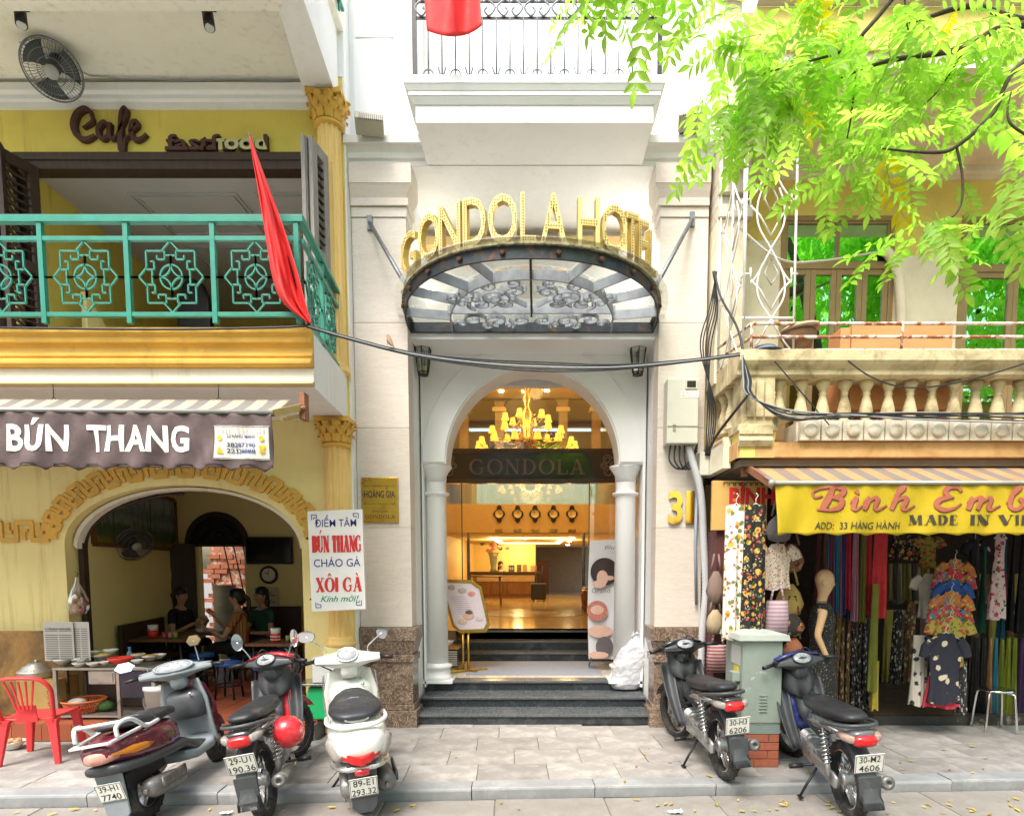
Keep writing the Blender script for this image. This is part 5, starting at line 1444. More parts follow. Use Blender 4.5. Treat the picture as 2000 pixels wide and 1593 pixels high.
def fine(mb):
 out=MB()
 for f in mb.f:
  pts=[V(mb.v[i])for i in f]
  tri=[(pts[0],pts[i],pts[i+1])for i in range(1,len(pts)-1)]
  st=tri
  for _ in range(7):
   nx=[]
   for t in st:
    L=[(t[1]-t[0]).length,(t[2]-t[1]).length,(t[0]-t[2]).length]
    k=max(range(3),key=lambda q:L[q])
    if L[k]>.05:
     a,b,c=t[k],t[(k+1)%3],t[(k+2)%3];mm=(a+b)/2
     nx+=[(a,mm,c),(mm,b,c)]
    else:nx.append(t)
   st=nx
  for t in st:out.add(t,[(0,1,2)],0,True)
 return out
for wd,x0,x1 in(('BÚN',6,132),('THANG',160,365)):
 a,b=PX(x0,870,4.74),PX(x1,870,4.78)
 t_=fine(textmb(wd,width=b-a,cap=.20,bold=.028));lay(t_,(a+b)/2,.70);obj('lettering',t_,WLET,aw)
pa_,pb_=PX(418,870,4.82),PX(527,870,4.84)
pm=(pa_+pb_)/2;pw=pb_-pa_
m=MB();m.grid(lambda a,b:val(pa_+pw*a,.24+.60*b,-.006),14,8);obj('patch',m,mat('white_patch',(.74,.72,.62),.7,var=.15,vs=15),aw)
m=MB()
for(a,b,c,d_)in((0,1,0,.02),(0,1,.98,1)):m.grid(lambda i,j:val(pa_+pw*(a+(b-a)*i),.25+.58*(c+(d_-c)*j),-.009),14,1)
for a in(0,.985):m.grid(lambda i,j:val(pa_+pw*(a+.015*i),.25+.58*j,-.009),1,8)
obj('patch_border',m,mat('dark_line',(.05,.06,.05),.7,var=0),aw)
SILV=mat('outlined_pink',(.62,.45,.40),.7,var=0);NAVY=mat('navy_print',(.02,.035,.16),.6,var=0);ORNG=mat('orange_print',(.80,.45,.02),.6,var=0)
for tx,w_,cp,tt,mt,fn in(('PHÚ THÀNH',.86,.042,.375,SILV,'s'),('23 HÀNG MÀNH',.50,.026,.455,NAVY,'t'),('38287390',.50,.035,.62,NAVY,'t'),('22328888',.50,.035,.73,NAVY,'t')):
 t_=serif(tx,cp,pw*w_,.2,.08,.001)if fn=='s' else textmb(tx,width=pw*w_,cap=cp,bold=.02)
 lay(t_,pm,tt);t_.v=[(p[0],p[1]-.006,p[2])for p in t_.v];obj('lettering',t_,mt,aw)
for(fx_,ft_,poly_)in((-.37,.47,arc(0,0,.022,0,350,14)),(-.37,.68,[(-.03,-.025),(.03,-.025),(0,.03)]),(.37,.47,arc(0,0,.02,0,350,14)),(.37,.66,[(-.025,-.025),(.025,-.025),(.015,.0),(.03,.03),(-.03,.03),(-.015,0)])):
 t_=MB();t_.prism([(x,z)for x,z in poly_],(0,0,0),X1,Z1,(0,.001,0));lay(t_,pm+pw*fx_,ft_);t_.v=[(p[0],p[1]-.006,p[2])for p in t_.v];obj('emblem',t_,ORNG,aw)
# --- hanging menu sign
SY=6.05
sgn=thing('menu_sign','white hanging board with blue and red Vietnamese menu lettering beside the column','sign',P(656,1190,SY))
c4=[P(600,998,SY),P(707,994,SY),P(714,1189,SY),P(609,1194,SY)]
m=MB();m.add(list(c4)+[p+V((0,.035,0))for p in c4],[(0,3,2,1),(4,5,6,7),(0,1,5,4),(1,2,6,5),(2,3,7,6),(3,0,4,7)]);obj('board',m,mat('sign_white',(.80,.79,.75),.5,var=.06,vs=5),sgn,bev=.003)
BLU=mat('sign_blue',(.03,.03,.22),.5,var=0);REDL=mat('sign_red',(.62,.03,.03),.5,var=0);GRNL=mat('sign_green',(.01,.28,.12),.5,var=0)
def sign_on(u,v):return P(u,v,SY-.003)
for tx,u0,u1,vb,vc,mt,kind in(('ĐIỂM TÂM',615,696,1028,1013,BLU,'t'),('BÚN THANG',610,706,1078,1045,REDL,'s'),('CHÁO GÀ',613,704,1106,1090,BLU,'t'),('XÔI GÀ',617,707,1155,1127,REDL,'s'),('Kính mời!',626,701,1174,1162,GRNL,'i')):
 a,b=sign_on(u0,vb),sign_on(u1,vb);cp=sign_on(u0,vc).z-a.z
 t_=serif(tx,cp,b.x-a.x,.24,.085,.002,.03)if kind=='s' else textmb(tx,width=b.x-a.x,cap=cp,bold=.004 if kind=='t' else .01,shear=.35 if kind=='i' else 0)
 put(t_,V(((a.x+b.x)/2,SY-.0025,a.z)),(1,0,.02),(0,0,1),(0,1,0));obj('lettering',t_,mt,sgn)
for(u,v,sx_,sz_)in((608,1005,1,-1),(700,1002,-1,-1),(617,1186,1,1),(706,1181,-1,1)):
 p=sign_on(u,v);t_=MB()
 pts=[(0,.05),(0,0),(.05,0),(.05,.03),(.02,.03),(.02,.045)]
 for i in range(len(pts)-1):t_.bar((pts[i][0]*sx_,0,pts[i][1]*sz_),(pts[i+1][0]*sx_,0,pts[i+1][1]*sz_),.006,.003,up=(0,1,0))
 put(t_,V((p.x,SY-.003,p.z)),(1,0,0),(0,0,1),(0,1,0));obj('corner_fret',t_,BLU,sgn)
m=MB();m.tube([P(600,1050,SY+.02),(-2.3,6.2,PZ(1050,SY)),(-2.2,YW-.01,PZ(1050,SY))],.008,6);m.tube([P(606,1170,SY+.02),(-2.25,YW-.01,PZ(1170,SY))],.008,6);obj('bracket',m,BLACKP,sgn)
# --- cafe lettering
cf=thing('cafe_lettering','brown raised script letters reading Cafe on the yellow wall','sign',P(215,290,YW))
C_=[[(.62,.80,.06),(.56,.93,.10),(.40,.97,.14),(.18,.82,.17),(.06,.5,.18),(.16,.2,.17),(.4,.08,.13),(.7,.2,.07)],[(.62,.80,.07),(.66,.62,.08),(.5,.5,.06),(.34,.42,.03)],[(1.16,.46,.08),(1.0,.58,.11),(.82,.4,.13),(.84,.16,.12),(1.0,.1,.09),(1.16,.3,.07)],[(1.18,.56,.13),(1.14,.2,.13),(1.26,.1,.08),(1.42,.24,.06)],[(1.38,.2,.05),(1.62,.62,.09),(1.72,.9,.10),(1.64,.99,.09),(1.54,.8,.12),(1.5,.3,.15),(1.48,-.2,.15),(1.56,-.26,.08),(1.62,.05,.06),(1.8,.22,.06)],[(1.78,.28,.06),(2.02,.46,.07),(2.02,.6,.09),(1.88,.56,.12),(1.82,.3,.14),(1.92,.08,.12),(2.12,.1,.08),(2.3,.24,.06)]]
kx=PX(288,260,YW)-PX(146,260,YW)
mb_=script(C_,(0,0),kx/2.25,.05,aspect=1.0);put(mb_,V((PX(146,260,YW)-.0,YW-.001,PZ(283,YW))));obj('script_letters',mb_,BROWNL,cf)
ff=thing('fastfood_lettering','worn brown slab letters reading fastfood with a missing lower half','sign',P(430,300,YW))
a,b=P(331,298,YW),P(527,298,YW)
t_=textmb('fastfood',width=b.x-a.x,cap=PZ(268,YW)-a.z,ext=.05,bold=.015)
zcut=a.z+.075;xcut=PX(427,290,YW)
put(t_,V(((a.x+b.x)/2,YW-.03,a.z)));obj('letters',t_,BROWNL,ff)
for k,(fu,w_)in enumerate(((340,22),(362,20),(383,14),(401,14),(412,16),(520,12))):
 p=P(fu,297,YW);m=MB();ww=w_*YW/1200;m.box(p.x-ww/2,p.x+ww/2,YW-.0565,YW-.004,p.z-.012,p.z+.018);obj('foot_serif',m,BROWNL,ff)
m=MB();m.box(xcut+.02,b.x-.03,YW-.0575,YW-.0555,a.z+.0,a.z+.085)
t2=textmb('food',width=(b.x-a.x)*.5,cap=PZ(268,YW)-a.z,bold=.03);mz_=MB()
keep=[f for f in t2.f if all(t2.v[i][2]<.1 for i in f)]
if keep:mz_.add(t2.v,keep);put(mz_,V((b.x-(b.x-a.x)*.25,YW-.0575,a.z)));obj('exposed_letter_faces',mz_,mat('bare_letter_back',(.52,.50,.26),.7,var=.1),ff)
# --- flags
FLAG=mat('red_flag_cloth',(.72,.035,.035),.7,var=.1,vs=4)
fl=thing('red_flag','narrow furled red flag leaning from the green balcony railing','flag',P(603,632,4.95))
Lf=spline([(487,268),(497,330),(509,400),(520,470),(533,545),(552,590),(598,628)],5);Rf=spline([(488,266),(512,330),(536,395),(556,450),(578,520),(596,590),(608,632)],5)
m=MB()
def ffn(a,b):
 i=a*(len(Lf)-1);k=min(int(i),len(Lf)-2);t=i-k
 l=[Lf[k][q]*(1-t)+Lf[k+1][q]*t for q in(0,1)];r_=[Rf[k][q]*(1-t)+Rf[k+1][q]*t for q in(0,1)]
 return P(l[0]*(1-b)+r_[0]*b,l[1]*(1-b)+r_[1]*b,4.86+.10*a+(.05*math.sin(b*7+a*4)+.03*math.sin(b*15-a*6)+.012*math.sin(b*31+a*11))*(.3+a))
m.grid(ffn,60,34);obj('cloth',m,FLAG,fl,solid=.004)
m=MB();m.tube([P(486,262,4.92),P(604,636,5.04)],.011,8);obj('pole',m,BLACKP,fl)
fl=thing('red_flag','red flag hanging from the hotel balcony at the top edge','flag',P(880,60,5.8))
m=MB();m.grid(lambda a,b:P(822+110*a+8*b*math.sin(a*3)+(12*b if a<.5 else 8*b),-90+150*b+22*a*b*(1-a)*3-10*a*b,5.75+.06*math.sin(a*9+b*2)),26,16);obj('cloth',m,FLAG,fl,solid=.004)
m=MB();m.cyl(P(815,-95,5.76),P(945,-92,5.76),.012,n=8);obj('pole',m,BLACKP,fl)
# --- fans and spotlights
def fan(name,label,c,axis,r,mount,group=None,mt=None):
 root=thing(name,label,'fan',c)
 M_=frame(axis);c=V(c)
 cage=MB()
 for dz,rr in((-.045,r*.97),(.0,r),(.045,r*.97),(.062,r*.72),(.068,r*.45)):cage.torus(c+M_@V((0,0,dz)),rr,.0035 if abs(dz)>.001 else .007,M_,40,5)
 for k in range(48):
  a=2*math.pi*k/48
  f=lambda q,z:c+M_@V((q*math.cos(a),q*math.sin(a),z))
  cage.tube([f(r*.22,.07),f(r*.7,.064),f(r*.97,.045),f(r,0),f(r*.97,-.045),f(r*.3,-.07)],.0018,4)
 obj('cage',cage,DSTEEL,root)
 bl=MB()
 for k in range(3):
  a0=2*math.pi*k/3+.4
  def bf(u_,v_):
   a=a0+(v_-.5)*1.35*(.5+.5*u_);q=r*(.15+.75*u_)
   return c+M_@V((q*math.cos(a),q*math.sin(a),.03*(v_-.5)))
  bl=MB();bl.grid(bf,8,6);obj('blade',bl,mt or mat('smoky_blade',(.06,.045,.04),.35,var=0),root,solid=.003)
 m=MB();m.lathe([(.001,.085),(r*.24,.08),(r*.26,.065),(.001,.06)],c,20,M_);obj('cap',m,mat('fan_cap',(.40,.42,.40),.5),root)
 m=MB();m.lathe([(.001,-.02),(.05,-.02),(.065,-.08),(.06,-.17),(.02,-.2),(.001,-.2)],c,16,M_);obj('motor',m,BLACKP,root)
 m=MB();m.tube([c+M_@V((0,0,-.12))]+[V(q)for q in mount],.022,8);e=V(mount[-1]);m.cyl(e,e+(V(mount[-1])-V(mount[-2])).normalized()*.03,.075,n=18);obj('mount',m,BLACKP,root)
 return root
c=P(102,137,6.05)
fan('ceiling_fan','grey caged fan hanging tilted from the loggia ceiling',c,(.35,-.62,-.72),.235,[c+V((.03,.1,.22)),c+V((-.02,.12,.30)),(c.x-.02,c.y+.12,6.50)],mt=mat('grey_blade',(.06,.06,.055),.4,var=0))
c=P(262,1062,7.75)
fan('wall_fan','dark caged fan on the yellow side wall inside the eatery',c,(.75,-.45,-.5),.22,[c+V((-.05,.1,.16)),c+V((-.22,.12,.10)),c+V((-.30,.13,.10))])
for k,(u,v,lb)in enumerate(((36,25,'dark spotlight on the loggia ceiling above the caged fan'),(404,30,'dark spotlight on the loggia ceiling right of the caged fan'))):
 p=P(u,v,5.62);r_=thing('spotlight',lb,'spotlight',p,'loggia spotlights')
 m=MB();m.box(p.x-.06,p.x+.06,p.y-.05,p.y+.05,6.49,6.52);m.cyl((p.x,p.y,6.49),(p.x,p.y,p.z+.03),.02,n=8);obj('mount',m,BLACKP,r_)
 m=MB();m.cyl((p.x-.01,p.y+.03,p.z+.05),(p.x+.02,p.y+.0,p.z-.10),.045,n=14);obj('can',m,BLACKP,r_)
 m=MB();m.cyl((p.x+.02,p.y-.001,p.z-.101),(p.x+.021,p.y-.002,p.z-.104),.036,n=14);obj('lens',m,mat('lamp_lens',(.5,.5,.46),.2,var=0),r_)
p=P(438,487,9.0);cfn=thing('ceiling_fan','dark green paddle fan inside the upstairs room','fan',p)
m=MB();m.cyl((p.x,p.y,p.z),(p.x,p.y,5.84),.012,n=8);m.lathe([(.001,-.05),(.11,-.04),(.13,0),(.11,.05),(.001,.06)],p,18);obj('motor',m,mat('dark_green_paint',(.03,.07,.045),.5),cfn)
for k in range(3):
 a=.15+2.094*k;m=MB();d_=V((math.cos(a),math.sin(a),0));m.bar(p+d_*.1,p+d_*.62,.13,.012);obj('blade',m,MATS['dark_green_paint'],cfn,bev=.004)
p=P(378,640,8.0);m=MB();m.prism([(-.22,-.05),(.22,-.05),(.2,.35),(.12,.55),(-.02,.62),(-.12,.55),(-.2,.3)],p,X1,Z1,(0,.12,0));one('chair_back',m,BLACKP,'dark rounded chair back seen through the green railing','chair',bev=.03)
# ---------------------------------------------------------------- inside the eatery
lx=lambda y:-4.98+(PX(345,1050,BW)+4.98)*(y-6.765)/(BW-6.765)
pic=thing('landscape_painting','large landscape painting of trees and yellow flowers on the eatery side wall','painting',(lx(8)+.03,8,2.2))
def landscape():
 m,nt,b=_new('landscape_picture')
 g_=_node(nt,'ShaderNodeNewGeometry');s_=_node(nt,'ShaderNodeSeparateXYZ');nt.links.new(g_.outputs['Position'],s_.inputs[0])
 mr=_node(nt,'ShaderNodeMapRange');mr.inputs[1].default_value=1.85;mr.inputs[2].default_value=2.75;nt.links.new(s_.outputs[2],mr.inputs[0])
 n=_noise(nt,_geo(nt,(1,2,2)),5,6);ad=_node(nt,'ShaderNodeMath',operation='MULTIPLY_ADD');ad.inputs[1].default_value=.35;nt.links.new(n,ad.inputs[0]);nt.links.new(mr.outputs[0],ad.inputs[2])
 cc=_ramp(nt,ad.outputs[0],[(.15,(.03,.05,.02)),(.36,(.30,.22,.02)),(.45,(.07,.12,.03)),(.6,(.05,.10,.05)),(.7,(.22,.30,.28)),(.82,(.10,.17,.20)),(1.0,(.28,.36,.42))])
 n2=_noise(nt,_geo(nt,(1,6,.6)),3,3);cc=_mix(nt,_ramp(nt,n2,[(.56,0.),(.6,.8)]),cc,(.02,.04,.02))
 nt.links.new(cc,b.inputs['Base Color']);b.inputs['Roughness'].default_value=.5
 return m
ya,yb=7.0,9.42
m=MB();m.add([(lx(ya)+.02,ya,2.02),(lx(yb)+.02,yb,2.02),(lx(yb)+.02,yb,2.72),(lx(ya)+.02,ya,2.72)],[(0,1,2,3)]);obj('canvas',m,landscape(),pic)
m=MB()
for z in(2.0,2.74):m.bar((lx(ya)+.02,ya,z),(lx(yb)+.02,yb,z),.04,.05)
for y in(ya,yb):m.bar((lx(y)+.02,y,2.0),(lx(y)+.02,y,2.74),.04,.05,up=(0,1,0))
obj('frame',m,BWOOD,pic)
a,b=P(481,1101,BW-.08),P(569,1048,BW-.08)
tv=thing('television','flat black television on the eatery back wall above the round clock','television',(a.x,BW,a.z))
m=MB();m.box(a.x,b.x,BW-.09,BW-.03,a.z,b.z);obj('body',m,BLACKP,tv,bev=.006)
m=MB();m.box(a.x+.02,b.x-.02,BW-.095,BW-.091,a.z+.03,b.z-.02);obj('screen',m,mat('black_screen',(.01,.01,.012),.12,var=0),tv)
p=P(525,1122,BW-.02);ck=thing('wall_clock','round dark rimmed clock on the yellow eatery wall under the television','clock',p)
m=MB();m.lathe([(.001,-.01),(.10,-.01),(.12,.02),(.135,.02),(.14,-.01)],p,28,rotm('X',90));obj('rim',m,DWOOD,ck)
m=MB();m.lathe([(.001,.0),(.103,.0)],p+V((0,-.012,0)),24,rotm('X',90));obj('dial',m,mat('cream_dial',(.76,.72,.58),.5,var=0),ck)
m=MB();m.bar(p+V((0,-.02,0)),p+V((-.045,-.02,.05)),.01,.004,up=(0,1,0));m.bar(p+V((0,-.024,0)),p+V((.01,-.024,.085)),.007,.004,up=(0,1,0));obj('hands',m,BLACKP,ck)
a,b=P(508,1195,BW-.015),P(543,1146,BW-.015);ps=thing('menu_poster','pale printed menu sheet on the eatery back wall','poster',a)
m=MB();m.box(a.x,b.x,BW-.02,BW-.012,a.z,b.z);obj('sheet',m,mat('poster_paper',(.62,.58,.48),.6,var=.05),ps)
m=MB()
for k in range(9):m.box(a.x+.03,b.x-.04-.05*(k%3),BW-.0225,BW-.0205,a.z+.04+k*.036,a.z+.052+k*.036)
obj('print_lines',m,mat('grey_print',(.2,.18,.16),.7,var=0),ps,kind='stuff')
# --- furniture
def table(name,label,cx,cy,w_,d_,h,top,leg,z0=.187,group=None):
 t=thing(name,label,'table',(cx,cy,z0),group)
 m=MB();m.box(cx-w_/2,cx+w_/2,cy-d_/2,cy+d_/2,z0+h-.03,z0+h);obj('table_top',m,top,t,bev=.004)
 for sx_ in(-1,1):
  for sy in(-1,1):
   x,y=cx+sx_*(w_/2-.05),cy+sy*(d_/2-.05);m=MB();m.cyl((x,y,z0),(x-sx_*.03,y,z0+h-.03),.016,n=8);obj('leg',m,leg,t)
 return t
def stool(label,cx,cy,h=.42,colr=(.03,.12,.42),r=.15,z0=.187,group='blue eatery stools'):
 t=thing('stool',label,'stool',(cx,cy,z0),group)
 m=MB();m.lathe([(.001,0),(r*.95,0),(r,.015),(r,.04),(r*.93,.05),(.001,.05)],(cx,cy,z0+h-.05),20);obj('seat',m,mat('blue_stool_plastic',colr,.4,var=.1),t)
 for k in range(4):
  a=.78+1.571*k;m=MB();m.tube([(cx+r*.8*math.cos(a),cy+r*.8*math.sin(a),z0+h-.05),(cx+r*1.05*math.cos(a),cy+r*1.05*math.sin(a),z0)],.013,6);obj('leg',m,BLACKP,t)
 m=MB();m.torus((cx,cy,z0+.16),r*.95,.008,None,20,5);obj('foot_ring',m,BLACKP,t)
 return t
table('dining_table','brown dining table with red caddy behind the maroon scooter',PX(302,1260,7.6),7.75,.85,.5,.66,BWOOD,BLACKP)
table('dining_table','long brown table where the two women in colour sit',PX(415,1240,8.7),8.7,.95,.6,.64,BWOOD,BLACKP)
table('dining_table','brown table with dotted red pot beside the yellow column',PX(545,1270,7.3),7.35,.62,.5,.66,BWOOD,BLACKP)
for k,(u,y,lb)in enumerate(((395,7.9,'blue stool under the long table behind the scooter mirror'),(372,7.3,'blue stool nearest the maroon scooter front'),(290,8.4,'blue stool by the dark bench along the side wall'),(520,6.95,'blue stool in front of the table with dotted pot'),(445,7.2,'blue stool behind the black and red motorbike'),(340,8.9,'blue stool at the foot of the woman in black'),(470,8.4,'blue stool carrying the woman in the striped shirt'),(548,8.95,'blue stool carrying the woman in green'))):stool(lb,PX(u,1280,y),y,.44 if k<5 else .36)
def bench(label,p0,p1,h):
 t=thing('bench',label,'bench',(*p0,.187));a,b=V((*p0,0)),V((*p1,0))
 m=MB();m.bar(a+V((0,0,.187+h*.75)),b+V((0,0,.187+h*.75)),.03,h*.5);obj('backrest',m,DWOOD,t,bev=.005)
 n_=(b-a).normalized().cross(Z1);n_=n_ if n_.x>0 else-n_
 m=MB();m.bar(a+n_*.2+V((0,0,.187+.4)),b+n_*.2+V((0,0,.187+.4)),.38,.04);obj('seat',m,DWOOD,t,bev=.005)
 for q in(a,b):m=MB();m.bar(q+V((0,0,.187)),q+V((0,0,.187+h)),.05);obj('post',m,DWOOD,t)
bench('dark wooden bench along the yellow side wall',(lx(7.4)+.08,7.4),(lx(8.6)+.08,8.6),.85)
bench('dark wooden bench against the eatery back wall',(PX(480,1200,BW-.1),BW-.12),(PX(585,1200,BW-.1),BW-.12),.95)
p0,p1=P(2,1330,6.35),P(130,1330,6.35)
m=MB();m.prism([(p0.x-.5,.19),(p0.x-.5,PZ(1232,6.35)),(p1.x-.06,PZ(1232,6.35)),(p1.x,PZ(1238,6.35)),(p1.x,.19)],(0,6.36,0),X1,Z1,(0,.03,0));one('board_screen',m,mat('stained_plywood',(.40,.22,.06),.6,var=.3,vs=3,dirt=(.03,.022,.018),ds=1.4,dth=(.40,.62)),'stained brown plywood screen behind the steamer pot','screen')
nw=thing('newspaper','white newspaper hung behind the bowls on the cart','newspaper',P(130,1280,6.28))
for(u0,u1,sl)in((88,142,0),(143,173,.02)):
 a,b=P(u0,1290,6.27+sl),P(u1,1214,6.27+sl);m=MB();m.box(a.x,b.x,6.27+sl,6.275+sl,a.z,b.z);obj('page',m,mat('newsprint',(.48,.47,.43),.8,var=.05),nw)
 m=MB()
 for k in range(15):
  z=a.z+.02+k*.022
  if k==12 and not sl:continue
  m.box(a.x+.02,(a.x+b.x)/2-.008,6.267+sl,6.2695+sl,z,z+.009);m.box((a.x+b.x)/2+.008,b.x-.02,6.267+sl,6.2695+sl,z,z+.009)
 obj('print_lines',m,MATS['grey_print'],nw,kind='stuff')
t_=textmb('Tiếp sức cho doanh nghiệp',width=.22,cap=.020);put(t_,V((PX(115,1227,6.26),6.266,PZ(1229,6.26))));obj('headline',t_,BLACKP,nw)
CARD=mat('cardboard',(.46,.30,.10),.8,var=.15,vs=4)
a,b=P(36,1405,6.2),P(104,1328,6.2);bx=thing('cardboard_box','brown cardboard box under the steamer pot','box',(a.x,6.2,.187))
m=MB();m.box(a.x,b.x,6.2,6.55,.19,b.z);obj('carton',m,CARD,bx,bev=.004)
t_=textmb('ĐÌNH',width=.2,cap=.05);put(t_,V((b.x-.07,6.197,b.z-.2)),(0,0,-1),(1,0,0),(0,1,0));obj('print',t_,mat('red_brown_print',(.35,.08,.04),.7,var=0),bx)
p=P(72,1328,6.35);pt=thing('steamer_pot','round aluminium steamer pot with stepped lid on the cardboard box','pot',(p.x,6.36,b.z))
ALU=mat('dull_aluminium',(.55,.54,.48),.38,.75,var=.15,vs=10)
m=MB();m.lathe([(.001,0),(.15,0),(.165,.02),(.165,.06),(.17,.065)],(p.x,6.36,b.z+.002),24);obj('body',m,ALU,pt)
m=MB();m.lathe([(.172,.066),(.16,.085),(.13,.10),(.125,.12),(.09,.135),(.085,.15),(.03,.16),(.001,.16)],(p.x,6.36,b.z+.002),24);m.lathe([(.001,.19),(.02,.185),(.012,.16)],(p.x,6.36,b.z+.002),12);obj('lid',m,ALU,pt)
CT=PZ(1303,6.2)
a,b=P(107,1405,6.15),P(237,1405,6.15);xr=PX(318,1300,6.3)
ct=thing('food_cart','metal framed food cart with stained panels carrying the bowls','cart',(a.x,6.15,.187))
STST=mat('stained_steel',(.42,.38,.32),.4,.6,var=.25,vs=6,dirt=(.08,.05,.03),ds=4)
m=MB();m.box(a.x,xr,6.15,6.6,CT-.02,CT);obj('top',m,STST,ct,bev=.003)
for x in(a.x+.02,b.x-.02,xr-.02):
 for y in(6.17,6.58):m=MB();m.box(x-.016,x+.016,y-.016,y+.016,.19,CT-.021);obj('post',m,STST,ct)
m=MB();m.box(a.x+.02,xr-.02,6.17,6.58,.21,.23);obj('shelf',m,STST,ct)
m=MB();m.box(a.x+.04,xr-.04,6.57,6.578,.24,CT-.03);obj('back_panel',m,mat('burnt_panel',(.10,.07,.05),.5,var=.3,vs=4),ct)
m=MB();m.box(PX(173,1320,6.15),b.x-.04,6.148,6.16,CT-.16,CT-.03);m.box(PX(180,1320,6.15),b.x-.06,6.14,6.147,CT-.14,CT-.05);obj('drawer',m,STST,ct)
m=MB();m.box(b.x,xr-.04,6.16,6.168,CT-.3,CT-.03);obj('side_panel',m,mat('dark_blue_panel',(.06,.06,.08),.3,.5),ct)
BOWL=mat('pale_bowl',(.70,.70,.62),.25,var=.05);PLRED=mat('red_plastic',(.70,.05,.035),.35,var=.06)
def bowl(u,v,r,y,lb,mt=BOWL,h=None,name='bowl',food=None):
 p=P(u,v,y);h=h or r*.62;z0=CT+.004
 t=thing(name,lb,name.replace('_',' '),(p.x,y,z0),'crockery on the food cart')
 m=MB();m.lathe([(.001,0),(r*.45,0),(r*.5,.01),(r*.85,h*.6),(r,h),(r*.95,h),(r*.8,h*.6),(r*.4,.018),(.001,.015)],(p.x,y,max(z0,p.z-h/2)),20);obj('vessel',m,mt,t)
 if food:m=MB();m.ball((p.x,y,max(z0,p.z-h/2)+h*.8),r*.8,r*.8,h*.4,12,6);obj('food',m,food,t)
FOODO=mat('orange_food',(.55,.26,.06),.7,var=.3,vs=30);FOODY=mat('yellow_food',(.55,.42,.10),.7,var=.3,vs=30)
for(u,v,r,y,lb,mt,fd)in((125,1291,.105,6.3,'wide steel pan at the left end of the cart',ALU,None),(162,1272,.065,6.45,'tall pale bowl with sauce below the newspaper',BOWL,None),(183,1275,.07,6.45,'pale bowl right of the tall bowl at the back of the cart',BOWL,None),(215,1272,.08,6.5,'wide pale bowl at the back of the cart',BOWL,None),(157,1288,.06,6.25,'small pale bowl stacked on plates at the cart front',BOWL,None),(156,1297,.07,6.22,'stack of pale plates at the cart front',BOWL,None),(182,1297,.062,6.2,'white bowl at the middle of the cart front',BOWL,None),(205,1294,.058,6.22,'pale bowl left of the red basin',BOWL,None),(236,1290,.12,6.26,'shallow red plastic basin on the cart',PLRED,None),(268,1291,.058,6.22,'white bowl right of the red basin',BOWL,None),(200,1283,.10,6.4,'tray of shredded egg and chicken on the cart',STST,FOODY),(270,1280,.07,6.5,'pale plate with orange garnish at the cart back',BOWL,FOODO),(293,1284,.085,6.4,'steel bowl of orange garnish at the cart right',ALU,FOODO),(309,1281,.075,6.5,'deep white bowl at the right end of the cart',BOWL,None)):bowl(u,v,r,y,lb,mt,food=fd)
p=P(241,1270,6.4);bt=thing('water_bottle','small clear blue water bottle on the food cart','bottle',(p.x,6.5,CT))
m=MB();m.lathe([(.001,0),(.03,0),(.032,.01),(.032,.07),(.03,.1),(.014,.13),(.014,.15)],(p.x,6.5,CT+.002),16);obj('body',m,mat('blue_clear_plastic',(.25,.50,.62),.1,var=0,trans=.6),bt)
m=MB();m.cyl((p.x,6.5,CT+.152),(p.x,6.5,CT+.172),.016,n=12);obj('cap',m,mat('blue_cap',(.03,.2,.5),.4,var=0),bt)
m=MB();m.lathe([(.0335,.035),(.0335,.075)],(p.x,6.5,CT+.002),16);obj('label_band',m,mat('label_blue',(.1,.3,.55),.5,var=0),bt)
p=P(160,1388,6.3);bk=thing('plastic_basket','orange plastic strainer basket on the lower cart shelf','basket',(p.x,6.32,.232))
BASK=mat('orange_basket_plastic',(.70,.20,.07),.4,var=.08)
m=MB();m.lathe([(.001,0),(.12,0)],(p.x,6.34,.236),20);m.torus((p.x,6.34,.36),.20,.011,None,32,6);m.torus((p.x,6.34,.30),.175,.006,None,32,5);m.torus((p.x,6.34,.24),.125,.008,None,28,5);obj('rims',m,BASK,bk)
m=MB()
for k in range(44):
 a_=2*math.pi*k/44
 for dz in(.12,-.12):m.tube([(p.x+.125*math.cos(a_),6.34+.125*math.sin(a_),.24),(p.x+.16*math.cos(a_+dz*.6),6.34+.16*math.sin(a_+dz*.6),.28),(p.x+.20*math.cos(a_+dz),6.34+.20*math.sin(a_+dz),.36)],.0045,4)
obj('lattice',m,BASK,bk)
m=MB();m.ball((p.x-.07,6.34,.33),.09,.08,.045,12,7);one('noodle_bundle',m,mat('white_noodles',(.74,.72,.66),.8,var=.2,vs=30,bump=.6,bs=80),'white noodle bundle lying in the orange basket','noodles')
m=MB();m.ball((PX(205,1385,6.35),6.36,.29),.10,.08,.055,12,7);one('herb_bundle',m,mat('green_herbs',(.06,.14,.03),.8,var=.5,vs=30,bump=.8,bs=60),'green herbs on the cart shelf beside the basket','herbs')
p=P(290,1400,6.0);bu=thing('bucket','white plastic paint bucket with lid behind the maroon scooter','bucket',(p.x,6.22,.187))
m=MB();m.lathe([(.001,0),(.125,0),(.15,.30),(.158,.30),(.158,.34),(.001,.345)],(p.x,6.22,.19),24);obj('pail',m,mat('white_bucket',(.70,.70,.66),.4,var=.1),bu)
m=MB();m.tube([(p.x+.158*math.cos(R(t)),6.22-.16*abs(math.sin(R(t))),.47-.17*math.sin(R(t)))for t in range(0,181,15)],.004,5);obj('handle',m,DSTEEL,bu)
p=G(25,1462,0);eb=thing('egg_bowl','white bowl of brown eggs on the pavement behind the red chair','bowl',p)
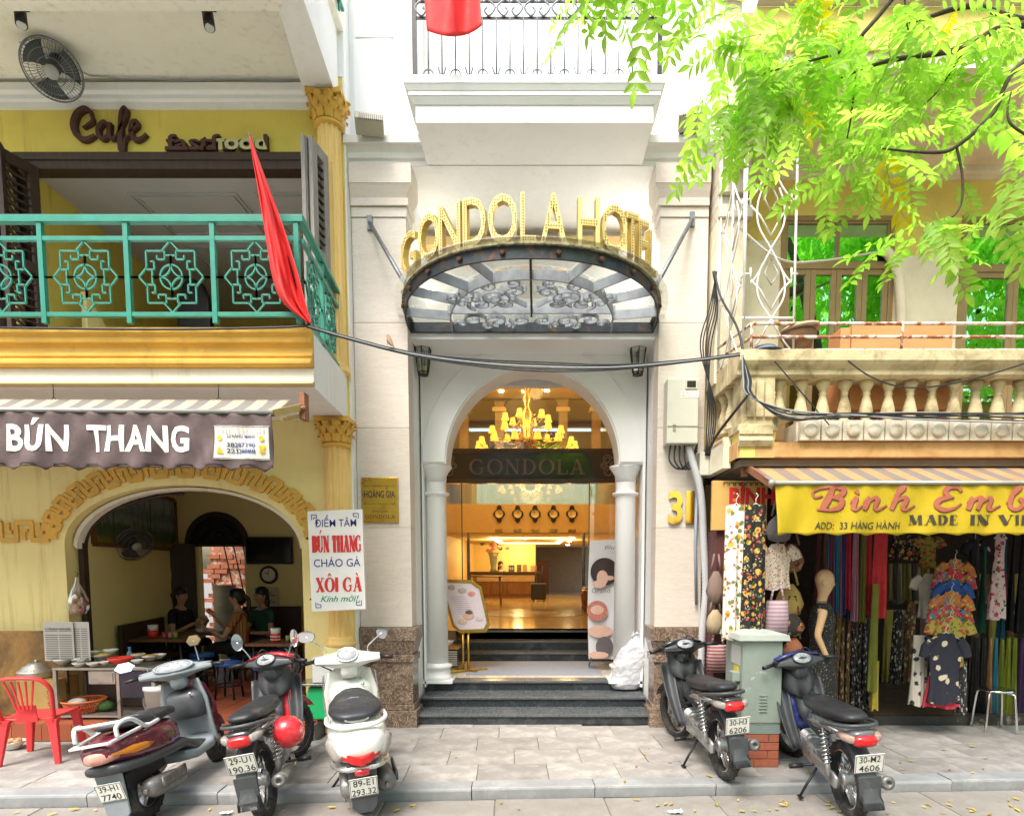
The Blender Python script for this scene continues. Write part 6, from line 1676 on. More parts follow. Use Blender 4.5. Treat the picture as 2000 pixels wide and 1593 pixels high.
m=MB();m.lathe([(.001,0),(.05,0),(.06,.01),(.10,.06),(.11,.075),(.10,.07),(.05,.02),(.001,.015)],p+V((0,0,.003)),20);obj('vessel',m,BOWL,eb)
for k,(dx,dy,dz)in enumerate(((-.05,-.02,.075),(.0,.0,.085),(.05,-.01,.075),(-.01,-.05,.07),(.02,.05,.075))):m=MB();m.ball(p+V((dx,dy,dz)),.03,.026,.024,10,7);obj('egg',m,mat('brown_egg',(.55,.28,.15),.6,var=.05),eb)
p=P(152,1168,6.4);fb=thing('fruit_bag','clear plastic bag of fruit hanging from a hook in the archway','bag',p)
m=MB();m.lathe([(.012,.22),(.02,.16),(.06,.08),(.095,-.02),(.10,-.1),(.07,-.16),(.001,-.18)],p,14);obj('bag',m,glassmat('thin_plastic',(.93,.93,.90),.12,.15),fb)
for k in range(10):m=MB();m.ball(p+V((rnd.uniform(-.055,.055),rnd.uniform(-.05,.05),-.13+.022*k*.6)),.034,n=10,m=7);obj('fruit',m,mat('peach_fruit' if k%2 else 'plum_fruit',(.62,.30,.08)if k%2 else(.34,.10,.09),.5,var=.15),fb)
m=MB();m.tube([p+V((0,0,.22)),p+V((0,.02,.26)),p+V((-.05,.05,.27))],.005,5);obj('hook',m,BLACKP,fb)
def jar(u,y,zt,c,lb,r=.026,h=.07,lid=None):
 p=P(u,1255,y);t=thing('condiment_jar',lb,'jar',(p.x,y,zt),'condiment jars')
 m=MB();m.lathe([(.001,0),(r,0),(r,h*.75),(.001,h*.75)],(p.x,y,zt),12);obj('jar',m,mat('jar_glass_%s'%lb[:5],tuple(q*.6+.1 for q in c),.3,var=.1),t)
 m=MB();m.lathe([(r,h*.76),(r*1.05,h*.78),(r*1.05,h),(.001,h)],(p.x,y,zt),12);obj('lid',m,mat('jar_lid_%s'%lb[:5],lid or c,.4,var=0),t)
tz1,tz2,tz3=.187+.662,.187+.642,.187+.662
for u,c,lb in((321,(.7,.03,.03),'red lidded jar on the table behind the scooter'),(333,(.8,.25,.3),'pink lidded jar between red and green ones'),(343,(.25,.5,.05),'green lidded jar right of the pink one')):jar(u,7.7,tz1,c,lb)
for u,c,lb in((562,(.5,.5,.08),'olive lidded jar beside the dotted red pot'),(571,(.7,.3,.3),'rose lidded jar at the column side of the table')):jar(u,7.35,tz3,c,lb)
for(u,y,zt,lb,r,c)in((300,7.7,tz1,'red plastic napkin holder on the table behind the scooter',.06,(.65,.04,.03)),(539,7.3,tz3,'red pot with white dots on the table by the column',.06,(.62,.03,.04))):
 p=P(u,1255,y);t=thing('napkin_pot',lb,'pot',(p.x,y,zt));m=MB();m.lathe([(.001,0),(r*.85,0),(r,.10),(r*.93,.10),(r*.8,.01),(.001,.01)],(p.x,y,zt),16);obj('pot',m,mat('red_pot_glaze',c,.35,var=0),t)
 m=MB();m.lathe([(.001,.06),(r*.85,.08),(r*1.0,.15),(.001,.13)],(p.x,y,zt+.015),10);obj('napkins',m,mat('white_paper',(.78,.78,.76),.7),t)
 if 'dots' in lb:
  for q in range(22):
   a_=-2.9+.27*(q%11);zq=.03+.035*(q//11);rr=r*(.86+.14*zq/.1)+.001;m=MB();m.ball((p.x+rr*math.cos(a_),y+rr*math.sin(a_),zt+zq),.007,n=8,m=5);obj('dot',m,mat('white_dot',(.85,.85,.83),.5,var=0),t)
for k in range(4):bw_=P(398+11*k,1238,8.55);m=MB();m.lathe([(.001,0),(.04,0),(.085,.05),(.08,.05),(.04,.01),(.001,.01)],(bw_.x,8.5,tz2+.003),16);one('bowl',m,BOWL,'pale noodle bowl on the long table, %s from the left'%('first','second','third','fourth')[k],'bowl','noodle bowls on the long table')
p=G(640,1432,0);sc_=thing('market_scale','green market scale with steel tray behind the white scooter','scale',(PX(628,1400,6.25),6.3,0))
sx_=PX(628,1400,6.25)
m=MB();m.loft([[V((sx_+q[0]*.2,6.3+q[1]*.14,.19))for q in((-1,-1),(1,-1),(1,1),(-1,1))],[V((sx_+q[0]*.11,6.3+q[1]*.09,.52))for q in((-1,-1),(1,-1),(1,1),(-1,1))]],True,sm=False);obj('body',m,mat('green_scale_paint',(.02,.42,.14),.35,var=.05),sc_,bev=.015)
m=MB();m.box(sx_-.22,sx_+.22,6.14,6.46,.54,.56);m.cyl((sx_,6.3,.52),(sx_,6.3,.54),.04);obj('tray',m,STEEL,sc_,bev=.004)
m=MB();m.box(sx_-.06,sx_+.2,6.18,6.42,.562,.82);one('foam_box',m,mat('white_foam',(.78,.78,.76),.8,var=.05),'white foam box on the green scale tray','box',bev=.01)
m=MB();m.box(-2.45,-2.23,6.15,6.5,.0,.188);obj('step_end',m,REDTILE,lh)
c=P(562,1300,6.85);fan('desk_fan','small black caged fan behind the red front of the motorbike',c,(.35,-.9,.1),.16,[c+V((0,.1,-.1)),c+V((0,.1,-.2)),V((c.x,6.95,.22))])
# --- red plastic chair
def chair(p,rz):
 t=thing('plastic_chair','red plastic chair with slatted back on the pavement','chair',p,rot=(0,0,rz))
 CH=mat('red_chair_plastic',(.72,.045,.05),.38,var=.05,vs=4)
 sh=.40;L=lambda n_,m_:obj(n_,m_,CH,t,local=True,bev=.004)
 m=MB();m.grid(lambda a,b:((a-.5)*(.40+.04*b),(b-.5)*.40,sh-.025*math.sin(a*3.14)*math.sin(b*3.14)+.01*(abs(a-.5)*2)**4),12,12);q=obj('seat',m,CH,t,local=True,solid=.018)
 for sx_ in(-1,1):
  for sy in(-1,1):
   m=MB();x,y=sx_*.195,sy*.185
   bot_=(x+sx_*.035,y+sy*.05)
   rg=[]
   for z,w_ in((0,.022),(sh-.05,.034),(sh,.05)):
    k_=1-z/sh;cx_,cy_=x+sx_*.035*k_-sx_*.012*(1-k_),y+sy*.05*k_
    rg.append([V((cx_-w_,cy_-w_*.8,z)),V((cx_+w_,cy_-w_*.8,z)),V((cx_+w_,cy_+w_*.8,z)),V((cx_-w_,cy_+w_*.8,z))])
   m.loft(rg,True,sm=False);L('leg',m)
 def back(s_,z):return V((s_,-.20-.22*(z-sh)-.03*(1-(s_/.22)**2),z))
 pts=spline([(-.20,sh-.02),(-.215,sh+.16),(-.215,sh+.28),(-.15,sh+.37),(0,sh+.39),(.15,sh+.37),(.215,sh+.28),(.215,sh+.16),(.20,sh-.02)],5)
 m=MB();m.tube([back(x,z)for x,z in pts],[.026]*len(pts),8,flat=.55,up=(0,1,.2));obj('back_frame',m,CH,t,local=True)
 for k in range(5):
  x=(k-2);m=MB();a_=back(x*.028,sh+.10);b_=back(x*.055,sh+.36);m.bar(a_,b_,.016,.012,up=(0,1,0));L('slat',m)
 m=MB();m.prism([(-.085,sh-.02),(.085,sh-.02),(.075,sh+.13),(-.075,sh+.13)],(0,-.222,0),X1,Z1,(0,.014,0));L('back_plate',m)
 return t
chair((*G(86,1478,0).xy,0),R(12))
# ================================================================ things on and in front of the hotel
LGL=glassmat('lantern_glass',(.86,.88,.82),.15)
for u,lb in((826,'glass wall lantern at the left of the arch'),(1246,'glass wall lantern at the right of the arch')):
 p=P(u,690,7.1);t=thing('wall_lantern',lb,'lantern',p,'lanterns beside the arch')
 z0,z1=PZ(733,7.1),PZ(680,7.1);n=6
 hexr=lambda r,z:[V((p.x+r*math.cos(math.pi*k/3+.5),7.1+r*math.sin(math.pi*k/3+.5),z))for k in range(6)]
 A,B=hexr(.095,z1),hexr(.062,z0+.03)
 m=MB()
 for k in range(6):m.tube([A[k],B[k]],.006,5);m.tube([A[k],A[(k+1)%6]],.008,5);m.tube([B[k],B[(k+1)%6]],.007,5)
 m.loft([hexr(.065,z0),hexr(.058,z0+.012)],True,sm=False);m.tube([(p.x,7.1,z0+.02),(p.x,7.1,z1)],.004,5)
 for q in hexr(.055,z0+.012):m.tube([q,q+V((0,0,.03))],.005,5)
 obj('cage',m,mat('bronze_iron',(.06,.05,.035),.5,.6,var=.2),t)
 m=MB();m.loft([hexr(.11,z1+.008),hexr(.03,z1+.06)],True,sm=False);m.lathe([(.03,0),(.012,.02),(.022,.04),(.001,.065)],(p.x,7.1,z1+.06),10);m.torus((p.x,7.1,z1+.15),.025,.005,rotm('X',90),14,5);obj('roof',m,MATS['bronze_iron'],t)
 m=MB();m.loft([hexr(.058,z0+.032),hexr(.09,z1-.004)],False,sm=False);obj('glass',m,LGL,t)
 s_=-1 if u<1000 else 1
 m=MB();m.tube([(p.x,7.1,z1+.17),(p.x+s_*.06,7.14,z1+.2),(p.x+s_*.10,7.22,z1+.12),(p.x+s_*.1,7.3,z1+.02)],.008,6);obj('bracket',m,MATS['bronze_iron'],t)
for(u,v,s_,lb)in((722,252,1,'grey floodlight on the left end of the hotel cornice'),(1352,242,-1,'grey floodlight on the right end of the hotel cornice')):
 p=P(u,v,6.38);t=thing('floodlight',lb,'floodlight',p,'cornice floodlights')
 M_=Euler((R(-28),0,R(10*s_))).to_matrix()
 m=MB();m.obox(p+V((0,0,.04)),(.27,.16,.10),M_);obj('housing',m,mat('flood_grey',(.45,.43,.34),.5,.3,var=.1),t,bev=.008)
 m=MB()
 for k in range(13):m.obox(p+M_@V((-.09+k*.018,-.085,.0))+V((0,0,.02)),(.005,.02,.07),M_)
 obj('fins',m,BLACKP,t,kind='stuff')
 m=MB();m.box(p.x-.1,p.x+.1,6.38,6.52,ZC1-.003,p.z+.0);obj('foot',m,mat('flood_olive',(.30,.28,.18),.5,var=.1),t)
a,b=P(707,1020,YH-.02),P(777,932,YH-.02);pq=thing('brass_plaque','yellow brass company plaque on the left stone pillar','plaque',a)
m=MB();m.box(a.x,b.x,YH-.025,YH-.001,a.z,b.z);obj('plate',m,mat('polished_brass',(.62,.40,.06),.3,.85,var=.1),pq,bev=.004)
DBR=mat('dark_engraving',(.06,.035,.02),.6,var=0)
for tx,w_,cp,v,k in(('CÔNG TY TNHH ĐẦU TƯ & DU LỊCH',.9,.018,951,0),('HOÀNG GIA',.84,.075,972,1),('31 Hàng Hành, Hoàn Kiếm, Hà Nội',.84,.013,985,0),('KHÁCH SẠN',.4,.02,1000,0),('GONDOLA',.82,.035,1012,2)):
 t_=serif(tx,cp,(b.x-a.x)*w_,.15,.06,.001)if k==2 else textmb(tx,width=(b.x-a.x)*w_,cap=cp,bold=.02 if k else 0)
 put(t_,V(((a.x+b.x)/2,YH-.0265,PZ(v,YH))));obj('lettering',t_,DBR,pq)
nb_=thing('house_number','gold numerals 31 on the right stone pillar','house number',P(1330,1020,YH))
for chh,u0,u1 in(('3',1305,1334),('1',1339,1356)):
 a,b=P(u0,1020,YH-.02),P(u1,957,YH-.02);t_=textmb(chh,width=b.x-a.x,cap=b.z-a.z,ext=.03,bold=.03);put(t_,V(((a.x+b.x)/2,YH-.017,a.z)));obj('numeral',t_,mat('mirror_gold',(.72,.48,.08),.12,1.0,var=0),nb_)
a,b=P(1302,866,YH-.2),P(1366,738,YH-.2);mb_=thing('meter_box','pale grey electricity meter box on the right pillar','meter box',a)
MBX=mat('meter_grey',(.56,.56,.47),.5,var=.05)
m=MB();m.box(a.x,b.x,YH-.2,YH-.001,a.z,b.z);obj('case',m,MBX,mb_,bev=.012)
zq=PZ(832,YH-.2);m=MB();m.box(a.x+.004,b.x-.004,YH-.206,YH-.2005,zq-.004,zq+.004);m.box(a.x+.06,a.x+.09,YH-.206,YH-.2005,zq-.05,zq+.02);obj('seam',m,mat('seam_grey',(.3,.28,.22),.6,var=0),mb_)
p=P(1350,750,YH-.2);m=MB();m.box(p.x-.06,p.x+.06,YH-.212,YH-.2005,p.z-.05,p.z+.045);obj('window_frame',m,MBX,mb_,bev=.004)
m=MB();m.box(p.x-.045,p.x+.045,YH-.2145,YH-.2125,p.z-.035,p.z+.03);obj('dial_window',m,mat('dark_glass',(.03,.025,.022),.15),mb_)
p=P(1347,770,YH-.2);m=MB();m.box(p.x-.09,p.x+.09,YH-.203,YH-.2005,p.z-.035,p.z+.035);obj('sticker',m,mat('white_sticker',(.78,.74,.70),.6,var=0),mb_)
for k,tx in enumerate(('01 FM 111 A','BH 110110179')):t_=textmb(tx,width=.15,cap=.018);put(t_,V((p.x,YH-.2045,p.z+.008-.03*k)));obj('lettering',t_,mat('red_brown_print',(.35,.08,.04),.7),mb_)
def corrug(pts,r,name,label,cat,mt):
 sp_=spline(pts,26);m=MB();m.tube(sp_,[r*(1+(.10 if i%2 else-.06))for i in range(len(sp_))],10);return one(name,m,mt,label,cat)
corrug([P(1345,872,YH-.12),P(1352,900,YH-.12),P(1368,960,YH-.12),P(1374,1050,YH-.1),P(1378,1150,YH-.1),P(1372,1230,YH-.1),P(1368,1328,YH-.1)],.038,'corrugated_conduit','grey corrugated conduit running down beside the right pillar','conduit',mat('conduit_grey',(.50,.51,.52),.5,var=.06))
m=MB();m.tube([P(1362,940,YH-.04),P(1358,1060,YH-.04),P(1360,1180,YH-.04)],.016,8);one('grey_pipe',m,mat('pipe_blue_grey',(.28,.33,.38),.5,var=.1),'thin blue grey pipe beside the number 31','pipe')
m=MB();q=P(1376,905,YH-.1);m.box(q.x-.05,q.x+.05,YH-.1,YH-.0,q.z-.12,q.z+.12);one('junction_box',m,MBX,'small grey junction box above the corrugated conduit','box',bev=.006)
def wire(pts,r,label,mt=WIRE,n=8,y=None,cat='cable',group='overhead cables'):
 sp_=spline([P(*q)for q in pts],n);m=MB();m.tube(sp_,r,6);return one('cable',m,mt,label,cat,group)
for k in range(4):m=MB();m.tube(spline([P(1310+9*k,868,YH-.1),P(1308+10*k,900,YH-.14),P(1330+6*k,915,YH-.12),P(1362,880-6*k,YH-.06)],6),.009,6);one('cable',m,WIRE,'black cable loop under the meter box, %s of four'%('outermost','second','third','innermost')[k],'cable','meter box cables')
main=[(598,636,4.95),(680,660,5.1),(800,690,5.25),(930,708,5.35),(1060,716,5.45),(1200,717,5.5),(1340,705,5.6),(1445,692,5.72)]
for k in range(5):
 pts=[(u,v+(k-2)*(1.2+3.2*math.exp(-((u-1040)/170)**2)),y)for u,v,y in main]
 wire(pts,.006 if k!=2 else .008,'black cable strung across the hotel arch, %s of the bundle'%('top','upper','middle','lower','bottom')[k],WIRE if k%2 else WIREG if k==2 else WIRE)
wire([(0,640,4.95),(300,643,4.95),(520,640,4.95),(600,636,4.95)],.009,'black cable lying along the ochre balcony edge')
for k in range(6):
 wire([(1450,690+k,5.72),(1452+k*3,740,5.7),(1462+k*2,772,5.68),(1540,800+k*4,5.68),(1660,810+4*math.sin(k*2),5.68),(1800,812+7*math.cos(k),5.68),(2060,814-5*k+14,5.68)],.006 if k%2 else .008,'black cable of the bundle along the balcony frieze, strand %s'%('one','two','three','four','five','six')[k],WIRE if k%3 else WIREG)
for k in range(5):
 wire([(1392+2*k,530,6.4),(1402-4*k,600,6.4),(1388-5*k,680,6.4),(1382+4*k,800,6.42),(1378+k*2,890,6.5)],.007,'black cable hanging beside the white side grille, strand %s'%'abcde'[k].replace('a','one').replace('b','two').replace('c','three').replace('d','four').replace('e','five'))
wire([(1395,530,6.3),(1408,580,6.2),(1440,640,5.9),(1452,690,5.75)],.012,'dark cable sagging from grille to balcony corner')
wire([(1462,770,5.68),(1430,810,5.8),(1400,850,6.1),(1385,880,6.4)],.014,'thick black cable from balcony pier to junction box')
wire([(1725,490,6.6),(1600,510,6.3),(1520,505,6.0),(1440,440,6.0)],.012,'pale cable from the drain elbow to the grille',mat('pale_cable',(.62,.58,.50),.5,var=0))
wire([(1640,690,5.74),(1700,735,5.7),(1780,757,5.7),(1900,740,5.7),(2060,690,5.7)],.007,'thin cable sagging across the balusters')
wire([(1500,690,5.74),(1560,760,5.7),(1620,830,5.7)],.006,'thin cable slanting over the first balusters')
p=P(757,672,5.18);bd=thing('sparrow','small brown bird perched on the cable left of the canopy','bird',p)
BRD=mat('sparrow_brown',(.30,.19,.11),.8,var=.3,vs=60)
m=MB();m.loft([ring(x,z,w_,h_,2,10)for x,z,w_,h_ in((-.075,.02,.003,.002),(-.045,.028,.012,.010),(-.015,.036,.022,.020),(.012,.045,.024,.024),(.03,.06,.017,.017),(.045,.068,.014,.014),(.055,.068,.006,.006),(.064,.066,.001,.001))],True);m.xf(Matrix.Translation(p+V((0,0,-.014)))@Matrix.Rotation(R(150),4,'Z')@Matrix.Rotation(R(-35),4,'Y'));obj('body',m,BRD,bd)
m=MB();m.tube([p+V((0,0,-.005)),p+V((0,0,.02))],.002,5);obj('legs',m,BLACKP,bd)
sk=G(1215,1352,.24)
m=MB()
def sackfn(a,b):
 an=2*math.pi*a;t=b
 pr_=[(0,.02),(.03,.15),(.12,.19),(.45,.20),(.75,.175),(.88,.10),(.93,.05),(.97,.09),(1,.03)]
 i=max(q for q in range(len(pr_)-1)if pr_[q][0]<=t);t0,r0=pr_[i];t1,r1=pr_[i+1];r_=r0+(r1-r0)*min(1,(t-t0)/(t1-t0))
 q=V((math.cos(an),math.sin(an),t*3.2));r_*=1+.10*noise.noise(q*1.7)-.10*abs(noise.noise(q*3.5))-.07*abs(noise.noise(q*8))+.06
 return V((sk.x+.06+r_*math.cos(an)+.13*t,sk.y+.15+r_*.7*math.sin(an),.245+t*.70*(1+.03*math.sin(an*3))-.0))
m.grid(sackfn,90,70);one('laundry_sack',m,mat('white_sack_plastic',(.60,.61,.64),.4,var=.12,vs=14,bump=1.0,bs=14),'bulging white plastic sack leaning on the right entrance column','sack')
g0,g1=G(910,1318,.365),G(1176,1318,.365)
m=MB();m.box(g0.x,g1.x,7.72,8.82,.366,.378);one('door_mat',m,mat('blue_grey_mat',(.30,.33,.40),.95,var=.12,vs=30,bump=.5,bs=200),'blue grey entrance mat on the landing between the columns','mat')
SY2=8.0
st=thing('notice_stand','gold framed notice board on a stand behind the left column','notice stand',(PX(905,1300,SY2),SY2,.366))
GOLDS=mat('gold_stand',(.58,.38,.08),.25,.9,var=.1)
cs=[P(u,v,SY2)for u,v in((850,1130),(921,1132),(940,1146),(957,1220),(950,1234),(898,1236),(884,1224),(862,1145))]
ce=sum(cs,V())/8
m=MB();ins=[c.lerp(ce,.13)for c in cs]
m.loft([[a,b,b+V((0,.03,0)),a+V((0,.03,0))]for a,b in zip(cs+cs[:1],ins+ins[:1])],False,sm=False);obj('frame',m,GOLDS,st)
m=MB();m.add([c+V((0,.005,0))for c in ins],[tuple(range(8))]);obj('sheet',m,mat('pink_notice',(.80,.68,.72),.3,var=.04),st)
m=MB()
for k in range(9):
 c=P(888+k*2.2,1165+k*4.2,SY2);m.box(c.x-.06,c.x+.14,SY2+.001,SY2+.004,c.z,c.z+.006)
obj('print_lines',m,mat('mauve_print',(.55,.42,.5),.7,var=0),st,kind='stuff')
for(u,v,r_,c_)in((882,1147,.05,(.5,.42,.38)),(903,1153,.055,(.55,.45,.4)),(921,1159,.05,(.75,.35,.3)),(915,1203,.07,(.75,.50,.38)),(916,1196,.05,(.16,.10,.08)),(903,1213,.06,(.78,.56,.44)),(936,1208,.05,(.7,.6,.66))):
 c=P(u,v,SY2);m=MB();m.ball(c,r_,.003,r_*.7,12,6);obj('picture_patch',m,mat('print_%d_%d'%(u,v),c_,.4,var=.25,vs=30),st)
x=PX(909,1260,SY2)
for dx in(-.035,.035):m=MB();m.cyl((x+dx,SY2+.03,.40),(x+dx,SY2+.03,PZ(1234,SY2)),.016,n=8);obj('post',m,GOLDS,st)
m=MB();m.bar((x-.22,SY2-.10,.385),(x+.28,SY2+.1,.385),.05,.03);m.bar((x-.15,SY2+.15,.385),(x+.15,SY2-.1,.386),.05,.028);obj('foot',m,GOLDS,st,bev=.004)
BY2=8.15
bn=thing('spa_banner','tall white spa banner with round massage pictures behind the right column','banner',(PX(1180,1290,BY2),BY2,.366))
e=[P(u,v,BY2)for u,v in((1152,1056),(1243,1050),(1243,1288),(1150,1286))]
m=MB();m.grid(lambda a,b:e[0].lerp(e[1],a).lerp(e[3].lerp(e[2],a),b)+V((-.02*math.sin(b*3.1),.02*math.sin(a*5),0)),8,12);obj('sheet',m,mat('banner_white',(.76,.76,.78),.4,var=.03),bn)
def disc(u,v,ru,c,lift,name='picture',sq=1.0,M_=None):
 p=P(u,v,BY2)+V((0,-.03-lift,0));m=MB();m.lathe([(.001,0),(ru*BY2/1200,0)],p,26,rotm('X',90)@Matrix.Diagonal((1,sq,1)));obj(name,m,c,bn)
SKIN=mat('printed_skin',(.72,.46,.36),.5,var=.08,vs=10);HAIRP=mat('printed_hair',(.05,.03,.028),.5,var=.2)
disc(1180,1116,27,HAIRP,0);disc(1176,1128,11,SKIN,.002,sq=1.35);disc(1170,1140,13,SKIN,.0025,sq=.6);disc(1190,1128,9,SKIN,.003,sq=.5)
disc(1166,1192,20,mat('printed_red',(.55,.20,.15),.5,var=.3,vs=25),0);disc(1166,1190,13,SKIN,.002,sq=.7)
disc(1172,1232,24,SKIN,.0,sq=.5);disc(1180,1262,17,mat('printed_grey',(.14,.12,.13),.5),.001,sq=1.2);disc(1168,1278,20,SKIN,.002,sq=.35)
for tx,u0,u1,v,cp in(('Blu',1180,1200,1072,.05),('Grand',1155,1191,1157,.06)):
 a,b=P(u0,v,BY2),P(u1,v,BY2);t_=textmb(tx,width=b.x-a.x,cap=cp,shear=.25 if tx=='Blu' else 0);put(t_,V(((a.x+b.x)/2,BY2-.034,a.z)));obj('lettering',t_,mat('grey_print',(.2,.18,.16),.7),bn)
m=MB();m.tube([P(1150,1300,BY2),P(1154,1286,BY2),P(1160,1250,BY2+.1)],.01,6);m.bar(P(1150,1301,BY2),P(1240,1301,BY2),.03,.02);obj('foot',m,DSTEEL,bn)
# ---------------------------------------------------------------- lobby furniture
CY_=19.3;a,b=P(945,1167,CY_),P(1055,1116,CY_)
rc=thing('reception_counter','dark wooden reception counter deep in the lobby','counter',(a.x,CY_,LF))
m=MB();m.box(-2.0,b.x-.15,CY_,CY_+.6,LF,b.z-.08);obj('front',m,BWOOD,rc)
for k in range(4):x=-1.9+k*.5;m=MB();m.box(x,x+.4,CY_-.03,CY_-.001,LF+.1,b.z-.35);obj('panel',m,BWOOD,rc,bev=.015)
m=MB();m.box(-2.05,b.x,CY_-.12,CY_+.7,b.z-.079,b.z);obj('top',m,DWOOD,rc,bev=.01);CTZ=b.z
m=MB();m.box(-2.0,b.x-.15,CY_-.04,CY_-.002,b.z-.3,b.z-.1);obj('frieze',m,mat('tan_frieze',(.42,.30,.16),.5),rc)
p=P(963,1098,CY_);fv=thing('flower_vase','tall glass vase of pink flowers on the reception counter','vase',(p.x,CY_+.2,CTZ))
m=MB();m.lathe([(.001,0),(.12,0),(.08,.1),(.14,.5),(.18,.6)],(p.x,CY_+.2,CTZ+.002),16);obj('vase',m,mat('green_grey_glass',(.25,.30,.24),.15,var=.1),fv)
for k in range(46):
 q=V((p.x+rnd.gauss(0,.24),CY_+.2+rnd.gauss(0,.15),CTZ+.95+rnd.gauss(0,.18)));m=MB();m.ball(q,.075,.07,.06,7,5);obj('flower' if k%4 else 'foliage',m,mat('pink_petals',(.80,.42,.36),.7,var=.25,vs=20)if k%4 else mat('vase_leaf',(.06,.16,.03),.7,var=.2),fv)
for k,(u,v0,v1,c_,lb,w_)in enumerate(((999,1114,1103,(.10,.14,.28),'dark blue rating card reading 9.0 on the counter',12),(1014,1114,1102,(.22,.12,.05),'brown photo frame on the reception counter',9),(1025,1114,1102,(.55,.42,.22),'cream photo frame on the reception counter',9),(1042,1114,1104,(.75,.45,.35),'pink round card on the reception counter',11))):
 p0,p1=P(u-w_/2,v0,CY_),P(u+w_/2,v1,CY_);m=MB();m.box(p0.x,p1.x,CY_+.02,CY_+.05,CTZ+.002,p1.z);t=thing('counter_card',lb,'card',(p0.x,CY_,CTZ));obj('card',m,mat('card_%d'%k,c_,.4,var=.1),t,bev=.006)
 if k==0:t_=textmb('9.0',width=.12,cap=.08,bold=.02);put(t_,V(((p0.x+p1.x)/2,CY_+.017,(CTZ+p1.z)/2-.04)));obj('lettering',t_,mat('white_dot',(.85,.85,.83),.5),t)
def chairset(lb,cx,cy,s_):
 t=thing('carved_chair',lb,'chair',(cx,cy,LF),'carved lobby chairs')
 m=MB();m.box(cx-.3,cx+.3,cy-.3,cy+.3,LF+.38,LF+.46);obj('seat',m,BWOOD,t,bev=.02)
 m=MB();m.prism([(-.28,0),(.28,0),(.3,.4),(.2,.55),(0,.62),(-.2,.55),(-.3,.4)],(cx+s_*.27,cy,LF+.46),Y1,Z1,(.06,0,0));obj('backrest',m,BWOOD,t,bev=.02)
 for sx_ in(-1,1):
  for sy in(-1,1):m=MB();m.lathe([(.03,0),(.05,.03),(.03,.08),(.05,.2),(.06,.3),(.04,.38)],(cx+sx_*.25,cy+sy*.25,LF),10);obj('leg',m,BWOOD,t)
chairset('carved dark chair nearest the right side of the lobby',1.35,14.0,1);chairset('carved dark chair behind the nearer one at the lobby right',1.5,15.6,1)
t=table('console_table','dark carved console table at the left of the lobby',PX(952,1140,16),16,.8,.6,.75,BWOOD,BWOOD,LF)
p=P(1052,1165,17.5);sc2=thing('suitcase','small black suitcase with raised handle on the lobby floor','suitcase',(p.x,17.5,LF))
m=MB();m.box(p.x-.22,p.x+.22,17.4,17.65,LF+.05,LF+.52);obj('case',m,BLACKP,sc2,bev=.04)
m=MB();m.tube([(p.x-.1,17.6,LF+.5),(p.x-.1,17.6,LF+1.0),(p.x+.1,17.6,LF+1.0),(p.x+.1,17.6,LF+.5)],.012,6);obj('handle',m,BLACKP,sc2)
for s_ in(-1,1):m=MB();m.cyl((p.x+s_*.15,17.4,LF+.03),(p.x+s_*.15,17.46,LF+.03),.03,n=10);obj('wheel',m,BLACKP,sc2)
a,b=P(1049,1148,22.5),P(1072,1095,22.5);m=MB();m.box(a.x,b.x,22.5,22.6,LF,b.z);one('corridor_door',m,mat('maroon_door',(.12,.03,.03),.4),'dark red door at the end of the hotel corridor','door',bev=.01)
# ================================================================ the clothes shop
def pattern(name,bg,cols,scale=14,thr=.30,rough=.85,stretch=(1,1,1)):
 """printed fabric: blossoms of several colours on a ground colour"""
 if name in MATS:return MATS[name]
 m,nt,b=_new(name)
 co=_geo(nt,stretch)
 cc=bg
 for i,c in enumerate(cols):
  v=_node(nt,'ShaderNodeTexVoronoi');v.inputs['Scale'].default_value=scale*(1+.37*i)
  ad=_node(nt,'ShaderNodeVectorMath',operation='ADD');ad.inputs[1].default_value=(3.1*i,1.7*i,2.3*i)
  nt.links.new(co,ad.inputs[0]);nz=_noise(nt,ad.outputs[0],scale*1.6,3)
  mx=_node(nt,'ShaderNodeVectorMath',operation='MULTIPLY_ADD');mx.inputs[1].default_value=(.05,.05,.05)
  nt.links.new(nz,mx.inputs[0]);nt.links.new(ad.outputs[0],mx.inputs[2]);nt.links.new(mx.outputs[0],v.inputs['Vector'])
  f=_ramp(nt,v.outputs['Distance'],[(thr*(1-.12*i),1.0),(thr*(1-.12*i)+.04,.0)])
  cc=_mix(nt,f,cc,c)
 nt.links.new(cc,b.inputs['Base Color']);b.inputs['Roughness'].default_value=rough
 MATS[name]=m
 return m
def plain(c):return mat('cloth_%d_%d_%d'%tuple(int(q*99)for q in c),c,.85,var=.15,vs=9)
FL_BLK=pattern('black_floral',(.015,.013,.014),[(.62,.40,.06),(.45,.07,.04),(.10,.16,.04),(.5,.45,.3)],13)
FL_WHT=pattern('white_floral',(.74,.72,.66),[(.62,.38,.05),(.18,.2,.06),(.4,.12,.05)],10)
FL_PINK=pattern('pink_floral',(.66,.52,.50),[(.45,.06,.12),(.05,.10,.06),(.7,.3,.35)],13)
FL_NAVY=pattern('navy_blossom',(.02,.02,.035),[(.60,.52,.36)],9,.24)
FL_RED=pattern('red_multicolour',(.52,.05,.05),[(.05,.25,.4),(.6,.4,.05),(.06,.3,.1),(.6,.2,.4)],14,.33)
FL_ORG=pattern('orange_multicolour',(.60,.20,.05),[(.1,.3,.3),(.6,.5,.1),(.5,.05,.2)],16,.33)
ETH=pattern('black_white_ethnic',(.02,.02,.022),[(.55,.52,.46),(.4,.38,.34)],26,.27,stretch=(1,1,.5))
ETHR=pattern('gold_ethnic',(.10,.07,.03),[(.5,.42,.2),(.45,.1,.08)],24,.3,stretch=(1,1,.5))
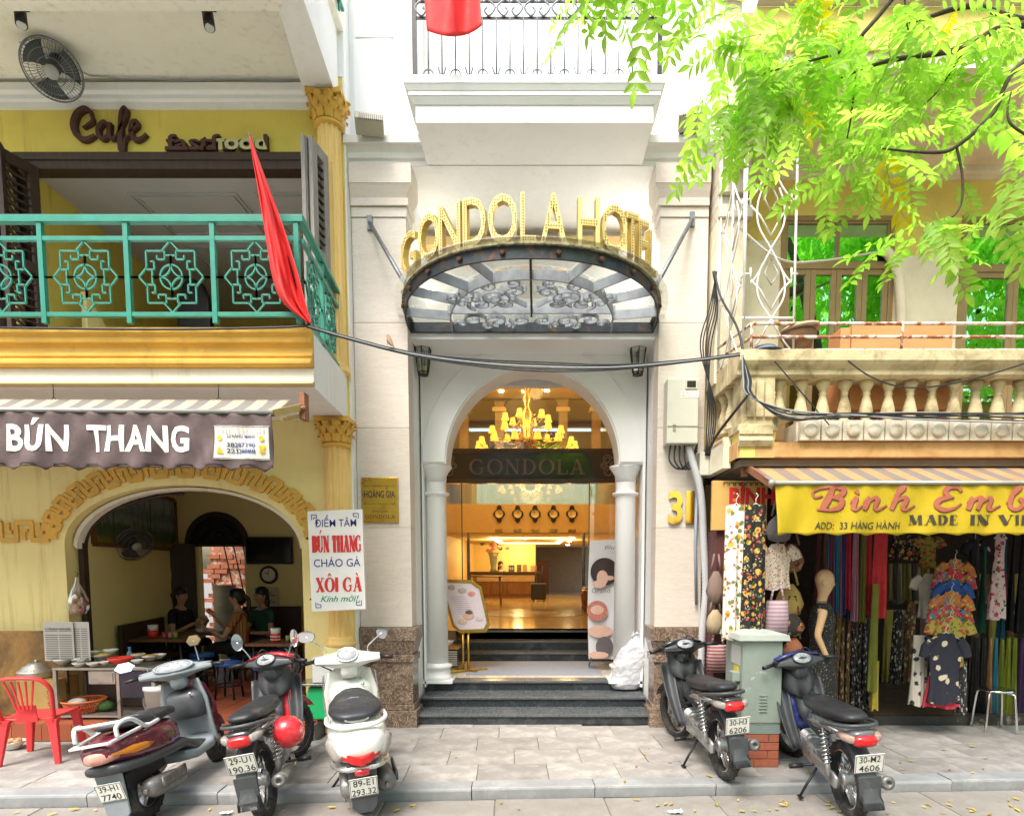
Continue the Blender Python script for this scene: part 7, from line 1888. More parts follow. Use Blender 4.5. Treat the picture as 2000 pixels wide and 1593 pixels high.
DOTR=pattern('red_dot_print',(.70,.62,.50),[(.5,.08,.05),(.3,.2,.1)],40,.28)
def cloth(name,label,cat,x,y,z1,w_,h,mt,kind='drop',group=None,seed=0,yaw=.0,hanger=True,folds=4,flare=1.1,depth=.05):
 """a garment on a hanger: closed double layer with folds; kinds drop (trousers, scarves), top, dress"""
 t=thing(name,label,cat,(x,y,z1),group)
 r_=random.Random(seed*7+int(x*100));ph=r_.uniform(0,6)
 if kind=='drop':wf=lambda b:w_*(.86+(flare-.86)*b)
 elif kind=='top':wf=lambda b:w_*((.45+2.4*b)if b<.1 else(.69+.31*min(1,(b-.1)/.15))if b<.3 else 1-.12*math.sin((b-.3)/.7*3.1))
 else:wf=lambda b:w_*((.5+2*b)if b<.1 else(.7-.1*math.sin(min(1,(b-.1)/.3)*3.14))if b<.4 else .7+(flare-.7)*(b-.4)/.6)
 ca_,sa_=math.cos(yaw),math.sin(yaw)
 n=40;rows=16;rings=[]
 for j in range(rows+1):
  b=j/rows;rg=[]
  for i in range(n):
   a=2*math.pi*i/n
   q=wf(b)/2*math.cos(a)
   d_=(depth*(.35+.65*b)+.018*b*math.sin(folds*a*2+ph+b)*(1+.5*math.sin(a*3)))*(math.sin(a)if abs(math.sin(a))>.2 else math.copysign(.2,math.sin(a)or 1))
   d_+=.02*b*math.sin(q/max(w_,.05)*folds*5+ph)
   rg.append(V((x+q*ca_-d_*sa_,y+q*sa_+d_*ca_,z1-h*b-(.012*math.sin(3*a+ph)if j==rows else 0))))
  rings.append(rg)
 m=MB();m.loft(rings,False);obj('fabric',m,mt,t)
 if kind=='top':
  for s_ in(-1,1):
   m=MB();x0=x+s_*w_*.40*ca_;y0=y+s_*w_*.40*sa_
   m.tube([(x0,y0,z1-h*.09),(x0+s_*.06,y0+.0,z1-h*.20),(x0+s_*.085,y0-.01,z1-h*.34)],[.05,.055,.05],10,caps=False,flat=.6);obj('sleeve',m,mt,t)
 if hanger:
  m=MB();m.tube([(x-w_*.42*ca_,y-w_*.42*sa_,z1-.06),(x,y,z1+.012),(x+w_*.42*ca_,y+w_*.42*sa_,z1-.06)],.006,5);m.tube([(x,y,z1+.01),(x,y,z1+.05),(x+.02,y,z1+.08),(x,y,z1+.10)],.004,5);obj('hanger',m,mat('white_hanger',(.74,.70,.6),.5,var=0),t)
 return t
def clothp(name,label,cat,u0,u1,v0,v1,y,mt,**kw):
 a,b=P(u0,v1,y),P(u1,v0,y);return cloth(name,label,cat,(a.x+b.x)/2,y,b.z,b.x-a.x,b.z-a.z,mt,**kw)
clothp('hanging_dress','white floral dress hanging outside the shop over the grey cabinet','dress',1408,1462,985,1250,5.55,FL_WHT,seed=1,flare=1.0,folds=3)
clothp('hanging_dress','black floral dress with gold leaves hanging outside the shop','dress',1446,1500,985,1232,5.5,FL_BLK,seed=2,flare=1.0,folds=3)
RK=[(1592,1602,1045,1215,(.09,.02,.025),'dark maroon'),(1604,1612,1045,1215,(.16,.09,.06),'brown'),(1610,1618,1045,1190,(.02,.26,.34),'teal'),(1617,1627,1045,1200,(.20,.03,.08),'wine red'),(1626,1636,1045,1195,(.03,.24,.38),'sea blue'),(1634,1643,1045,1205,(.38,.18,.22),'dusty pink'),(1642,1650,1045,1200,(.05,.05,.17),'navy'),(1648,1660,1045,1190,(.52,.03,.05),'red'),(1656,1668,1045,1205,(.05,.05,.15),'midnight blue'),(1662,1675,1045,1212,(.42,.20,.26),'rose'),(1676,1690,1045,1215,(.16,.16,.03),'olive'),(1688,1700,1045,1200,(.60,.04,.06),'scarlet'),(1703,1733,1045,1207,(.66,.05,.06),'bright red wide')]
for k,(u0,u1,v0,v1,c,lb)in enumerate(RK):clothp('hanging_garment',lb+' garment on the front rack left of the shop doorway','garment',u0-3,u1+4,v0-25,v1,6.62+.02*(k%3),plain(c),seed=k,hanger=False,folds=3,group='garments on the front rack')
for k in range(7):clothp('patterned_trousers','patterned loose trousers under the front rack, %s from the mannequin'%('first','second','third','fourth','fifth','sixth','seventh')[k],'trousers',1626+11*k,1640+11*k,1205,1385-4*(k%2),6.78,(ETHR,ETH)[k>2],seed=k+30,hanger=False,folds=2,group='patterned trousers under the rack',flare=1.2)
clothp('hanging_scarf','olive green scarf hanging beside the bright red garment','scarf',1694,1718,1140,1350,6.5,plain((.20,.21,.03)),seed=5,folds=2,hanger=False)
clothp('hanging_scarf','yellow and pink scarf end below the olive scarf','scarf',1700,1718,1290,1385,6.55,plain((.50,.40,.06)),seed=6,folds=2,hanger=False)
TOPS=[(1838,1888,1092,1200,FL_ORG,'teal and orange patterned blouse near the top of the chain'),(1832,1890,1110,1230,FL_RED,'red multicolour blouse second in the chain'),(1833,1885,1132,1240,plain((.03,.10,.36)),'royal blue blouse in the middle of the chain'),(1826,1886,1155,1265,FL_ORG,'orange patterned blouse below the blue one'),(1822,1884,1180,1290,FL_RED,'red patterned blouse low in the chain'),(1818,1890,1205,1300,pattern('yellow_red_print',(.45,.35,.06),[(.5,.05,.06),(.1,.2,.05)],18,.33),'yellow and red printed blouse above the black one')]
for k,(u0,u1,v0,v1,mt,lb)in enumerate(TOPS):clothp('hanging_blouse',lb,'blouse',u0,u1,v0,v1,6.45-.045*k,mt,kind='top',seed=k+50,group='blouses chained by hangers')
clothp('hanging_blouse','black blouse with cream blossoms at the bottom of the chain','blouse',1808,1880,1236,1372,6.14,FL_NAVY,kind='top',seed=60)
clothp('hanging_skirt','red skirt hem showing under the black blossom blouse','skirt',1806,1874,1320,1380,6.2,plain((.62,.05,.08)),seed=61,hanger=False)
clothp('hanging_skirt','white printed skirt left of the black blossom blouse','skirt',1776,1812,1240,1375,6.3,pattern('white_black_print',(.6,.56,.48),[(.03,.03,.03)],12,.3),seed=62,hanger=False)
clothp('hanging_skirt','black and white skirt right of the black blossom blouse','skirt',1866,1890,1290,1392,6.25,ETH,seed=63,hanger=False)
clothp('hanging_blouse','white loose blouse behind the left of the chain','blouse',1790,1840,1120,1205,6.6,plain((.62,.58,.50)),kind='top',seed=64,hanger=False)
clothp('hanging_dress','pink floral dress at the right side of the shop','dress',1930,1970,1040,1208,6.3,FL_PINK,kind='dress',seed=65)
for k,(u0,u1,v0,v1,c,lb)in enumerate(((1898,1912,1050,1225,(.06,.06,.065),'charcoal'),(1912,1926,1070,1235,(.03,.16,.11),'bottle green'),(1968,1984,1045,1230,(.02,.02,.022),'black'),(1952,1966,1050,1245,(.02,.15,.22),'petrol blue'),(1984,2010,1040,1235,(.012,.012,.013),'jet black'))):clothp('hanging_garment',lb+' garment hanging near the pink floral dress','garment',u0,u1,v0,v1,6.55+.03*k,plain(c),seed=70+k,hanger=False,folds=2)
for k,(u0,u1,c,lb)in enumerate(((1895,1912,(.02,.022,.02),'black'),(1911,1925,(.03,.03,.03),'dark grey'),(1925,1936,(.50,.27,.12),'apricot'),(1936,1947,(.05,.28,.42),'sky blue'),(1947,1960,(.22,.26,.03),'moss green'),(1959,1972,(.24,.28,.03),'lime olive'),(1971,1985,(.20,.25,.03),'leaf green'),(1985,2005,(.06,.03,.10),'purple'))):clothp('hanging_trousers',lb+' trousers on the low rack behind the steel stool','trousers',u0-2,u1+2,1245,1392,6.85,plain(c),seed=80+k,hanger=False,folds=3,group='trousers on the low rack')
for k in range(26):
 u=1585+17*k;c=rnd.choice([(.30,.24,.08),(.08,.14,.10),(.16,.09,.08),(.34,.28,.10),(.09,.09,.16),(.26,.05,.08)])
 up=k%2;clothp('hanging_garment',('dim garment on the upper back rack, place %s from the left' if up else 'dim garment on the lower back rack, place %s from the left')%'one two three four five six seven eight nine ten eleven twelve thirteen'.split()[k//2],'garment',u,u+26,1120 if up else 1190,1178 if up else 1330,8.6+.05*(k%3),(plain(c),ETHR,plain((.34,.30,.06)))[k%3],seed=100+k,hanger=False,group='garments on the back racks')
for k in range(9):clothp('hanging_garment','scarf on the middle rack behind the doorway, %s from the left'%'first second third fourth fifth sixth seventh eighth ninth'.split()[k],'scarf',1732+9*k,1744+9*k,1100,1172,7.3+.03*(k%2),(plain((.30,.25,.08)),plain((.10,.10,.12)),plain((.36,.30,.20)),plain((.22,.26,.04)))[k%4],seed=140+k,hanger=False,folds=2,group='scarves on the middle rack')
for k,(u0,u1,v0,v1,mt,lb)in enumerate(((1738,1800,1045,1092,FL_BLK,'black embroidered cloth hung high in the shop doorway'),(1890,1915,1052,1140,FL_NAVY,'navy blossom top right of the blouse chain'),(1795,1830,1048,1108,pattern('yellow_red_print',(.45,.35,.06),[(.5,.05,.06)],18,.33),'yellow printed top left of the blouse chain'),(1762,1790,1180,1330,ETHR,'gold patterned skirt at the back of the doorway'),(1738,1764,1190,1335,ETH,'black and white patterned skirt at the back of the doorway'))):clothp('hanging_garment',lb,'garment',u0,u1,v0,v1,6.9 if k<3 else 7.4,mt,kind='top' if k in(1,2)else 'drop',seed=160+k,hanger=k in(1,2))
def bag(label,u,v0,v1,w_,y,mt,kind='tote',hnd=True):
 a,b=P(u,v1,y),P(u,v0,y);h=b.z-a.z;t=thing('hanging_bag',label,'bag',(a.x,y,a.z),'bags hung by the cabinet')
 ww=w_*y/1200;m=MB()
 sec=[(0,.8,.25),(.06,.95,.6),(.5,1.0,.8),(.95,.9,.5),(1,.85,.15)]if kind=='tote' else[(0,.3,.3),(.1,.8,.8),(.4,1.0,1.0),(.75,.75,.7),(1,.25,.2)]
 m.loft([[V((a.x+ww/2*q*math.cos(2*math.pi*i/20)+.01*math.sin(i*2.2+zq*9),y+.07*d_*math.sin(2*math.pi*i/20),a.z+h*zq))for i in range(20)]for zq,q,d_ in sec],True);obj('pouch',m,mt,t)
 if hnd:m=MB();m.tube([(a.x-ww*.3,y,b.z-.01),(a.x-ww*.12,y,b.z+.17),(a.x+ww*.12,y,b.z+.17),(a.x+ww*.3,y,b.z-.01)],.011,6);obj('strap',m,mt,t)
bag('purple striped woven tote bag beside the grey cabinet',1516,1172,1240,44,5.6,stripes('purple_weave',(.36,.22,.28),(.52,.40,.42),28,2))
bag('grey cloth bag hanging under the yellow valance',1521,1005,1058,50,5.75,plain((.16,.15,.15)),'sack')
m_=clothp('hanging_blouse','cream blouse with red dots hung left of the mannequin','blouse',1490,1545,1062,1150,5.8,DOTR,kind='top',seed=90)
bag('brown patterned shoulder bag above the yellow one',1545,1062,1118,46,6.0,pattern('brown_patch',(.22,.10,.05),[(.05,.03,.02),(.35,.2,.1)],12,.3),'sack')
bag('mustard brown bag between tote and mannequin',1540,1140,1205,54,5.95,pattern('mustard_patch',(.42,.28,.08),[(.06,.05,.03)],6,.2),'sack')
bag('black and red patterned bag below the mustard bag',1545,1198,1242,48,5.9,pattern('black_red_patch',(.04,.03,.03),[(.5,.1,.05),(.4,.35,.1)],12,.3),'sack')
bag('terracotta bag low beside the cabinet',1548,1245,1300,44,5.9,pattern('terracotta_patch',(.34,.12,.06),[(.1,.05,.04)],10,.25),'sack')
bag('dark red striped bag left of the cabinet',1400,1258,1312,40,6.1,stripes('red_bag_stripes',(.30,.06,.07),(.45,.38,.34),30,2),'tote')
bag('brown felt bag left of the floral dresses',1397,1115,1180,34,6.12,plain((.20,.14,.11)),'sack')
bag('beige canvas bag under the brown felt bag',1396,1190,1238,34,6.1,plain((.38,.30,.18)),'sack')
bag('green patterned bag low behind the cabinet right side',1530,1370,1425,26,6.1,pattern('green_patch',(.10,.14,.05),[(.3,.3,.2)],14,.3),'sack')
MN=mat('mannequin_skin',(.66,.42,.22),.35,var=.03)
def skinbody(name,verts,edges,mt,parent,sub=2,root=0):
 me=bpy.data.meshes.new(name);me.from_pydata([v[:3]for v in verts],edges,[]);me.materials.append(mt)
 ob=bpy.data.objects.new(name,me);col.objects.link(ob);ob.parent=parent
 md=ob.modifiers.new('skin','SKIN');md.use_smooth_shade=True
 for i,v in enumerate(verts):
  d_=me.skin_vertices[0].data[i];d_.radius=(v[3],v[4]if len(v)>4 else v[3]);d_.use_root=(i==root)
 s_=ob.modifiers.new('sub','SUBSURF');s_.levels=sub;s_.render_levels=sub
 return ob
p=P(1602,1300,6.0)
mq=thing('mannequin','bald flesh coloured mannequin in a black dotted dress','mannequin',(p.x,6.0,0),rot=(0,0,R(72)))
zh=PZ(1138,6.0)
skinbody('body',[(0,0,zh-.78,.115,.085),(0,0,zh-.58,.10,.075),(0,.0,zh-.38,.125,.085),(0,.01,zh-.25,.10,.07),(0,.01,zh-.19,.05),(0,-.0,zh-.12,.048),(0,-.02,zh-.04,.078,.085),(0,-.01,zh+.05,.088,.105),(.16,.01,zh-.27,.045),(-.16,.01,zh-.27,.045),(.20,.05,zh-.50,.034),(.15,-.06,zh-.70,.026),(-.20,.06,zh-.50,.034),(-.17,-.04,zh-.72,.026),(0,0,zh+.11,.06,.07),(0,.005,zh+.135,.02)],[(7,14),(14,15),(0,1),(1,2),(2,3),(3,4),(4,5),(5,6),(6,7),(3,8),(8,10),(10,11),(3,9),(9,12),(12,13)],MN,mq)
m=MB();m.lathe([(.001,.02),(.012,0),(.001,-.022)],(0,-.10,zh-.01),8);m.tube([(-.024,-.078,zh-.048),(0,-.084,zh-.05),(.024,-.078,zh-.048)],.005,6);obj('face_features',m,mat('mannequin_lips',(.55,.25,.18),.4,var=0),mq,local=True)
for s_ in(-1,1):m=MB();m.ball((s_*.07,.0,zh),.012,.022,.034,10,7);obj('ear',m,MN,mq,local=True)
DOTB=pattern('black_dotted',(.012,.012,.012),[(.30,.28,.2)],45,.2)
m=MB();m.loft([[V((w_*math.cos(2*math.pi*i/24)*(1+f_*math.sin(i*1.6)),d_*math.sin(2*math.pi*i/24),z))for i in range(24)]for z,w_,d_,f_ in((zh-.19,.085,.07,0),(zh-.225,.17,.08,0),(zh-.30,.175,.115,0),(zh-.40,.165,.125,0),(zh-.58,.125,.10,0),(zh-.78,.155,.13,.02),(.62,.17,.15,.04),(.45,.175,.155,.05))],False);obj('dress',m,DOTB,mq,local=True)
m=MB();m.cyl((0,0,.0),(0,0,.6),.02,n=8);m.cyl((0,0,0),(0,0,.02),.16,n=20);obj('stand',m,DSTEEL,mq,local=True)
m=MB();m.tube([(.06*math.cos(R(t)),.01+.055*math.sin(R(t)),zh-.16-.02*abs(math.sin(R(t/2))))for t in range(0,360,20)],.004,5,closed=True);obj('necklace',m,BLACKP,mq,local=True)
CB=mat('cabinet_grey_green',(.30,.35,.31),.5,var=.12,vs=5,dirt=(.50,.52,.48),ds=6,dth=(.62,.68))
c0,c1=G(1445,1497,0),G(1517,1497,0)
uc=thing('utility_cabinet','grey green metal utility cabinet on a brick base beside the floral dresses','cabinet',(c0.x,c0.y,0))
x0,x1,y0,y1=c0.x+.0,c1.x+.015,5.25,5.72
x0-=.0
zt,zb3,zk=PZ(1250,5.25),PZ(1415,5.25),PZ(1432,5.25)
m=MB();m.box(x0+.0,x1,y0,y1,zb3,zt);obj('case',m,CB,uc,bev=.006)
m=MB();m.box(x0+.01,x1-.0,y0-.008,y0-.0005,zb3+.02,zt-.01);obj('door',m,CB,uc,bev=.004)
m=MB();zl=PZ(1237,5.25);m.loft([[V((x0-.05,y0-.05,zt+.001)),V((x1+.05,y0-.05,zt+.001)),V((x1+.05,y1+.05,zt+.001)),V((x0-.05,y1+.05,zt+.001))],[V((x0-.04,y0-.045,zt+.05)),V((x1+.04,y0-.045,zt+.05)),V((x1+.04,y1+.04,zt+.05)),V((x0-.04,y1+.04,zt+.05))],[V((x0+.1,y0+.2,zt+.08)),V((x1-.1,y0+.2,zt+.08)),V((x1-.1,y1-.1,zt+.08)),V((x0+.1,y1-.1,zt+.08))]],True,sm=False);obj('roof',m,mat('cabinet_lid',(.48,.52,.47),.5,var=.12),uc)
for k in range(6):z=PZ(1388-k*6.2,5.25);q0,q1=PX(1482,1370,y0),PX(1497,1370,y0);m=MB();m.bar((q0,y0-.012,z),(q1,y0-.012,z),.012,.008);obj('louvre',m,CB,uc)
m=MB();m.box(x0-.002,x1+.002,y0-.004,y1,zk,zb3-.001);obj('skirt',m,mat('cabinet_base',(.20,.26,.25),.6),uc)
for(ya_,yb_,za_,zb4,c_,nm_)in((y0+.06,y0+.3,PZ(1300,5.3),PZ(1262,5.3),(.5,.5,.46),'notice'),(y0+.08,y0+.26,PZ(1385,5.3),PZ(1338,5.3),(.66,.66,.62),'notice'),(y0+.1,y0+.22,PZ(1318,5.3),PZ(1303,5.3),(.7,.55,.04),'warning_sticker')):m=MB();m.box(x0-.005,x0-.0005,ya_,yb_,za_,zb4);obj(nm_,m,mat('cab_%s_%d'%(nm_,int(c_[0]*100)),c_,.6,var=.1),uc)
m=MB();m.box(x0-.07,x0-.001,y0+.05,y0+.15,PZ(1330,5.3),PZ(1312,5.3));obj('lock_box',m,CB,uc,bev=.004)
m=MB();m.box(x0+.006,x1-.006,y0+.006,y1-.006,0,zk-.001);obj('plinth',m,JOINT,uc)
BRK=mat('red_clay_brick',(.36,.11,.06),.8,var=.2,vs=15,objrand=.15)
bh=(zk-.003)/4
for r_ in range(4):
 L=x1-x0
 for a,b in(((0,.34),(.35,1.0)),((0,.70),(.71,1.0)),((0,.28),(.29,1.0)),((0,.72),(.73,1.0)))[r_]:
  m=MB();m.box(x0+L*a,x0+L*b-.004,y0-.004,y0+.1,r_*bh+.003,(r_+1)*bh-.004);obj('brick',m,BRK,uc,bev=.003)
 for a,b in(((0,.5),(.51,1)),((0,.25),(.26,.75),(.76,1)))[r_%2]if False else(((.11,.5),(.51,1))if r_%2 else((.11,.3),(.31,.8),(.81,1.0))):
  m=MB();m.box(x0-.004,x0+.1,y0+(y1-y0)*a+.06,y0+(y1-y0)*b-.004,r_*bh+.003,(r_+1)*bh-.004);obj('brick',m,BRK,uc,bev=.003)
ay=thing('awning','yellow awning valance lettered in red over the clothes shop','awning',(3.5,5.4,2.3))
YX0=PX(1513,990,5.4);YX1=7.4;yt=PZ(944,5.4);YBH=yt-PZ(1046,5.4)
def yval(x,t,lift=.0):
 wr=.012*math.sin(x*8+2*t)*t+.010*math.sin(x*19+3*t)*(.3+t)+.006*math.sin(x*37-5*t)
 return V((x,5.40+wr-.02*t+lift,yt-YBH*t))
m=MB();m.grid(lambda a,b:yval(YX0+(YX1-YX0)*a+.02*b,b*(1-(.05*abs(math.sin(math.pi*(YX0+(YX1-YX0)*a)/.26))if b>.99 else 0))),250,14);obj('valance',m,mat('yellow_awning_cloth',(.55,.39,.010),.6,var=.1,vs=5,bump=.3,bs=15,dirt=(.35,.25,.02),ds=4,dth=(.62,.85)),ay,solid=.004)
m=MB();ax0=PX(1450,908,5.95);za5=PZ(910,5.95)
m.add([(YX0-.03,5.39,yt+.01),(YX1,5.39,yt+.01),(YX1,5.95,za5),(ax0+.05,5.95,za5)],[(0,1,2,3)]);obj('striped_roof',m,stripes('orange_stripes',(.50,.26,.12),(.20,.17,.15),4.3),ay,solid=.004)
m=MB();m.cyl((YX0-.03,5.39,yt+.005),(YX1,5.39,yt+.005),.018,n=8);m.ball((YX0-.035,5.39,yt+.005),.03);obj('front_bar',m,mat('grey_rail',(.42,.42,.38),.5,.5),ay)
m=MB();m.bar((ax0+.04,5.92,za5-.02),(YX0,5.42,yt-.02),.03,.06);m.bar((ax0+.02,5.95,za5-.1),(ax0+.02,5.95,za5+.08),.05);obj('arm',m,mat('rust_bracket',(.30,.13,.07),.7,.2),ay)
def ylay(mb,x0,t0,lift=-.008):mb.v=[tuple(yval(x0+p[0],t0-p[2]/YBH,lift+p[1]*.3))for p in mb.v];return mb
RSE=mat('rose_letters',(.46,.13,.08),.6,var=.05);RSED=mat('letter_shadow',(.16,.05,.03),.7,var=0);BLKL=mat('black_letters',(.05,.045,.03),.6,var=0)
BI={'B':(.95,[[(.18,.95,.04),(-.05,.8,.05),(.0,.55,.05),(.2,.62,.04)],[(.5,1.0,.12),(.36,.5,.16),(.2,.0,.14)],[(.18,.95,.05),(.45,1.02,.07),(.78,.92,.11),(.74,.66,.12),(.45,.53,.05)],[(.45,.53,.05),(.74,.46,.12),(.70,.12,.13),(.4,-.01,.07),(.05,.02,.04)]]),'i':(.34,[[(.0,.3,.03),(.14,.52,.05),(.16,.5,.12),(.08,.1,.11),(.16,.0,.06),(.34,.2,.03)],[(.16,.86,.10),(.24,.68,.03)]]),'n':(.72,[[(.0,.3,.03),(.14,.54,.06),(.10,.3,.12),(.02,.0,.10)],[(.08,.25,.04),(.3,.52,.07),(.42,.46,.12),(.34,.1,.11),(.44,.0,.06),(.66,.2,.03)]]),'h':(.74,[[(.05,.3,.03),(.36,.85,.05),(.40,1.0,.07),(.28,.9,.10),(.16,.4,.12),(.04,.0,.10)],[(.1,.25,.04),(.34,.52,.07),(.46,.46,.12),(.38,.1,.11),(.48,.0,.06),(.72,.2,.03)]]),'E':(.92,[[(.78,.8,.06),(.7,.97,.07),(.45,.98,.10),(.32,.78,.13),(.5,.56,.06),(.6,.56,.03)],[(.5,.55,.06),(.2,.45,.12),(.1,.2,.14),(.3,-.01,.10),(.62,.08,.05),(.8,.28,.03)]]),'m':(1.08,[[(.0,.3,.03),(.14,.54,.06),(.10,.3,.12),(.02,.0,.10)],[(.08,.25,.04),(.3,.52,.07),(.40,.46,.12),(.30,.0,.10)],[(.36,.25,.04),(.6,.52,.07),(.70,.46,.12),(.62,.1,.11),(.72,.0,.06),(.96,.2,.03)]]),'b':(.62,[[(.0,.3,.03),(.34,.85,.05),(.36,1.0,.07),(.24,.85,.10),(.1,.3,.12),(.16,.04,.10),(.36,.04,.08),(.48,.3,.11),(.36,.5,.06),(.6,.4,.03)]]),' ':(.42,[])}
BI['r']=(.5,BI['i'][1][:1])
cap_=.195
for mt,off,lift in((RSED,.008,-.0075),(RSE,0,-.0105)):
 x=0
 mbs=MB();k=0
 for chh in 'Binh Embr':
  if chh==' ':ylay(mbs,PX(1590,980,5.4),.50,lift);obj('script_lettering',mbs,mt,ay);mbs=MB()
  w_,ss=BI[chh]
  for q in ss:
   k+=1;pts=spline(q,6);stroke(mbs,[((x+s_[0])*cap_*1.6+off,s_[1]*cap_-off,s_[2]*cap_*1.85)for s_ in pts],0,(k%8)*.0003,.001)
  x+=w_+.02
 xs=PX(1590,980,5.4);wtot=x*cap_*1.6
 ylay(mbs,xs,.50,lift);obj('script_lettering',mbs,mt,ay)
for tx,u0,u1,v,cp,kd in(('ADD:  33 HÀNG HÀNH',1588,1755,1033,.062,'t'),('MADE',1772,1868,1025,.085,'s'),('IN',1888,1932,1025,.085,'s'),('VIETNAM',1948,2130,1025,.085,'s')):
 a,b=P(u0,v,5.4),P(u1,v,5.4);t_=textmb(tx,width=b.x-a.x,cap=cp,shear=.12,bold=.008)if kd=='t' else serif(tx,cp,b.x-a.x,.30,.06,.001,.08)
 ylay(t_,(a.x+b.x)/2,(yt-a.z)/YBH);obj('lettering',t_,BLKL,ay)
a,b=P(1388,1035,6.15),P(1500,938,6.15);lb_=thing('light_box','tan light box sign with red letters behind the awning end','sign',a)
m=MB();m.box(a.x+.01,b.x,6.15,6.199,a.z,b.z);obj('box',m,mat('tan_lightbox',(.62,.38,.12),.5,var=.08),lb_,bev=.004)
t_=textmb('BÌNH',width=.45,cap=.17,bold=.04);put(t_,V((a.x+.40,6.147,PZ(985,6.15))));obj('lettering',t_,mat('sign_red',(.62,.03,.03),.5),lb_)
t_=textmb('EMBROIDERY',width=.40,cap=.04,bold=.01);put(t_,V((a.x+.36,6.147,PZ(1003,6.15))));obj('lettering',t_,BLKL,lb_)
m=MB()
for k in range(9):x=a.x+.12+k*.055;z=b.z-.05;m.bar((x,6.146,z),(x,6.146,z+.03),.006);m.bar((x,6.146,z+.03),(x+.04,6.146,z+.03),.006);m.bar((x+.04,6.146,z+.03),(x+.04,6.146,z),.006)
obj('fret_line',m,BLKL,lb_,kind='stuff')
p=G(1940,1425,0)
ss=thing('steel_stool','round chrome stool in front of the clothes shop','stool',p)
m=MB();m.lathe([(.001,0),(.14,0),(.16,.012),(.165,.025),(.14,.035),(.001,.03)],p+V((0,0,.42)),26);obj('seat',m,CHROME,ss)
for k in range(4):
 a_=.6+1.571*k;c_,s_=math.cos(a_),math.sin(a_);m=MB();m.tube(spline([p+V((.10*c_,.10*s_,.415)),p+V((.15*c_,.15*s_,.41)),p+V((.175*c_,.175*s_,.36)),p+V((.21*c_,.21*s_,0))],5),.013,8);obj('leg',m,CHROME,ss)
# ================================================================ parked motorbikes
GREYP=mat('grey_scooter_plastic',(.24,.27,.29),.38,var=.1,vs=6,dirt=(.36,.34,.31),ds=7,dth=(.6,.8))
DGREY=mat('dark_grey_plastic',(.055,.06,.065),.4,var=.15,vs=8,dirt=(.16,.15,.13),ds=8,dth=(.6,.8))
SEATM=mat('black_seat_vinyl',(.022,.024,.028),.45,var=.2,vs=10,dirt=(.12,.11,.1),ds=5,dth=(.55,.85))
CAST=mat('cast_aluminium',(.45,.45,.44),.45,.8,var=.25,vs=18,dirt=(.12,.09,.06),ds=14)
MUFF=mat('dusty_muffler',(.20,.195,.19),.5,.5,var=.3,vs=12,dirt=(.32,.28,.22),ds=8)
REDLENS=mat('red_lens',(.55,.012,.015),.15,var=0,coat=.5);CLRLENS=mat('clear_lens',(.30,.275,.25),.12,var=.1,vs=40);ORLENS=mat('orange_lens',(.75,.25,.02),.2,var=0)
PLATE=mat('plate_white',(.72,.72,.66),.5,var=.08);PLT=mat('plate_black',(.03,.03,.03),.5,var=0);MIRR=mat('mirror_glass',(.85,.86,.86),.03,1.0,var=0);DIAL=mat('dial_face',(.35,.37,.39),.15,var=.4,vs=30)
def paint(n,c):return mat(n,c,.25,var=.08,vs=5,coat=.6,dirt=tuple(q*.6+.1 for q in c),ds=9,dth=(.58,.75))
def bike_root(name,label,p,head,lean,pitch):
 t=thing(name,label,'motorbike',p,'parked motorbikes');t.rotation_mode='QUATERNION'
 t.rotation_quaternion=(Matrix.Rotation(R(head),3,'Z')@Matrix.Rotation(R(-pitch),3,'Y')@Matrix.Rotation(R(-lean),3,'X')).to_quaternion()
 return t
def wheel(T,x,Rw,rt,spoked,steer=.0,name='wheel'):
 w_=bpy.data.objects.new(name,None);col.objects.link(w_);w_.parent=T;w_.location=(x,0,Rw);w_.rotation_euler=(0,0,steer)
 A=rotm('X',90)
 m=MB();m.torus((0,0,0),Rw-rt,rt,A,44,10,flat=1.15)
 obj('tyre',m,RUBBER,w_,local=True)
 m=MB()
 for k in range(44):
  a=2*math.pi*k/44;M_=rotm('Y',math.degrees(a));m.obox(M_@V((0,(.35*rt if k%2 else-.35*rt),Rw-rt*.04)),(.012,rt*.9,.005),M_@rotm('Z',35 if k%2 else-35))
 obj('tread',m,RUBBER,w_,local=True,kind='stuff')
 m=MB();ri_=Rw-2*rt+.004
 m.lathe([(ri_,-.03),(ri_+.012,-.03),(ri_+.004,-.015),(ri_+.004,.015),(ri_+.012,.03),(ri_,.03)],(0,0,0),36,A)
 obj('rim',m,CHROME if spoked else CAST,w_,local=True)
 m=MB();m.lathe([(.001,-.05),(.05,-.05),(.055,-.03),(.04,0),(.055,.03),(.05,.05),(.001,.05)],(0,0,0),18,A);obj('hub',m,CAST,w_,local=True)
 m=MB()
 if spoked:
  for k in range(32):
   a=2*math.pi*k/32;b=a+(.25 if k%2 else-.25);s_=.03 if k%4<2 else-.03;m.tube([(.05*math.cos(a),s_,.05*math.sin(a)),(ri_*math.cos(b),0,ri_*math.sin(b))],.0022,4)
 else:
  for k in range(3):
   a=2*math.pi*k/3;m.bar((.03*math.cos(a),0,.03*math.sin(a)),(ri_*math.cos(a),0,ri_*math.sin(a)),.045,.04,up=(-math.sin(a),0,math.cos(a)))
 obj('spokes',m,CHROME if spoked else CAST,w_,local=True)
 return w_
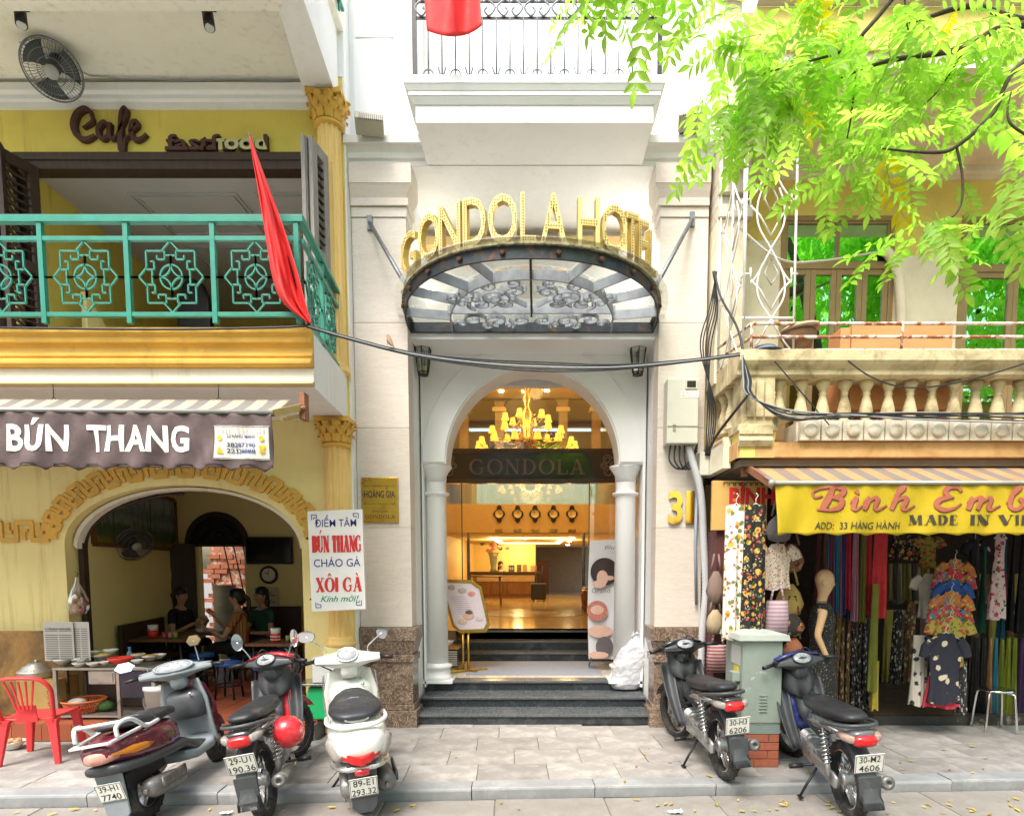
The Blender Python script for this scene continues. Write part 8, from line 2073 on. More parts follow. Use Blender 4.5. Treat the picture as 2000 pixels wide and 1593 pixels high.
def plate(T,x,z,tilt,l1,l2,h=.145,w_=.19,yc=.0):
 pl=bpy.data.objects.new('number_plate',None);col.objects.link(pl);pl.parent=T;pl.location=(x,yc,z);pl.rotation_euler=(0,R(tilt),0)
 m=MB();m.box(-.003,.003,-w_/2,w_/2,-h/2,h/2);obj('plate',m,PLATE,pl,local=True,bev=.002)
 m=MB()
 for y0,y1,z0,z1 in((-w_/2+.004,w_/2-.004,h/2-.007,h/2-.004),(-w_/2+.004,w_/2-.004,-h/2+.004,-h/2+.007),(-w_/2+.004,-w_/2+.007,-h/2+.008,h/2-.008),(w_/2-.007,w_/2-.004,-h/2+.008,h/2-.008)):m.box(-.0042,-.0032,y0,y1,z0,z1)
 obj('border',m,PLT,pl,local=True)
 for tx,z0 in((l1,.012),(l2,-.058)):t_=textmb(tx,width=w_*(.72 if len(tx)<6 else .86),cap=.05,bold=.004);put(t_,(-.0045,0,z0),(0,-1,0),(0,0,1),(1,0,0));obj('characters',t_,PLT,pl,local=True)
def mirror(T,base,mid,c,n,rx,rz,stalk=BLACKP,poly=None):
 mr=bpy.data.objects.new('mirror',None);col.objects.link(mr);mr.parent=T;mr.location=c
 c=V(c);m=MB();m.tube(spline([V(base)-c,V(mid)-c,V((0,0,0))],5),.006,6);obj('stalk',m,stalk,mr,local=True)
 M_=frame(n);sh=Matrix.Diagonal((rx,rz,1));seg=24 if poly is None else poly
 m=MB();m.lathe([(.001,-.03),(.6,-.028),(.95,-.012),(1,0)],(0,0,0),seg,M_@sh,sm=poly is None);obj('shell',m,stalk,mr,local=True)
 m=MB();m.lathe([(.001,.001),(.93,.001)],(0,0,0),seg,M_@sh,sm=False);obj('glass',m,MIRR,mr,local=True)
def spring(m,p0,p1,r,turns):
 p0,p1=V(p0),V(p1);M_=frame(p1-p0);L=(p1-p0).length;n=turns*12
 m.tube([p0+M_@V((r*math.cos(2*math.pi*i/12),r*math.sin(2*math.pi*i/12),L*i/n))for i in range(n+1)],.006,5)
def steerbox(T,x,z,a):
 s_=bpy.data.objects.new('handlebar',None);col.objects.link(s_);s_.parent=T;s_.location=(x,0,z);s_.rotation_euler=(0,0,a);return s_
def grips(hb,y0,y1,dx,dz):
 for s_ in(-1,1):
  m=MB();m.cyl((0,s_*y0,0),(dx*.8,s_*y1,dz),.017,n=12);obj('grip',m,BLACKP,hb,local=True)
  m=MB();m.tube([(.04,s_*y0,-.005),(.05,s_*(y0+.05),-.01),(.045+dx,s_*y1,dz-.015)],.006,6);obj('lever',m,CAST,hb,local=True)
  m=MB();m.obox((-.005,s_*(y0-.015),0),(.045,.05,.045));obj('switch',m,BLACKP,hb,local=True,bev=.006)
def underbone(name,label,p,head,lean,steer,l1,l2,main,accent,body,pitch=.0,wide_lens=False,mirrors=True,helmet=False):
 T=bike_root(name,label,p,head,lean,pitch)
 L=lambda n_,m_,mt,**k:obj(n_,m_,mt,T,local=True,**k)
 wheel(T,0,.285,.04,True);WB=1.22
 st=steerbox(T,WB,0,steer);st.name='front_end'
 ww=wheel(T,0,.275,.036,True);ww.parent=st
 m=MB()
 for s_ in(-1,1):m.cyl((0,s_*.075,.275),(-.16,s_*.075,.70),.022,n=10)
 obj('fork',m,CAST,st,local=True)
 m=MB();m.loft([[V((.305*math.cos(R(a))*k,y,.275+.305*math.sin(R(a))*k))for k,y in((1.0,-.06),(1.06,-.03),(1.06,.03),(1.0,.06),(.99,.055),(1.04,.025),(1.04,-.025),(.99,-.055))]for a in range(25,161,9)],True);obj('front_fender',m,accent,st,local=True)
 m=MB();m.tube([(.93,0,.80),(.80,0,.55),(.45,0,.50),(.25,0,.60)],.05,10);L('backbone',m,body)
 m=MB();m.obox((.52,0,.31),(.30,.17,.15));m.cyl((.62,0,.34),(.78,0,.36),.065,n=14);m.lathe([(.001,-.10),(.07,-.095),(.085,-.07)],(.48,0,.31),18,rotm('X',90));L('engine',m,CAST,bev=.012)
 m=MB()
 for k in range(6):m.lathe([(.066,-.004),(.082,-.004),(.082,.004),(.066,.004)],(.645+k*.022,0,.345),14,rotm('Y',90))
 L('cooling_fins',m,CAST,kind='stuff')
 for s_ in(-1,1):
  m=MB();m.bar((.42,s_*.085,.33),(.0,s_*.095,.285),.03,.04);L('swing_arm',m,MUFF)
  sk_=MB();sk_.cyl((.02,s_*.125,.30),(.06,s_*.125,.46),.018,n=10);sk_.cyl((.05,s_*.125,.40),(.11,s_*.12,.66),.010,n=8);L('shock_absorber',sk_,CAST)
  sk_=MB();spring(sk_,(.048,s_*.125,.40),(.105,s_*.12,.63),.027,8);L('spring',sk_,CHROME)
 m=MB();m.loft([ring(x,z,.014,h_,3,14,yc=.10)for x,z,h_ in((-.06,.285,.04),(.0,.285,.062),(.2,.30,.05),(.44,.32,.045),(.48,.32,.02))],True);L('chain_case',m,CAST)
 m=MB();m.tube(spline([(.62,-.09,.24),(.45,-.13,.20),(.2,-.15,.24)],4),.016,8);L('exhaust_pipe',m,CHROME)
 m=MB();m.cyl((.22,-.155,.245),(-.20,-.175,.325),.048,n=18);m.lathe([(.048,0),(.05,.02),(.034,.035),(.018,.035),(.018,.01),(.001,.01)],(-.20,-.175,.325),18,frame((-.42,-.02,.08)));L('muffler',m,MUFF)
 m=MB();m.loft([[V((.34*math.cos(R(a))*k,y,.30+.34*math.sin(R(a))*k))for k,y in((.97,-.065),(1.03,-.045),(1.03,.045),(.97,.065),(.95,.06),(1.0,.04),(1.0,-.04),(.95,-.06))]for a in range(65,181,8)]+[[V((x,y,z))for y in(-.07,-.05,.05,.07,.06,.04,-.04,-.06)]for x,z in((-.375,.27),(-.39,.22))],True);L('rear_fender',m,DGREY)
 m=MB();m.prism([(-.075,.50),(.075,.50),(.07,.34),(.04,.30),(-.04,.30),(-.07,.34)],(-.345,0,-.06),Y1,Z1,(.012,0,0));L('mud_flap',m,DGREY,bev=.004)
 plate(T,-.345,.535,-14,l1,l2)
 m=MB();m.loft([ring(x,z,w_,h_,2.6,18)for x,z,w_,h_ in((.52,.60,.08,.05),(.40,.63,.11,.075),(.2,.66,.125,.075),(0,.685,.115,.06),(-.16,.70,.10,.045),(-.26,.71,.085,.035),(-.30,.715,.06,.02))],True);L('tail_fairing',m,main)
 m=MB();m.loft([ring(x,.675,w_,h_,3.4,20)for x,w_,h_ in((-.22,.07,.04),(-.29,.078,.042),(-.322,.068,.036),(-.332,.03,.016))],True);L('tail_light',m,REDLENS)
 for s_ in(-1,1):m=MB();m.loft([ring(x,z,w_,.026,2.4,12,yc=s_*y)for x,z,y,w_ in((-.16,.69,.105,.03),(-.24,.69,.10,.035),(-.29,.688,.085,.03),(-.305,.688,.08,.01))],True);L('indicator',m,CLRLENS if not wide_lens else mat('pink_clear_lens',(.36,.24,.2),.15,var=.2,vs=30))
 m=MB();m.loft([ring(x,z,w_,h_,2.8,20,tilt=tl)for x,z,w_,h_,tl in((.66,.70,.03,.02,0),(.60,.735,.08,.035,.2),(.48,.735,.115,.045,0),(.30,.745,.13,.045,0),(.10,.765,.125,.045,0),(-.08,.79,.105,.042,0),(-.18,.80,.08,.03,0),(-.21,.80,.04,.012,0))],True);L('seat',m,SEATM)
 m=MB();m.tube(spline([(.08,.14,.70),(-.10,.145,.745),(-.24,.10,.77),(-.28,0,.775),(-.24,-.10,.77),(-.10,-.145,.745),(.08,-.14,.70)],5),.014,8);L('grab_rail',m,DGREY)
 for s_ in(-1,1):
  m=MB();m.grid(lambda a,b:V((.96-.30*b+.05*math.sin(a*3.1),s_*(.07+.135*a-.05*a*b+.02*math.sin(b*3)),.83-.56*b)),8,12);L('leg_shield',m,DGREY,solid=.012)
 m=MB();m.loft([ring(x,z,w_,h_,2.6,18,tilt=-.35)for x,z,w_,h_ in((.84,.80,.06,.12),(.92,.82,.14,.14),(.99,.83,.12,.12),(1.04,.84,.05,.07))],True);L('front_cover',m,DGREY)
 m=MB();m.grid(lambda a,b:V((1.0-.22*b,(a-.5)*(.26-.08*b),.92-.5*b)),8,8);L('front_panel',m,accent,solid=.012)
 hb=steerbox(T,.87,.985,steer*.8)
 m=MB();m.loft([[V((x,y,z))for x,z in((-.075*q,-.02),(-.05*q,.035*q),(.03,.05*q),(.09*q,.02),(.07*q,-.05*q),(-.03*q,-.06*q))]for y,q in((-.22,.45),(-.16,.6),(-.09,1.1),(0,1.25),(.09,1.1),(.16,.6),(.22,.45))],True);obj('cowl',m,body,hb,local=True,bev=.008)
 m=MB();m.loft([[V((x,y,z))for x,z in((-.02,.05*q+.006),(.05,.056*q+.008),(.10*q,.03),(.085*q,.0))]for y,q in((-.2,.6),(-.09,1.15),(0,1.3),(.09,1.15),(.2,.6))],True);obj('cowl_cap',m,accent,hb,local=True)
 gm=frame((-.72,0,.69));m=MB();m.lathe([(.001,.006),(.92,.004),(1.0,-.01)],(-.055,0,.035),26,gm@Matrix.Diagonal((.085,.055,1)));obj('gauge',m,DIAL,hb,local=True)
 m=MB();m.torus((-.057,0,.037),.1,.008,gm@Matrix.Diagonal((.88,.58,1)),26,6);m.bar(V((-.066,0,.04)),V((-.05,.02,.065)),.004,.002);obj('gauge_bezel',m,BLACKP,hb,local=True)
 m=MB();m.loft([ring(x,z,w_,h_,2.4,14)for x,z,w_,h_ in((-.05,-.09,.055,.06),(.02,-.09,.07,.07),(.08,-.08,.05,.05))],True);obj('neck_cover',m,body,hb,local=True)
 grips(hb,.23,.36,-.06,-.005)
 for s_,q in((1,.07),(-1,.06),(1,.03)):m=MB();m.tube(spline([(.02,s_*.2,-.02),(.08,s_*(.17-q),.03+q),(.12,s_*q,-.08),(.08,s_*q,-.25)],6),.0055,6);obj('cable',m,BLACKP,hb,local=True)
 if mirrors:
  mirror(hb,(.0,.17,.03),(.0,.20,.09),(-.02,.26,.20),(-1,-.15,.1),.052,.075,CHROME);mirror(hb,(.0,-.17,.03),(.0,-.20,.09),(-.02,-.27,.19),(-1,.5,.1),.052,.075,CHROME)
 m=MB();m.cyl((.40,-.27,.25),(.40,.27,.25),.011,n=8);L('peg_bar',m,BLACKP)
 for s_ in(-1,1):m=MB();m.loft([[V((x,s_*(y+.004),z-hh)),V((x,s_*(y+.008),z)),V((x,s_*(y+.004),z+hh)),V((x,s_*(y-.01),z))]for x,y,z,hh in((.42,.112,.62,.004),(.25,.124,.655,.022),(.05,.12,.68,.018),(-.15,.104,.70,.003))],True);L('side_decal',m,CAST)
 for s_ in(-1,1):m=MB();m.cyl((.40,s_*.18,.25),(.40,s_*.28,.25),.02,n=10);L('footpeg',m,BLACKP)
 m=MB();m.tube([(.36,.08,.24),(.33,.18,.12),(.31,.24,.0+.04)],.011,6);m.obox((.30,.245,.035),(.06,.03,.01));L('side_stand',m,BLACKP)
 if helmet:
  hc=V((.02,-.24,.60));m=MB();m.lathe([(.11,-.05),(.117,0),(.106,.05),(.075,.085),(.038,.105),(.001,.11)],hc,26,frame((-.25,-.9,.1)));return T,m
 return T,None
def scooter(name,label,p,head,lean,steer,l1,l2,main,inner,Rw,style,pitch=.0):
 T=bike_root(name,label,p,head,lean,pitch);L=lambda n_,m_,mt,**k:obj(n_,m_,mt,T,local=True,**k)
 sp=style=='spacy';WB=1.20
 wheel(T,0,Rw,.052,False)
 st=steerbox(T,WB,0,steer);st.name='front_end';w2=wheel(T,0,Rw,.05,False);w2.parent=st
 m=MB();m.loft([[V(((Rw+.03)*math.cos(R(a))*k,y,Rw+(Rw+.03)*math.sin(R(a))*k))for k,y in((.95,-.075),(1.04,-.05),(1.07,0),(1.04,.05),(.95,.075),(1.0,0))]for a in range(20,171,10)],True);m.cyl((0,.07,Rw),(-.12,.07,.5),.02,n=8);obj('front_fender',m,main,st,local=True)
 body=((.50,.55,.10,.10),(.40,.56,.155,.13),(.25,.575,.18,.14),(.05,.60,.185,.135),(-.18,.63,.175,.115),(-.33,.65,.14,.085),(-.41,.66,.09,.05))if sp else((.55,.50,.10,.10),(.45,.52,.16,.16),(.28,.55,.20,.19),(.05,.58,.215,.19),(-.15,.60,.205,.165),(-.27,.605,.17,.13),(-.34,.60,.11,.08),(-.36,.60,.05,.03))
 m=MB();m.loft([ring(x,z,w_,h_,3.0 if sp else 2.5,26)for x,z,w_,h_ in body],True);L('rear_body',m,main)
 m=MB()
 if sp:m.loft([ring(x,z,w_,h_,3.2,20)for x,z,w_,h_ in((.85,.30,.13,.05),(.6,.36,.165,.07),(.45,.44,.18,.055),(.2,.46,.195,.05),(-.1,.485,.19,.05),(-.32,.52,.16,.045),(-.39,.54,.11,.03))],True);L('lower_fairing',m,DGREY)
 else:m.loft([ring(x,z,w_,h_,3.0,20)for x,z,w_,h_ in((.5,.38,.17,.04),(.2,.40,.21,.035),(-.1,.425,.21,.03),(-.28,.45,.16,.025),(-.345,.46,.10,.02))],True);L('chrome_skirt',m,mat('satin_trim',(.60,.60,.58),.25,.7,var=.05))
 sk_=((.56,.70,.05,.02,0),(.48,.73,.12,.04,0),(.35,.745,.155,.045,0),(.12,.75,.16,.05,0),(-.05,.785,.145,.045,0),(-.18,.80,.11,.03,0),(-.22,.80,.05,.012,0))if sp else((.62,.76,.03,.02,0),(.54,.775,.09,.045,0),(.42,.775,.14,.05,0),(.2,.775,.185,.05,0),(.0,.79,.19,.05,0),(-.13,.79,.165,.045,0),(-.20,.785,.11,.03,0),(-.22,.785,.05,.012,0))
 m=MB();m.loft([ring(x,z,w_,h_,2.8,24)for x,z,w_,h_,_ in sk_],True);L('seat',m,SEATM)
 m=MB();m.tube(spline([(sk_[3][0],s_,sk_[3][1]+.01)for s_ in(-.165,)]+[(x,0,z+h_+.003)for x,z,w_,h_,_ in((sk_[3]),)]+[(sk_[3][0],.165,sk_[3][1]+.01)],6),.003,4);L('seat_seam',m,GREYP)
 m=MB();m.loft([ring(x,z,w_,h_,4,18)for x,z,w_,h_ in((.42,.33,.17,.05),(.6,.29,.18,.05),(.85,.29,.175,.05),(.95,.33,.17,.05))],True);L('floorboard',m,inner)
 m=MB();m.grid(lambda a,b:V((.92+.10*(1-b)*.4-.10*b*(1-b)+.09*math.cos((a-.5)*3.0)-.06,(a-.5)*(.46 if not sp else .44)*(1-.25*max(0,b-.7)/.3-.12*(1-b)),.28+.62*b)),16,16);L('leg_shield',m,inner,solid=.018)
 m=MB();m.loft([[V((x0+dx,y,z))for dx,y in((0,-w_),(d_*.6,-w_*.75),(d_,0),(d_*.6,w_*.75),(0,w_),(-.02,0))]for z,x0,w_,d_ in((.30,1.0,.14,.06),(.45,1.0,.20,.12),(.65,.97,.215,.15),(.82,.93,.19,.13),(.92,.89,.12,.09))],True);L('front_apron',m,main)
 m=MB();m.loft([ring(x,z,w_,h_,3.5,18)for x,z,w_,h_ in((.80,.66,.12,.10),(.85,.67,.17,.13),(.96,.68,.19,.15))],True);L('glove_box',m,DGREY if sp else inner,bev=0)
 if not sp:
  m=MB();m.lathe([(.001,.01),(.035,.01),(.04,.0)],(.80,.04,.66),16,frame((-1,0,.1)));L('fuel_cap',m,CAST)
  m=MB();m.obox((.797,.04,.66),(.01,.10,.10));m.obox((.797,-.05,.655),(.015,.05,.045));L('latch_panel',m,BLACKP,bev=.01)
  for s_ in(-1,1):m=MB();m.tube(spline([(.93,s_*.215,.86),(.96,s_*.23,.6),(.93,s_*.20,.34)],5),.010,6);L('edge_trim',m,mat('satin_trim',(.60,.60,.58),.25,.7))
 hb=steerbox(T,.86,1.0,steer)
 q0=(((-.30,.5),(-.2,.7),(-.1,1.15),(0,1.3),(.1,1.15),(.2,.7),(.30,.5))if sp else((-.27,.55),(-.19,.75),(-.09,1.15),(0,1.3),(.09,1.15),(.19,.75),(.27,.55)))
 m=MB();m.loft([[V((x,y,z))for x,z in((-.085*q,-.02),(-.06*q,.03*q),(0,.055*q),(.06*q,.045*q),(.10*q,0),(.07*q,-.05*q),(-.04*q,-.06*q))]for y,q in q0],True);obj('cowl',m,GREYP if sp else main,hb,local=True,bev=.01)
 m=MB();m.loft([ring(x,z,w_,h_,2.6,14)for x,z,w_,h_ in((-.06,-.10,.06,.06),(.02,-.10,.08,.08),(.08,-.09,.06,.06))],True);obj('neck_cover',m,GREYP if sp else main,hb,local=True)
 gm=frame((-.68,0,.73));k_=(.15,.055)if sp else(.085,.07)
 m=MB();m.lathe([(.001,.012),(.9,.009),(1.0,-.01)],(-.06,0,.045),28,gm@Matrix.Diagonal((k_[0],k_[1],1)));obj('gauge',m,DIAL,hb,local=True)
 m=MB();m.torus((-.06,0,.047),.1,.010,gm@Matrix.Diagonal((k_[0]*10.3,k_[1]*10.3,1)),30,6);obj('gauge_bezel',m,GREYP if sp else mat('satin_trim',(.60,.60,.58),.25,.7),hb,local=True)
 grips(hb,.29 if sp else .27,.40 if sp else .37,-.07,-.01)
 if sp:
  mirror(hb,(.0,.22,.04),(.0,.24,.08),(-.03,.38,.12),(-1,-.25,.35),.085,.052,GREYP,6);mirror(hb,(.0,-.2,.05),(.0,-.2,.1),(-.02,-.2,.24),(-.9,.4,.15),.075,.055,GREYP,6)
 else:
  mirror(hb,(.02,.17,.05),(.02,.19,.10),(-.02,.32,.22),(-1,-.1,.1),.075,.05,CHROME);mirror(hb,(.02,-.17,.05),(.02,-.18,.10),(-.02,-.30,.20),(-1,.6,.1),.055,.05,CHROME)
 for s_,q in((1,.07),(-1,.06)):m=MB();m.tube(spline([(.02,s_*.27,-.02),(.10,s_*(.2-q),-.06-q),(.06,s_*q,-.16)],6),.006,6);obj('cable',m,BLACKP,hb,local=True)
 for s_ in(-1,1):m=MB();m.tube([(x,s_*(w_*.985+.001),z-h_*.25)for x,z,w_,h_ in body[1:-2]],.0028,5);L('panel_gap',m,BLACKP)
 m=MB();m.lathe([(.001,.008),(.014,.006),(.016,0)],(.80 if not sp else .795,-.10,.78),12,frame((-1,0,.1)));L('key_lock',m,CAST)
 m=MB();m.loft([ring(x,z,.06,h_,2.6,14,yc=.10)for x,z,h_ in((-.08,Rw,.06),(.05,Rw+.01,.085),(.3,Rw+.05,.075),(.45,Rw+.06,.05))],True);L('drive_case',m,CAST)
 m=MB();m.loft([ring(x,z,w_,w_*1.05,2.3,18,yc=-.165)for x,z,w_ in((.30,Rw-.02,.03),(.22,Rw,.065),(.0,Rw+.03,.075),(-.14,Rw+.05,.075),(-.2,Rw+.06,.05),(-.21,Rw+.062,.02))],True);m.cyl((-.205,-.165,Rw+.06),(-.245,-.17,Rw+.055),.016,n=10);L('muffler',m,MUFF)
 m=MB();m.loft([ring(x,Rw+.06+.12*(.3-x)*.3,.012,.04,3,12,yc=-.245)for x in(.2,.1,-.08,-.13)],True);L('heat_shield',m,DGREY if not sp else MUFF)
 m=MB();m.prism([(-.10,.50),(.10,.50),(.085,.18),(.05,.13),(-.05,.13),(-.085,.18)],(-.33,0,0),Y1,Z1,(.02,0,0));L('rear_mudguard',m,GREYP if sp else DGREY,bev=.006)
 m=MB();m.obox((-.05,.0,.40),(.5,.2,.12));L('inner_guard',m,BLACKP)
 plate(T,-.35,.36 if sp else .33,-10,l1,l2)
 if sp:
  for s_ in(-1,1):
   m=MB();m.loft([[V((x,s_*(y+o_),z+dz))for o_,dz in((-.01,-.035*q),(.008,-.03*q),(.008,.03*q),(-.01,.035*q))]for x,y,z,q in((-.02,.186,.60,.2),(-.10,.182,.605,.8),(-.22,.166,.62,1.0),(-.33,.137,.635,.5),(-.385,.10,.64,.3))],True);L('indicator',m,ORLENS)
   t_=textmb('HONDA',width=.10,cap=.018);put(t_,(-.30,s_*.166,.69),(-s_*.98,-s_*s_*.2*s_,0),(0,-.25*s_,1),(0,-s_,0));L('badge',t_,CAST)
   t_=textmb('Spacy',width=.13,cap=.03,shear=.4,bold=.01);put(t_,(.27,s_*.187,.52),(-s_,0,0),(0,0,1),(0,-s_,0));L('badge',t_,mat('violet_badge',(.32,.20,.55),.4,var=0))
  m=MB();m.loft([ring(x,z,w_,.045,2.6,14)for x,z,w_ in((-.34,.625,.135),(-.40,.63,.10),(-.425,.635,.05))],True);L('tail_light',m,mat('faded_lens',(.62,.30,.24),.2,var=.1))
  WR=mat('white_rack',(.66,.68,.68),.35,.2,var=.1)
  for s_ in(-1,1):m=MB();m.tube(spline([(.12,s_*.18,.735),(-.06,s_*.19,.74),(-.13,s_*.19,.79),(-.20,s_*.185,.84),(-.28,s_*.17,.85),(-.33,s_*.15,.82),(-.34,s_*.15,.755)],5),.016,8);m.bar((.0,s_*.17,.745),(-.42,s_*.13,.735),.04,.014);L('grab_rail',m,WR)
  m=MB();m.tube([(-.29,-.17,.85),(-.31,0,.855),(-.29,.17,.85)],.014,8);m.bar((-.41,-.14,.735),(-.41,.14,.735),.05,.012);L('rack_bar',m,WR)
 else:
  m=MB();m.loft([[V((x-.025,y,z+.03+dz))for dz in(-.03,.03)]+[V((x+.03,y,z+.03+dz))for dz in(.03,-.03)]for x,y,z in((-.285,-.13,.535),(-.345,-.06,.505),(-.362,0,.49),(-.345,.06,.505),(-.285,.13,.535))],True,sm=False);L('tail_light',m,REDLENS,bev=.006)
  for s_ in(-1,1):m=MB();m.loft([ring(x,z,.034,h_,2.2,12,yc=s_*y)for x,z,y,h_ in((-.16,.62,.20,.01),(-.21,.60,.19,.07),(-.26,.57,.165,.075),(-.30,.54,.135,.02))],True);L('indicator',m,CLRLENS)
  m=MB();m.lathe([(.001,.006),(.022,.005),(.024,0)],(-.345,0,.60),18,frame((-1,0,.3)));L('badge',m,REDLENS)
  m=MB();m.loft([ring(-.335,.435,.05,.022,3,12),ring(-.36,.435,.05,.022,3,12)],True);L('plate_lamp',m,REDLENS)
  m=MB();m.tube(spline([(.05,.205,.735),(-.14,.20,.745),(-.27,.12,.745),(-.29,0,.745),(-.27,-.12,.745),(-.14,-.20,.745),(.05,-.205,.735)],5),.016,8);L('grab_rail',m,main)
  m=MB();m.lathe([(.001,.004),(.06,.003),(.065,0)],(-.21,0,.775),18,frame((-1,0,.25))@Matrix.Diagonal((1.3,.35,1)));L('seat_badge',m,CAST)
 m=MB();m.tube([(.38,.10,.22),(.36,.2,.1),(.35,.26,.03)],.011,6);L('side_stand',m,BLACKP)
 return T
MAR=paint('maroon_scooter_paint',(.16,.02,.04));WSC=paint('white_scooter_paint',(.74,.75,.70));BLKB=paint('black_bike_paint',(.022,.024,.026));BLUB=paint('blue_bike_paint',(.02,.03,.16));REDB=paint('red_bike_paint',(.55,.02,.03));GRYB=paint('grey_bike_paint',(.10,.11,.12))
sc_m=scooter('scooter','maroon and grey scooter with white rear rack parked by the red chair',(-2.83,4.38,RZ),93,10,.25,'39-H1','7740',MAR,GREYP,.225,'spacy',pitch=3)
sc_m.scale=(.93,.93,.93)
scooter('scooter','white rounded scooter with plate 89-E1 parked in front of the marble plinth',(-1.29,4.50,RZ),109,4,-.1,'89-E1','293.32',WSC,WSC,.21,'white',pitch=3)
T_,hm=underbone('motorbike','black and red motorbike with red helmet and plate 29-U1',(-1.97,4.40,RZ),101,8,-.45,'29-U1','190.36',BLKB,REDB,DGREY,pitch=3,helmet=True)
hl=thing('helmet','glossy red helmet hanging on the black and red motorbike','helmet',T_.location);hl.rotation_mode='QUATERNION';hl.rotation_quaternion=T_.rotation_quaternion
obj('shell',hm,paint('red_helmet',(.62,.02,.03)),hl,local=True,solid=.006)
t_=textmb('HT',width=.05,cap=.03);put(t_,(-.05,-.352,.60),(.95,-.25,0),(0,.1,1));obj('mark',t_,PLATE,hl,local=True)
underbone('motorbike','black motorbike with plate 30-H3 parked left of the grey cabinet',(1.557,4.954,.002),95,5,.25,'30-H3','6206',BLKB,BLKB,BLKB,mirrors=False)
underbone('motorbike','blue and black motorbike with plate 30-M2 parked before the clothes shop',(2.312,4.40,RZ),87,6,.3,'30-M2','4606',GRYB,BLUB,DGREY,pitch=3,wide_lens=True,mirrors=False)
# ================================================================ people
SKN=mat('skin',(.52,.30,.20),.5,var=.05,vs=20);HAIR=mat('black_hair',(.012,.010,.009),.4,var=.2,vs=30,stretch=(1,1,.2),bump=.4,bs=90)
def face(t,c,s=1.0):
 """eyes, brows, mouth, ears on a head centred at c facing -y"""
 c=V(c)
 m=MB()
 for q in(-1,1):m.ball(c+V((q*.030,-.097,.008))*s,.011*s,.006*s,.006*s,10,6)
 obj('eyes',m,mat('eye_dark',(.03,.02,.018),.2,var=0),t,local=True)
 m=MB();m.tube([c+V((x,-.097+abs(x)*.2,-.052-abs(x)*.05))*s for x in(-.024,-.012,0,.012,.024)],.005*s,6);obj('mouth',m,mat('lips',(.45,.14,.12),.4,var=0),t,local=True)
 m=MB();m.loft([[c+V((x*w_,y,z))*s for x in(-1,0,1)]+[c+V((0,y+.02,z))*s]for y,z,w_ in((-.086,.018,.006),(-.100,-.012,.011),(-.104,-.022,.014),(-.088,-.032,.010))],True);obj('nose',m,SKN,t,local=True)
 for q in(-1,1):m=MB();m.ball(c+V((q*.076,.0,-.005))*s,.010*s,.02*s,.03*s,10,7);obj('ear',m,SKN,t,local=True)
 m=MB()
 for q in(-1,1):m.tube([c+V((q*x,-.085+x*.25,.028-abs(x-.03)*.1))*s for x in(.016,.03,.046)],.004*s,5)
 obj('eyebrows',m,HAIR,t,local=True)
def hand(t,w_,d_,n_):
 """palm with five bent fingers, wrist at w_, pointing d_, palm normal n_"""
 w_,d_,n_=V(w_),V(d_).normalized(),V(n_).normalized();s_=d_.cross(n_)
 vs=[(*w_,.020,.014),(*(w_+d_*.045),.034,.014),(*(w_+d_*.085),.036,.013)];es=[(0,1),(1,2)]
 for k in range(4):
  L=(.062,.075,.07,.055)[k];o=s_*(.030-.020*k);b=w_+d_*.09+o;i=len(vs)
  vs+=[(*b,.009),(*(b+d_*L*.5+n_*.014),.0085),(*(b+d_*L*.75+n_*.045),.007)];es+=[(2,i),(i,i+1),(i+1,i+2)]
 i=len(vs);b=w_+d_*.035+s_*.034;vs+=[(*b,.011),(*(b+d_*.035+s_*.014+n_*.02),.009),(*(b+d_*.055+n_*.045),.008)];es+=[(1,i),(i,i+1),(i+1,i+2)]
 skinbody('hand',vs,es,SKN,t,1)
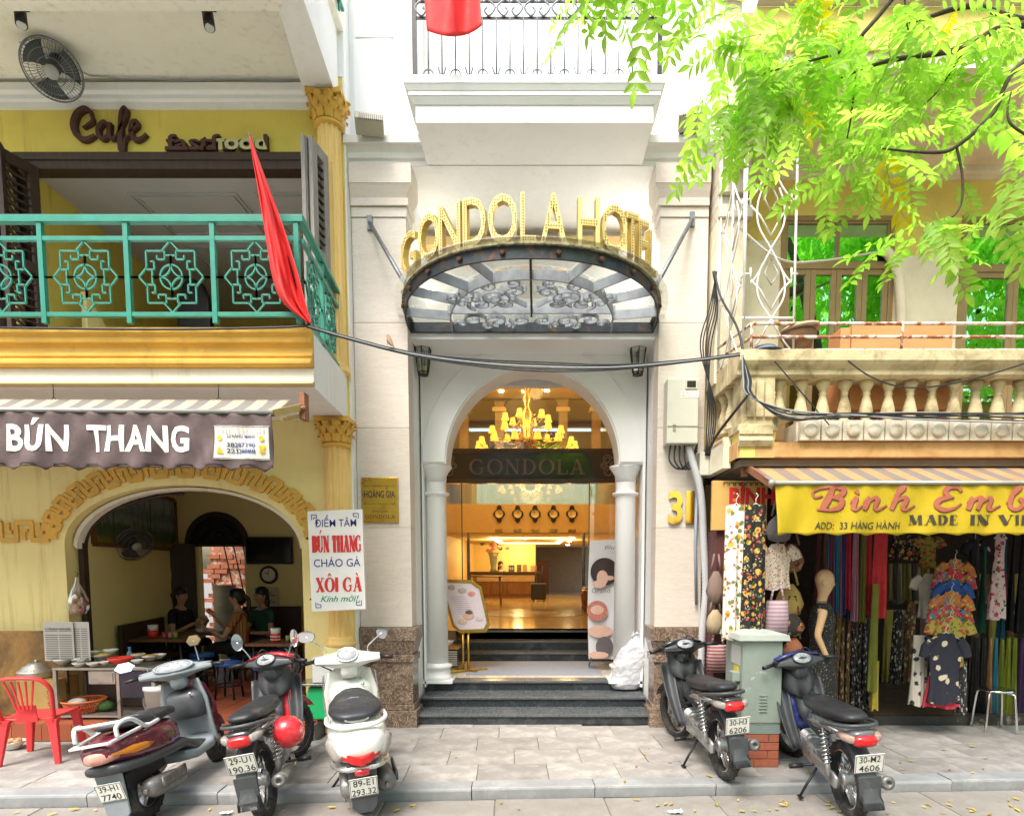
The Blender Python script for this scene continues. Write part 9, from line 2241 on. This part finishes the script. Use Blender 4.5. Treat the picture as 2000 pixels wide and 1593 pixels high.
def sitter(label,p,rz,shirt,pants,arms,hair='bun',seat=.40,head_yaw=.0,z0=.187):
 t=thing('person',label,'person',(p[0],p[1],z0),rot=(0,0,rz));h=seat+.06
 sh=h+.46
 hy=-.05;hz=sh+.22
 el=[V(q)for q in arms[:2]];wr=[V(q)for q in arms[2:]]
 vs=[(0,0,h,.13,.11),(0,-.01,h+.16,.115,.09),(0,-.02,h+.34,.125,.09),(0,-.02,sh,.09,.065),(0,-.035,sh+.07,.042),(0,-.045,sh+.12,.045),(0,hy-.02,hz-.04,.082,.088),(0,hy,hz+.05,.088,.104),(.155,-.02,sh-.03,.05),tuple((*el[0],.036)),tuple((*wr[0],.024)),(-.155,-.02,sh-.03,.05),tuple((*el[1],.036)),tuple((*wr[1],.024)),(.09,-.06,h-.01,.085),(.11,-.40,h+.01,.062),(.11,-.36,.07,.04),(.11,-.47,.03,.035,.028),(-.09,-.06,h-.01,.085),(-.11,-.40,h+.01,.062),(-.11,-.36,.07,.04),(-.11,-.47,.03,.035,.028)]
 es=[(0,1),(1,2),(2,3),(3,4),(4,5),(5,6),(6,7),(3,8),(8,9),(9,10),(3,11),(11,12),(12,13),(0,14),(14,15),(15,16),(16,17),(0,18),(18,19),(19,20),(20,21)]
 skinbody('body',vs,es,SKN,t,2)
 k=1.13
 sv=[(0,0,h-.03,.13*k,.115*k),(0,-.01,h+.16,.118*k,.095*k),(0,-.02,h+.34,.128*k,.095*k),(0,-.02,sh-.01,.098,.075),(.155,-.02,sh-.03,.06),(*(V((.155,-.02,sh-.03)).lerp(el[0],.62)),.054),(-.155,-.02,sh-.03,.06),(*(V((-.155,-.02,sh-.03)).lerp(el[1],.62)),.054)]
 skinbody('shirt',sv,[(0,1),(1,2),(2,3),(3,4),(4,5),(3,6),(6,7)],shirt,t,2)
 pv=[(0,0,h,.14,.12)]+[(v[0],v[1],v[2],v[3]*1.14)for v in(vs[14],vs[15])]+[(.11,-.37,.16,.055)]+[(v[0],v[1],v[2],v[3]*1.14)for v in(vs[18],vs[19])]+[(-.11,-.37,.16,.055)]
 skinbody('trousers',pv,[(0,1),(1,2),(2,3),(0,4),(4,5),(5,6)],pants,t,2)
 for q,w_,e_ in((1,wr[0],el[0]),(-1,wr[1],el[1])):hand(t,w_,(w_-e_),V((-q,.0,.3)))
 c=V((0,hy,hz));face(t,c)
 m=MB();m.lathe([(.082,-.02),(.092,.03),(.086,.08),(.05,.122),(.001,.132)],c+V((0,.018,0)),22,Matrix.Diagonal((1,1.12,1)));m.ball(c+V((0,.06,-.02)),.08,.06,.09,14,9)
 if hair=='bun':m.ball(c+V((0,.125,.0)),.05,.045,.05,12,8)
 elif hair=='tail':m.tube(spline([c+V((0,.10,.02)),c+V((0,.16,-.05)),c+V((0,.15,-.22))],5),[.03]*5+[.028]*5+[.012],8)
 else:m.ball(c+V((0,.07,-.10)),.085,.05,.12,14,9)
 m.loft([[c+V((x,-.092+.3*abs(x),.075)),c+V((x,-.06+.2*abs(x),.115))]for x in(-.065,-.04,-.015,.015,.04,.065)],False,closed=False)
 obj('hair',m,HAIR,t,local=True)
 return t
STR=stripes('rainbow_stripes',(.34,.05,.05),(.40,.30,.05),34,0)
def pp(u,y):q=P(u,1250,y);return(q.x,q.y)
sitter('woman in a black top eating with chopsticks by the dark door',pp(352,8.95),R(75),plain((.02,.018,.018)),plain((.03,.03,.035)),[(.26,-.14,.60),(-.26,-.14,.60),(.12,-.36,.74),(-.10,-.38,.76)],'bun')
sitter('woman in a striped colourful shirt with raised hand at the table',pp(472,8.35),R(-78),STR,plain((.015,.015,.02)),[(.27,-.16,.62),(-.26,-.20,.62),(.13,-.38,.72),(-.14,-.36,.86)],'tail')
sitter('woman in a dark green top sitting behind the table',pp(518,9.0),R(-25),plain((.02,.09,.06)),plain((.03,.03,.04)),[(.25,-.12,.60),(-.25,-.12,.60),(.08,-.34,.62),(-.08,-.34,.62)],'long')
sitter('receptionist with dark hair bent behind the lobby counter',(PX(977,1110,20.4),20.4),R(20),plain((.04,.03,.05)),plain((.02,.02,.02)),[(.25,-.12,.6),(-.25,-.12,.6),(.1,-.3,.62),(-.1,-.3,.62)],'long',seat=.30,z0=LF)
# ================================================================ across the street, behind the photographer: seen in the panes
ox=thing('opposite_house','cream house across the street reflected in the glass','house',(-4,-7.5,0))
m=MB();m.box(-14,1.6,-8.2,-7.5,-.1,8.5);obj('wall',m,CREAM,ox)
for r_ in range(2):
 for k in range(6):
  x=-12.5+2.4*k;z=3.6+r_*2.6
  m=MB();m.box(x,x+1.2,-7.5,-7.44,z,z+1.6);w_=obj('window',m,mat('shutter_brown',(.16,.10,.06),.6),ox)
  m=MB();m.box(x-.2,x+1.4,-7.5,-7.1,z-.2,z-.08);obj('sill',m,WHITE,w_)
structure('far_pavement',MB().box(-14,14,-7.4,-3.4,-.1,.0),STONE)
def bigtree(label,x,y,h,rad,n,seed):
 t=thing('opposite_tree',label,'tree',(x,y,0),'trees across the street');r_=random.Random(seed)
 m=MB();m.tube([(x,y,0),(x+.2,y,h*.5),(x,y+.2,h*.8)],[.2,.15,.06],8);obj('trunk',m,BARK,t)
 m=MB()
 blobs=[(V((x+r_.gauss(0,rad*.5),y+r_.gauss(0,rad*.4),h*.8+r_.gauss(0,rad*.5))),r_.uniform(.5,1.0)*rad*.5)for _ in range(14)]
 for i in range(n):
  c,q=blobs[i%14];d_=V((r_.gauss(0,1),r_.gauss(0,1),r_.gauss(0,1))).normalized()*q*r_.random()**.4
  p=c+d_;a=Euler((r_.uniform(0,6),r_.uniform(0,6),r_.uniform(0,6))).to_matrix();L=r_.uniform(.10,.2)
  m.add([p+a@V((-L,0,0)),p+a@V((0,-L*.4,0)),p+a@V((L,0,0)),p+a@V((0,L*.4,0))],[(0,1,2,3)])
 obj('crown',m,LEAF,t)
bigtree('broad green tree across the street opposite the clothes shop',6.8,-3.6,11,3.4,11000,1)
bigtree('green tree across the street opposite the hotel right side',2.6,-4.6,9.5,2.4,7000,2)
bigtree('green tree across the street at the far right',11.5,-3.2,10.5,3.2,9000,3)
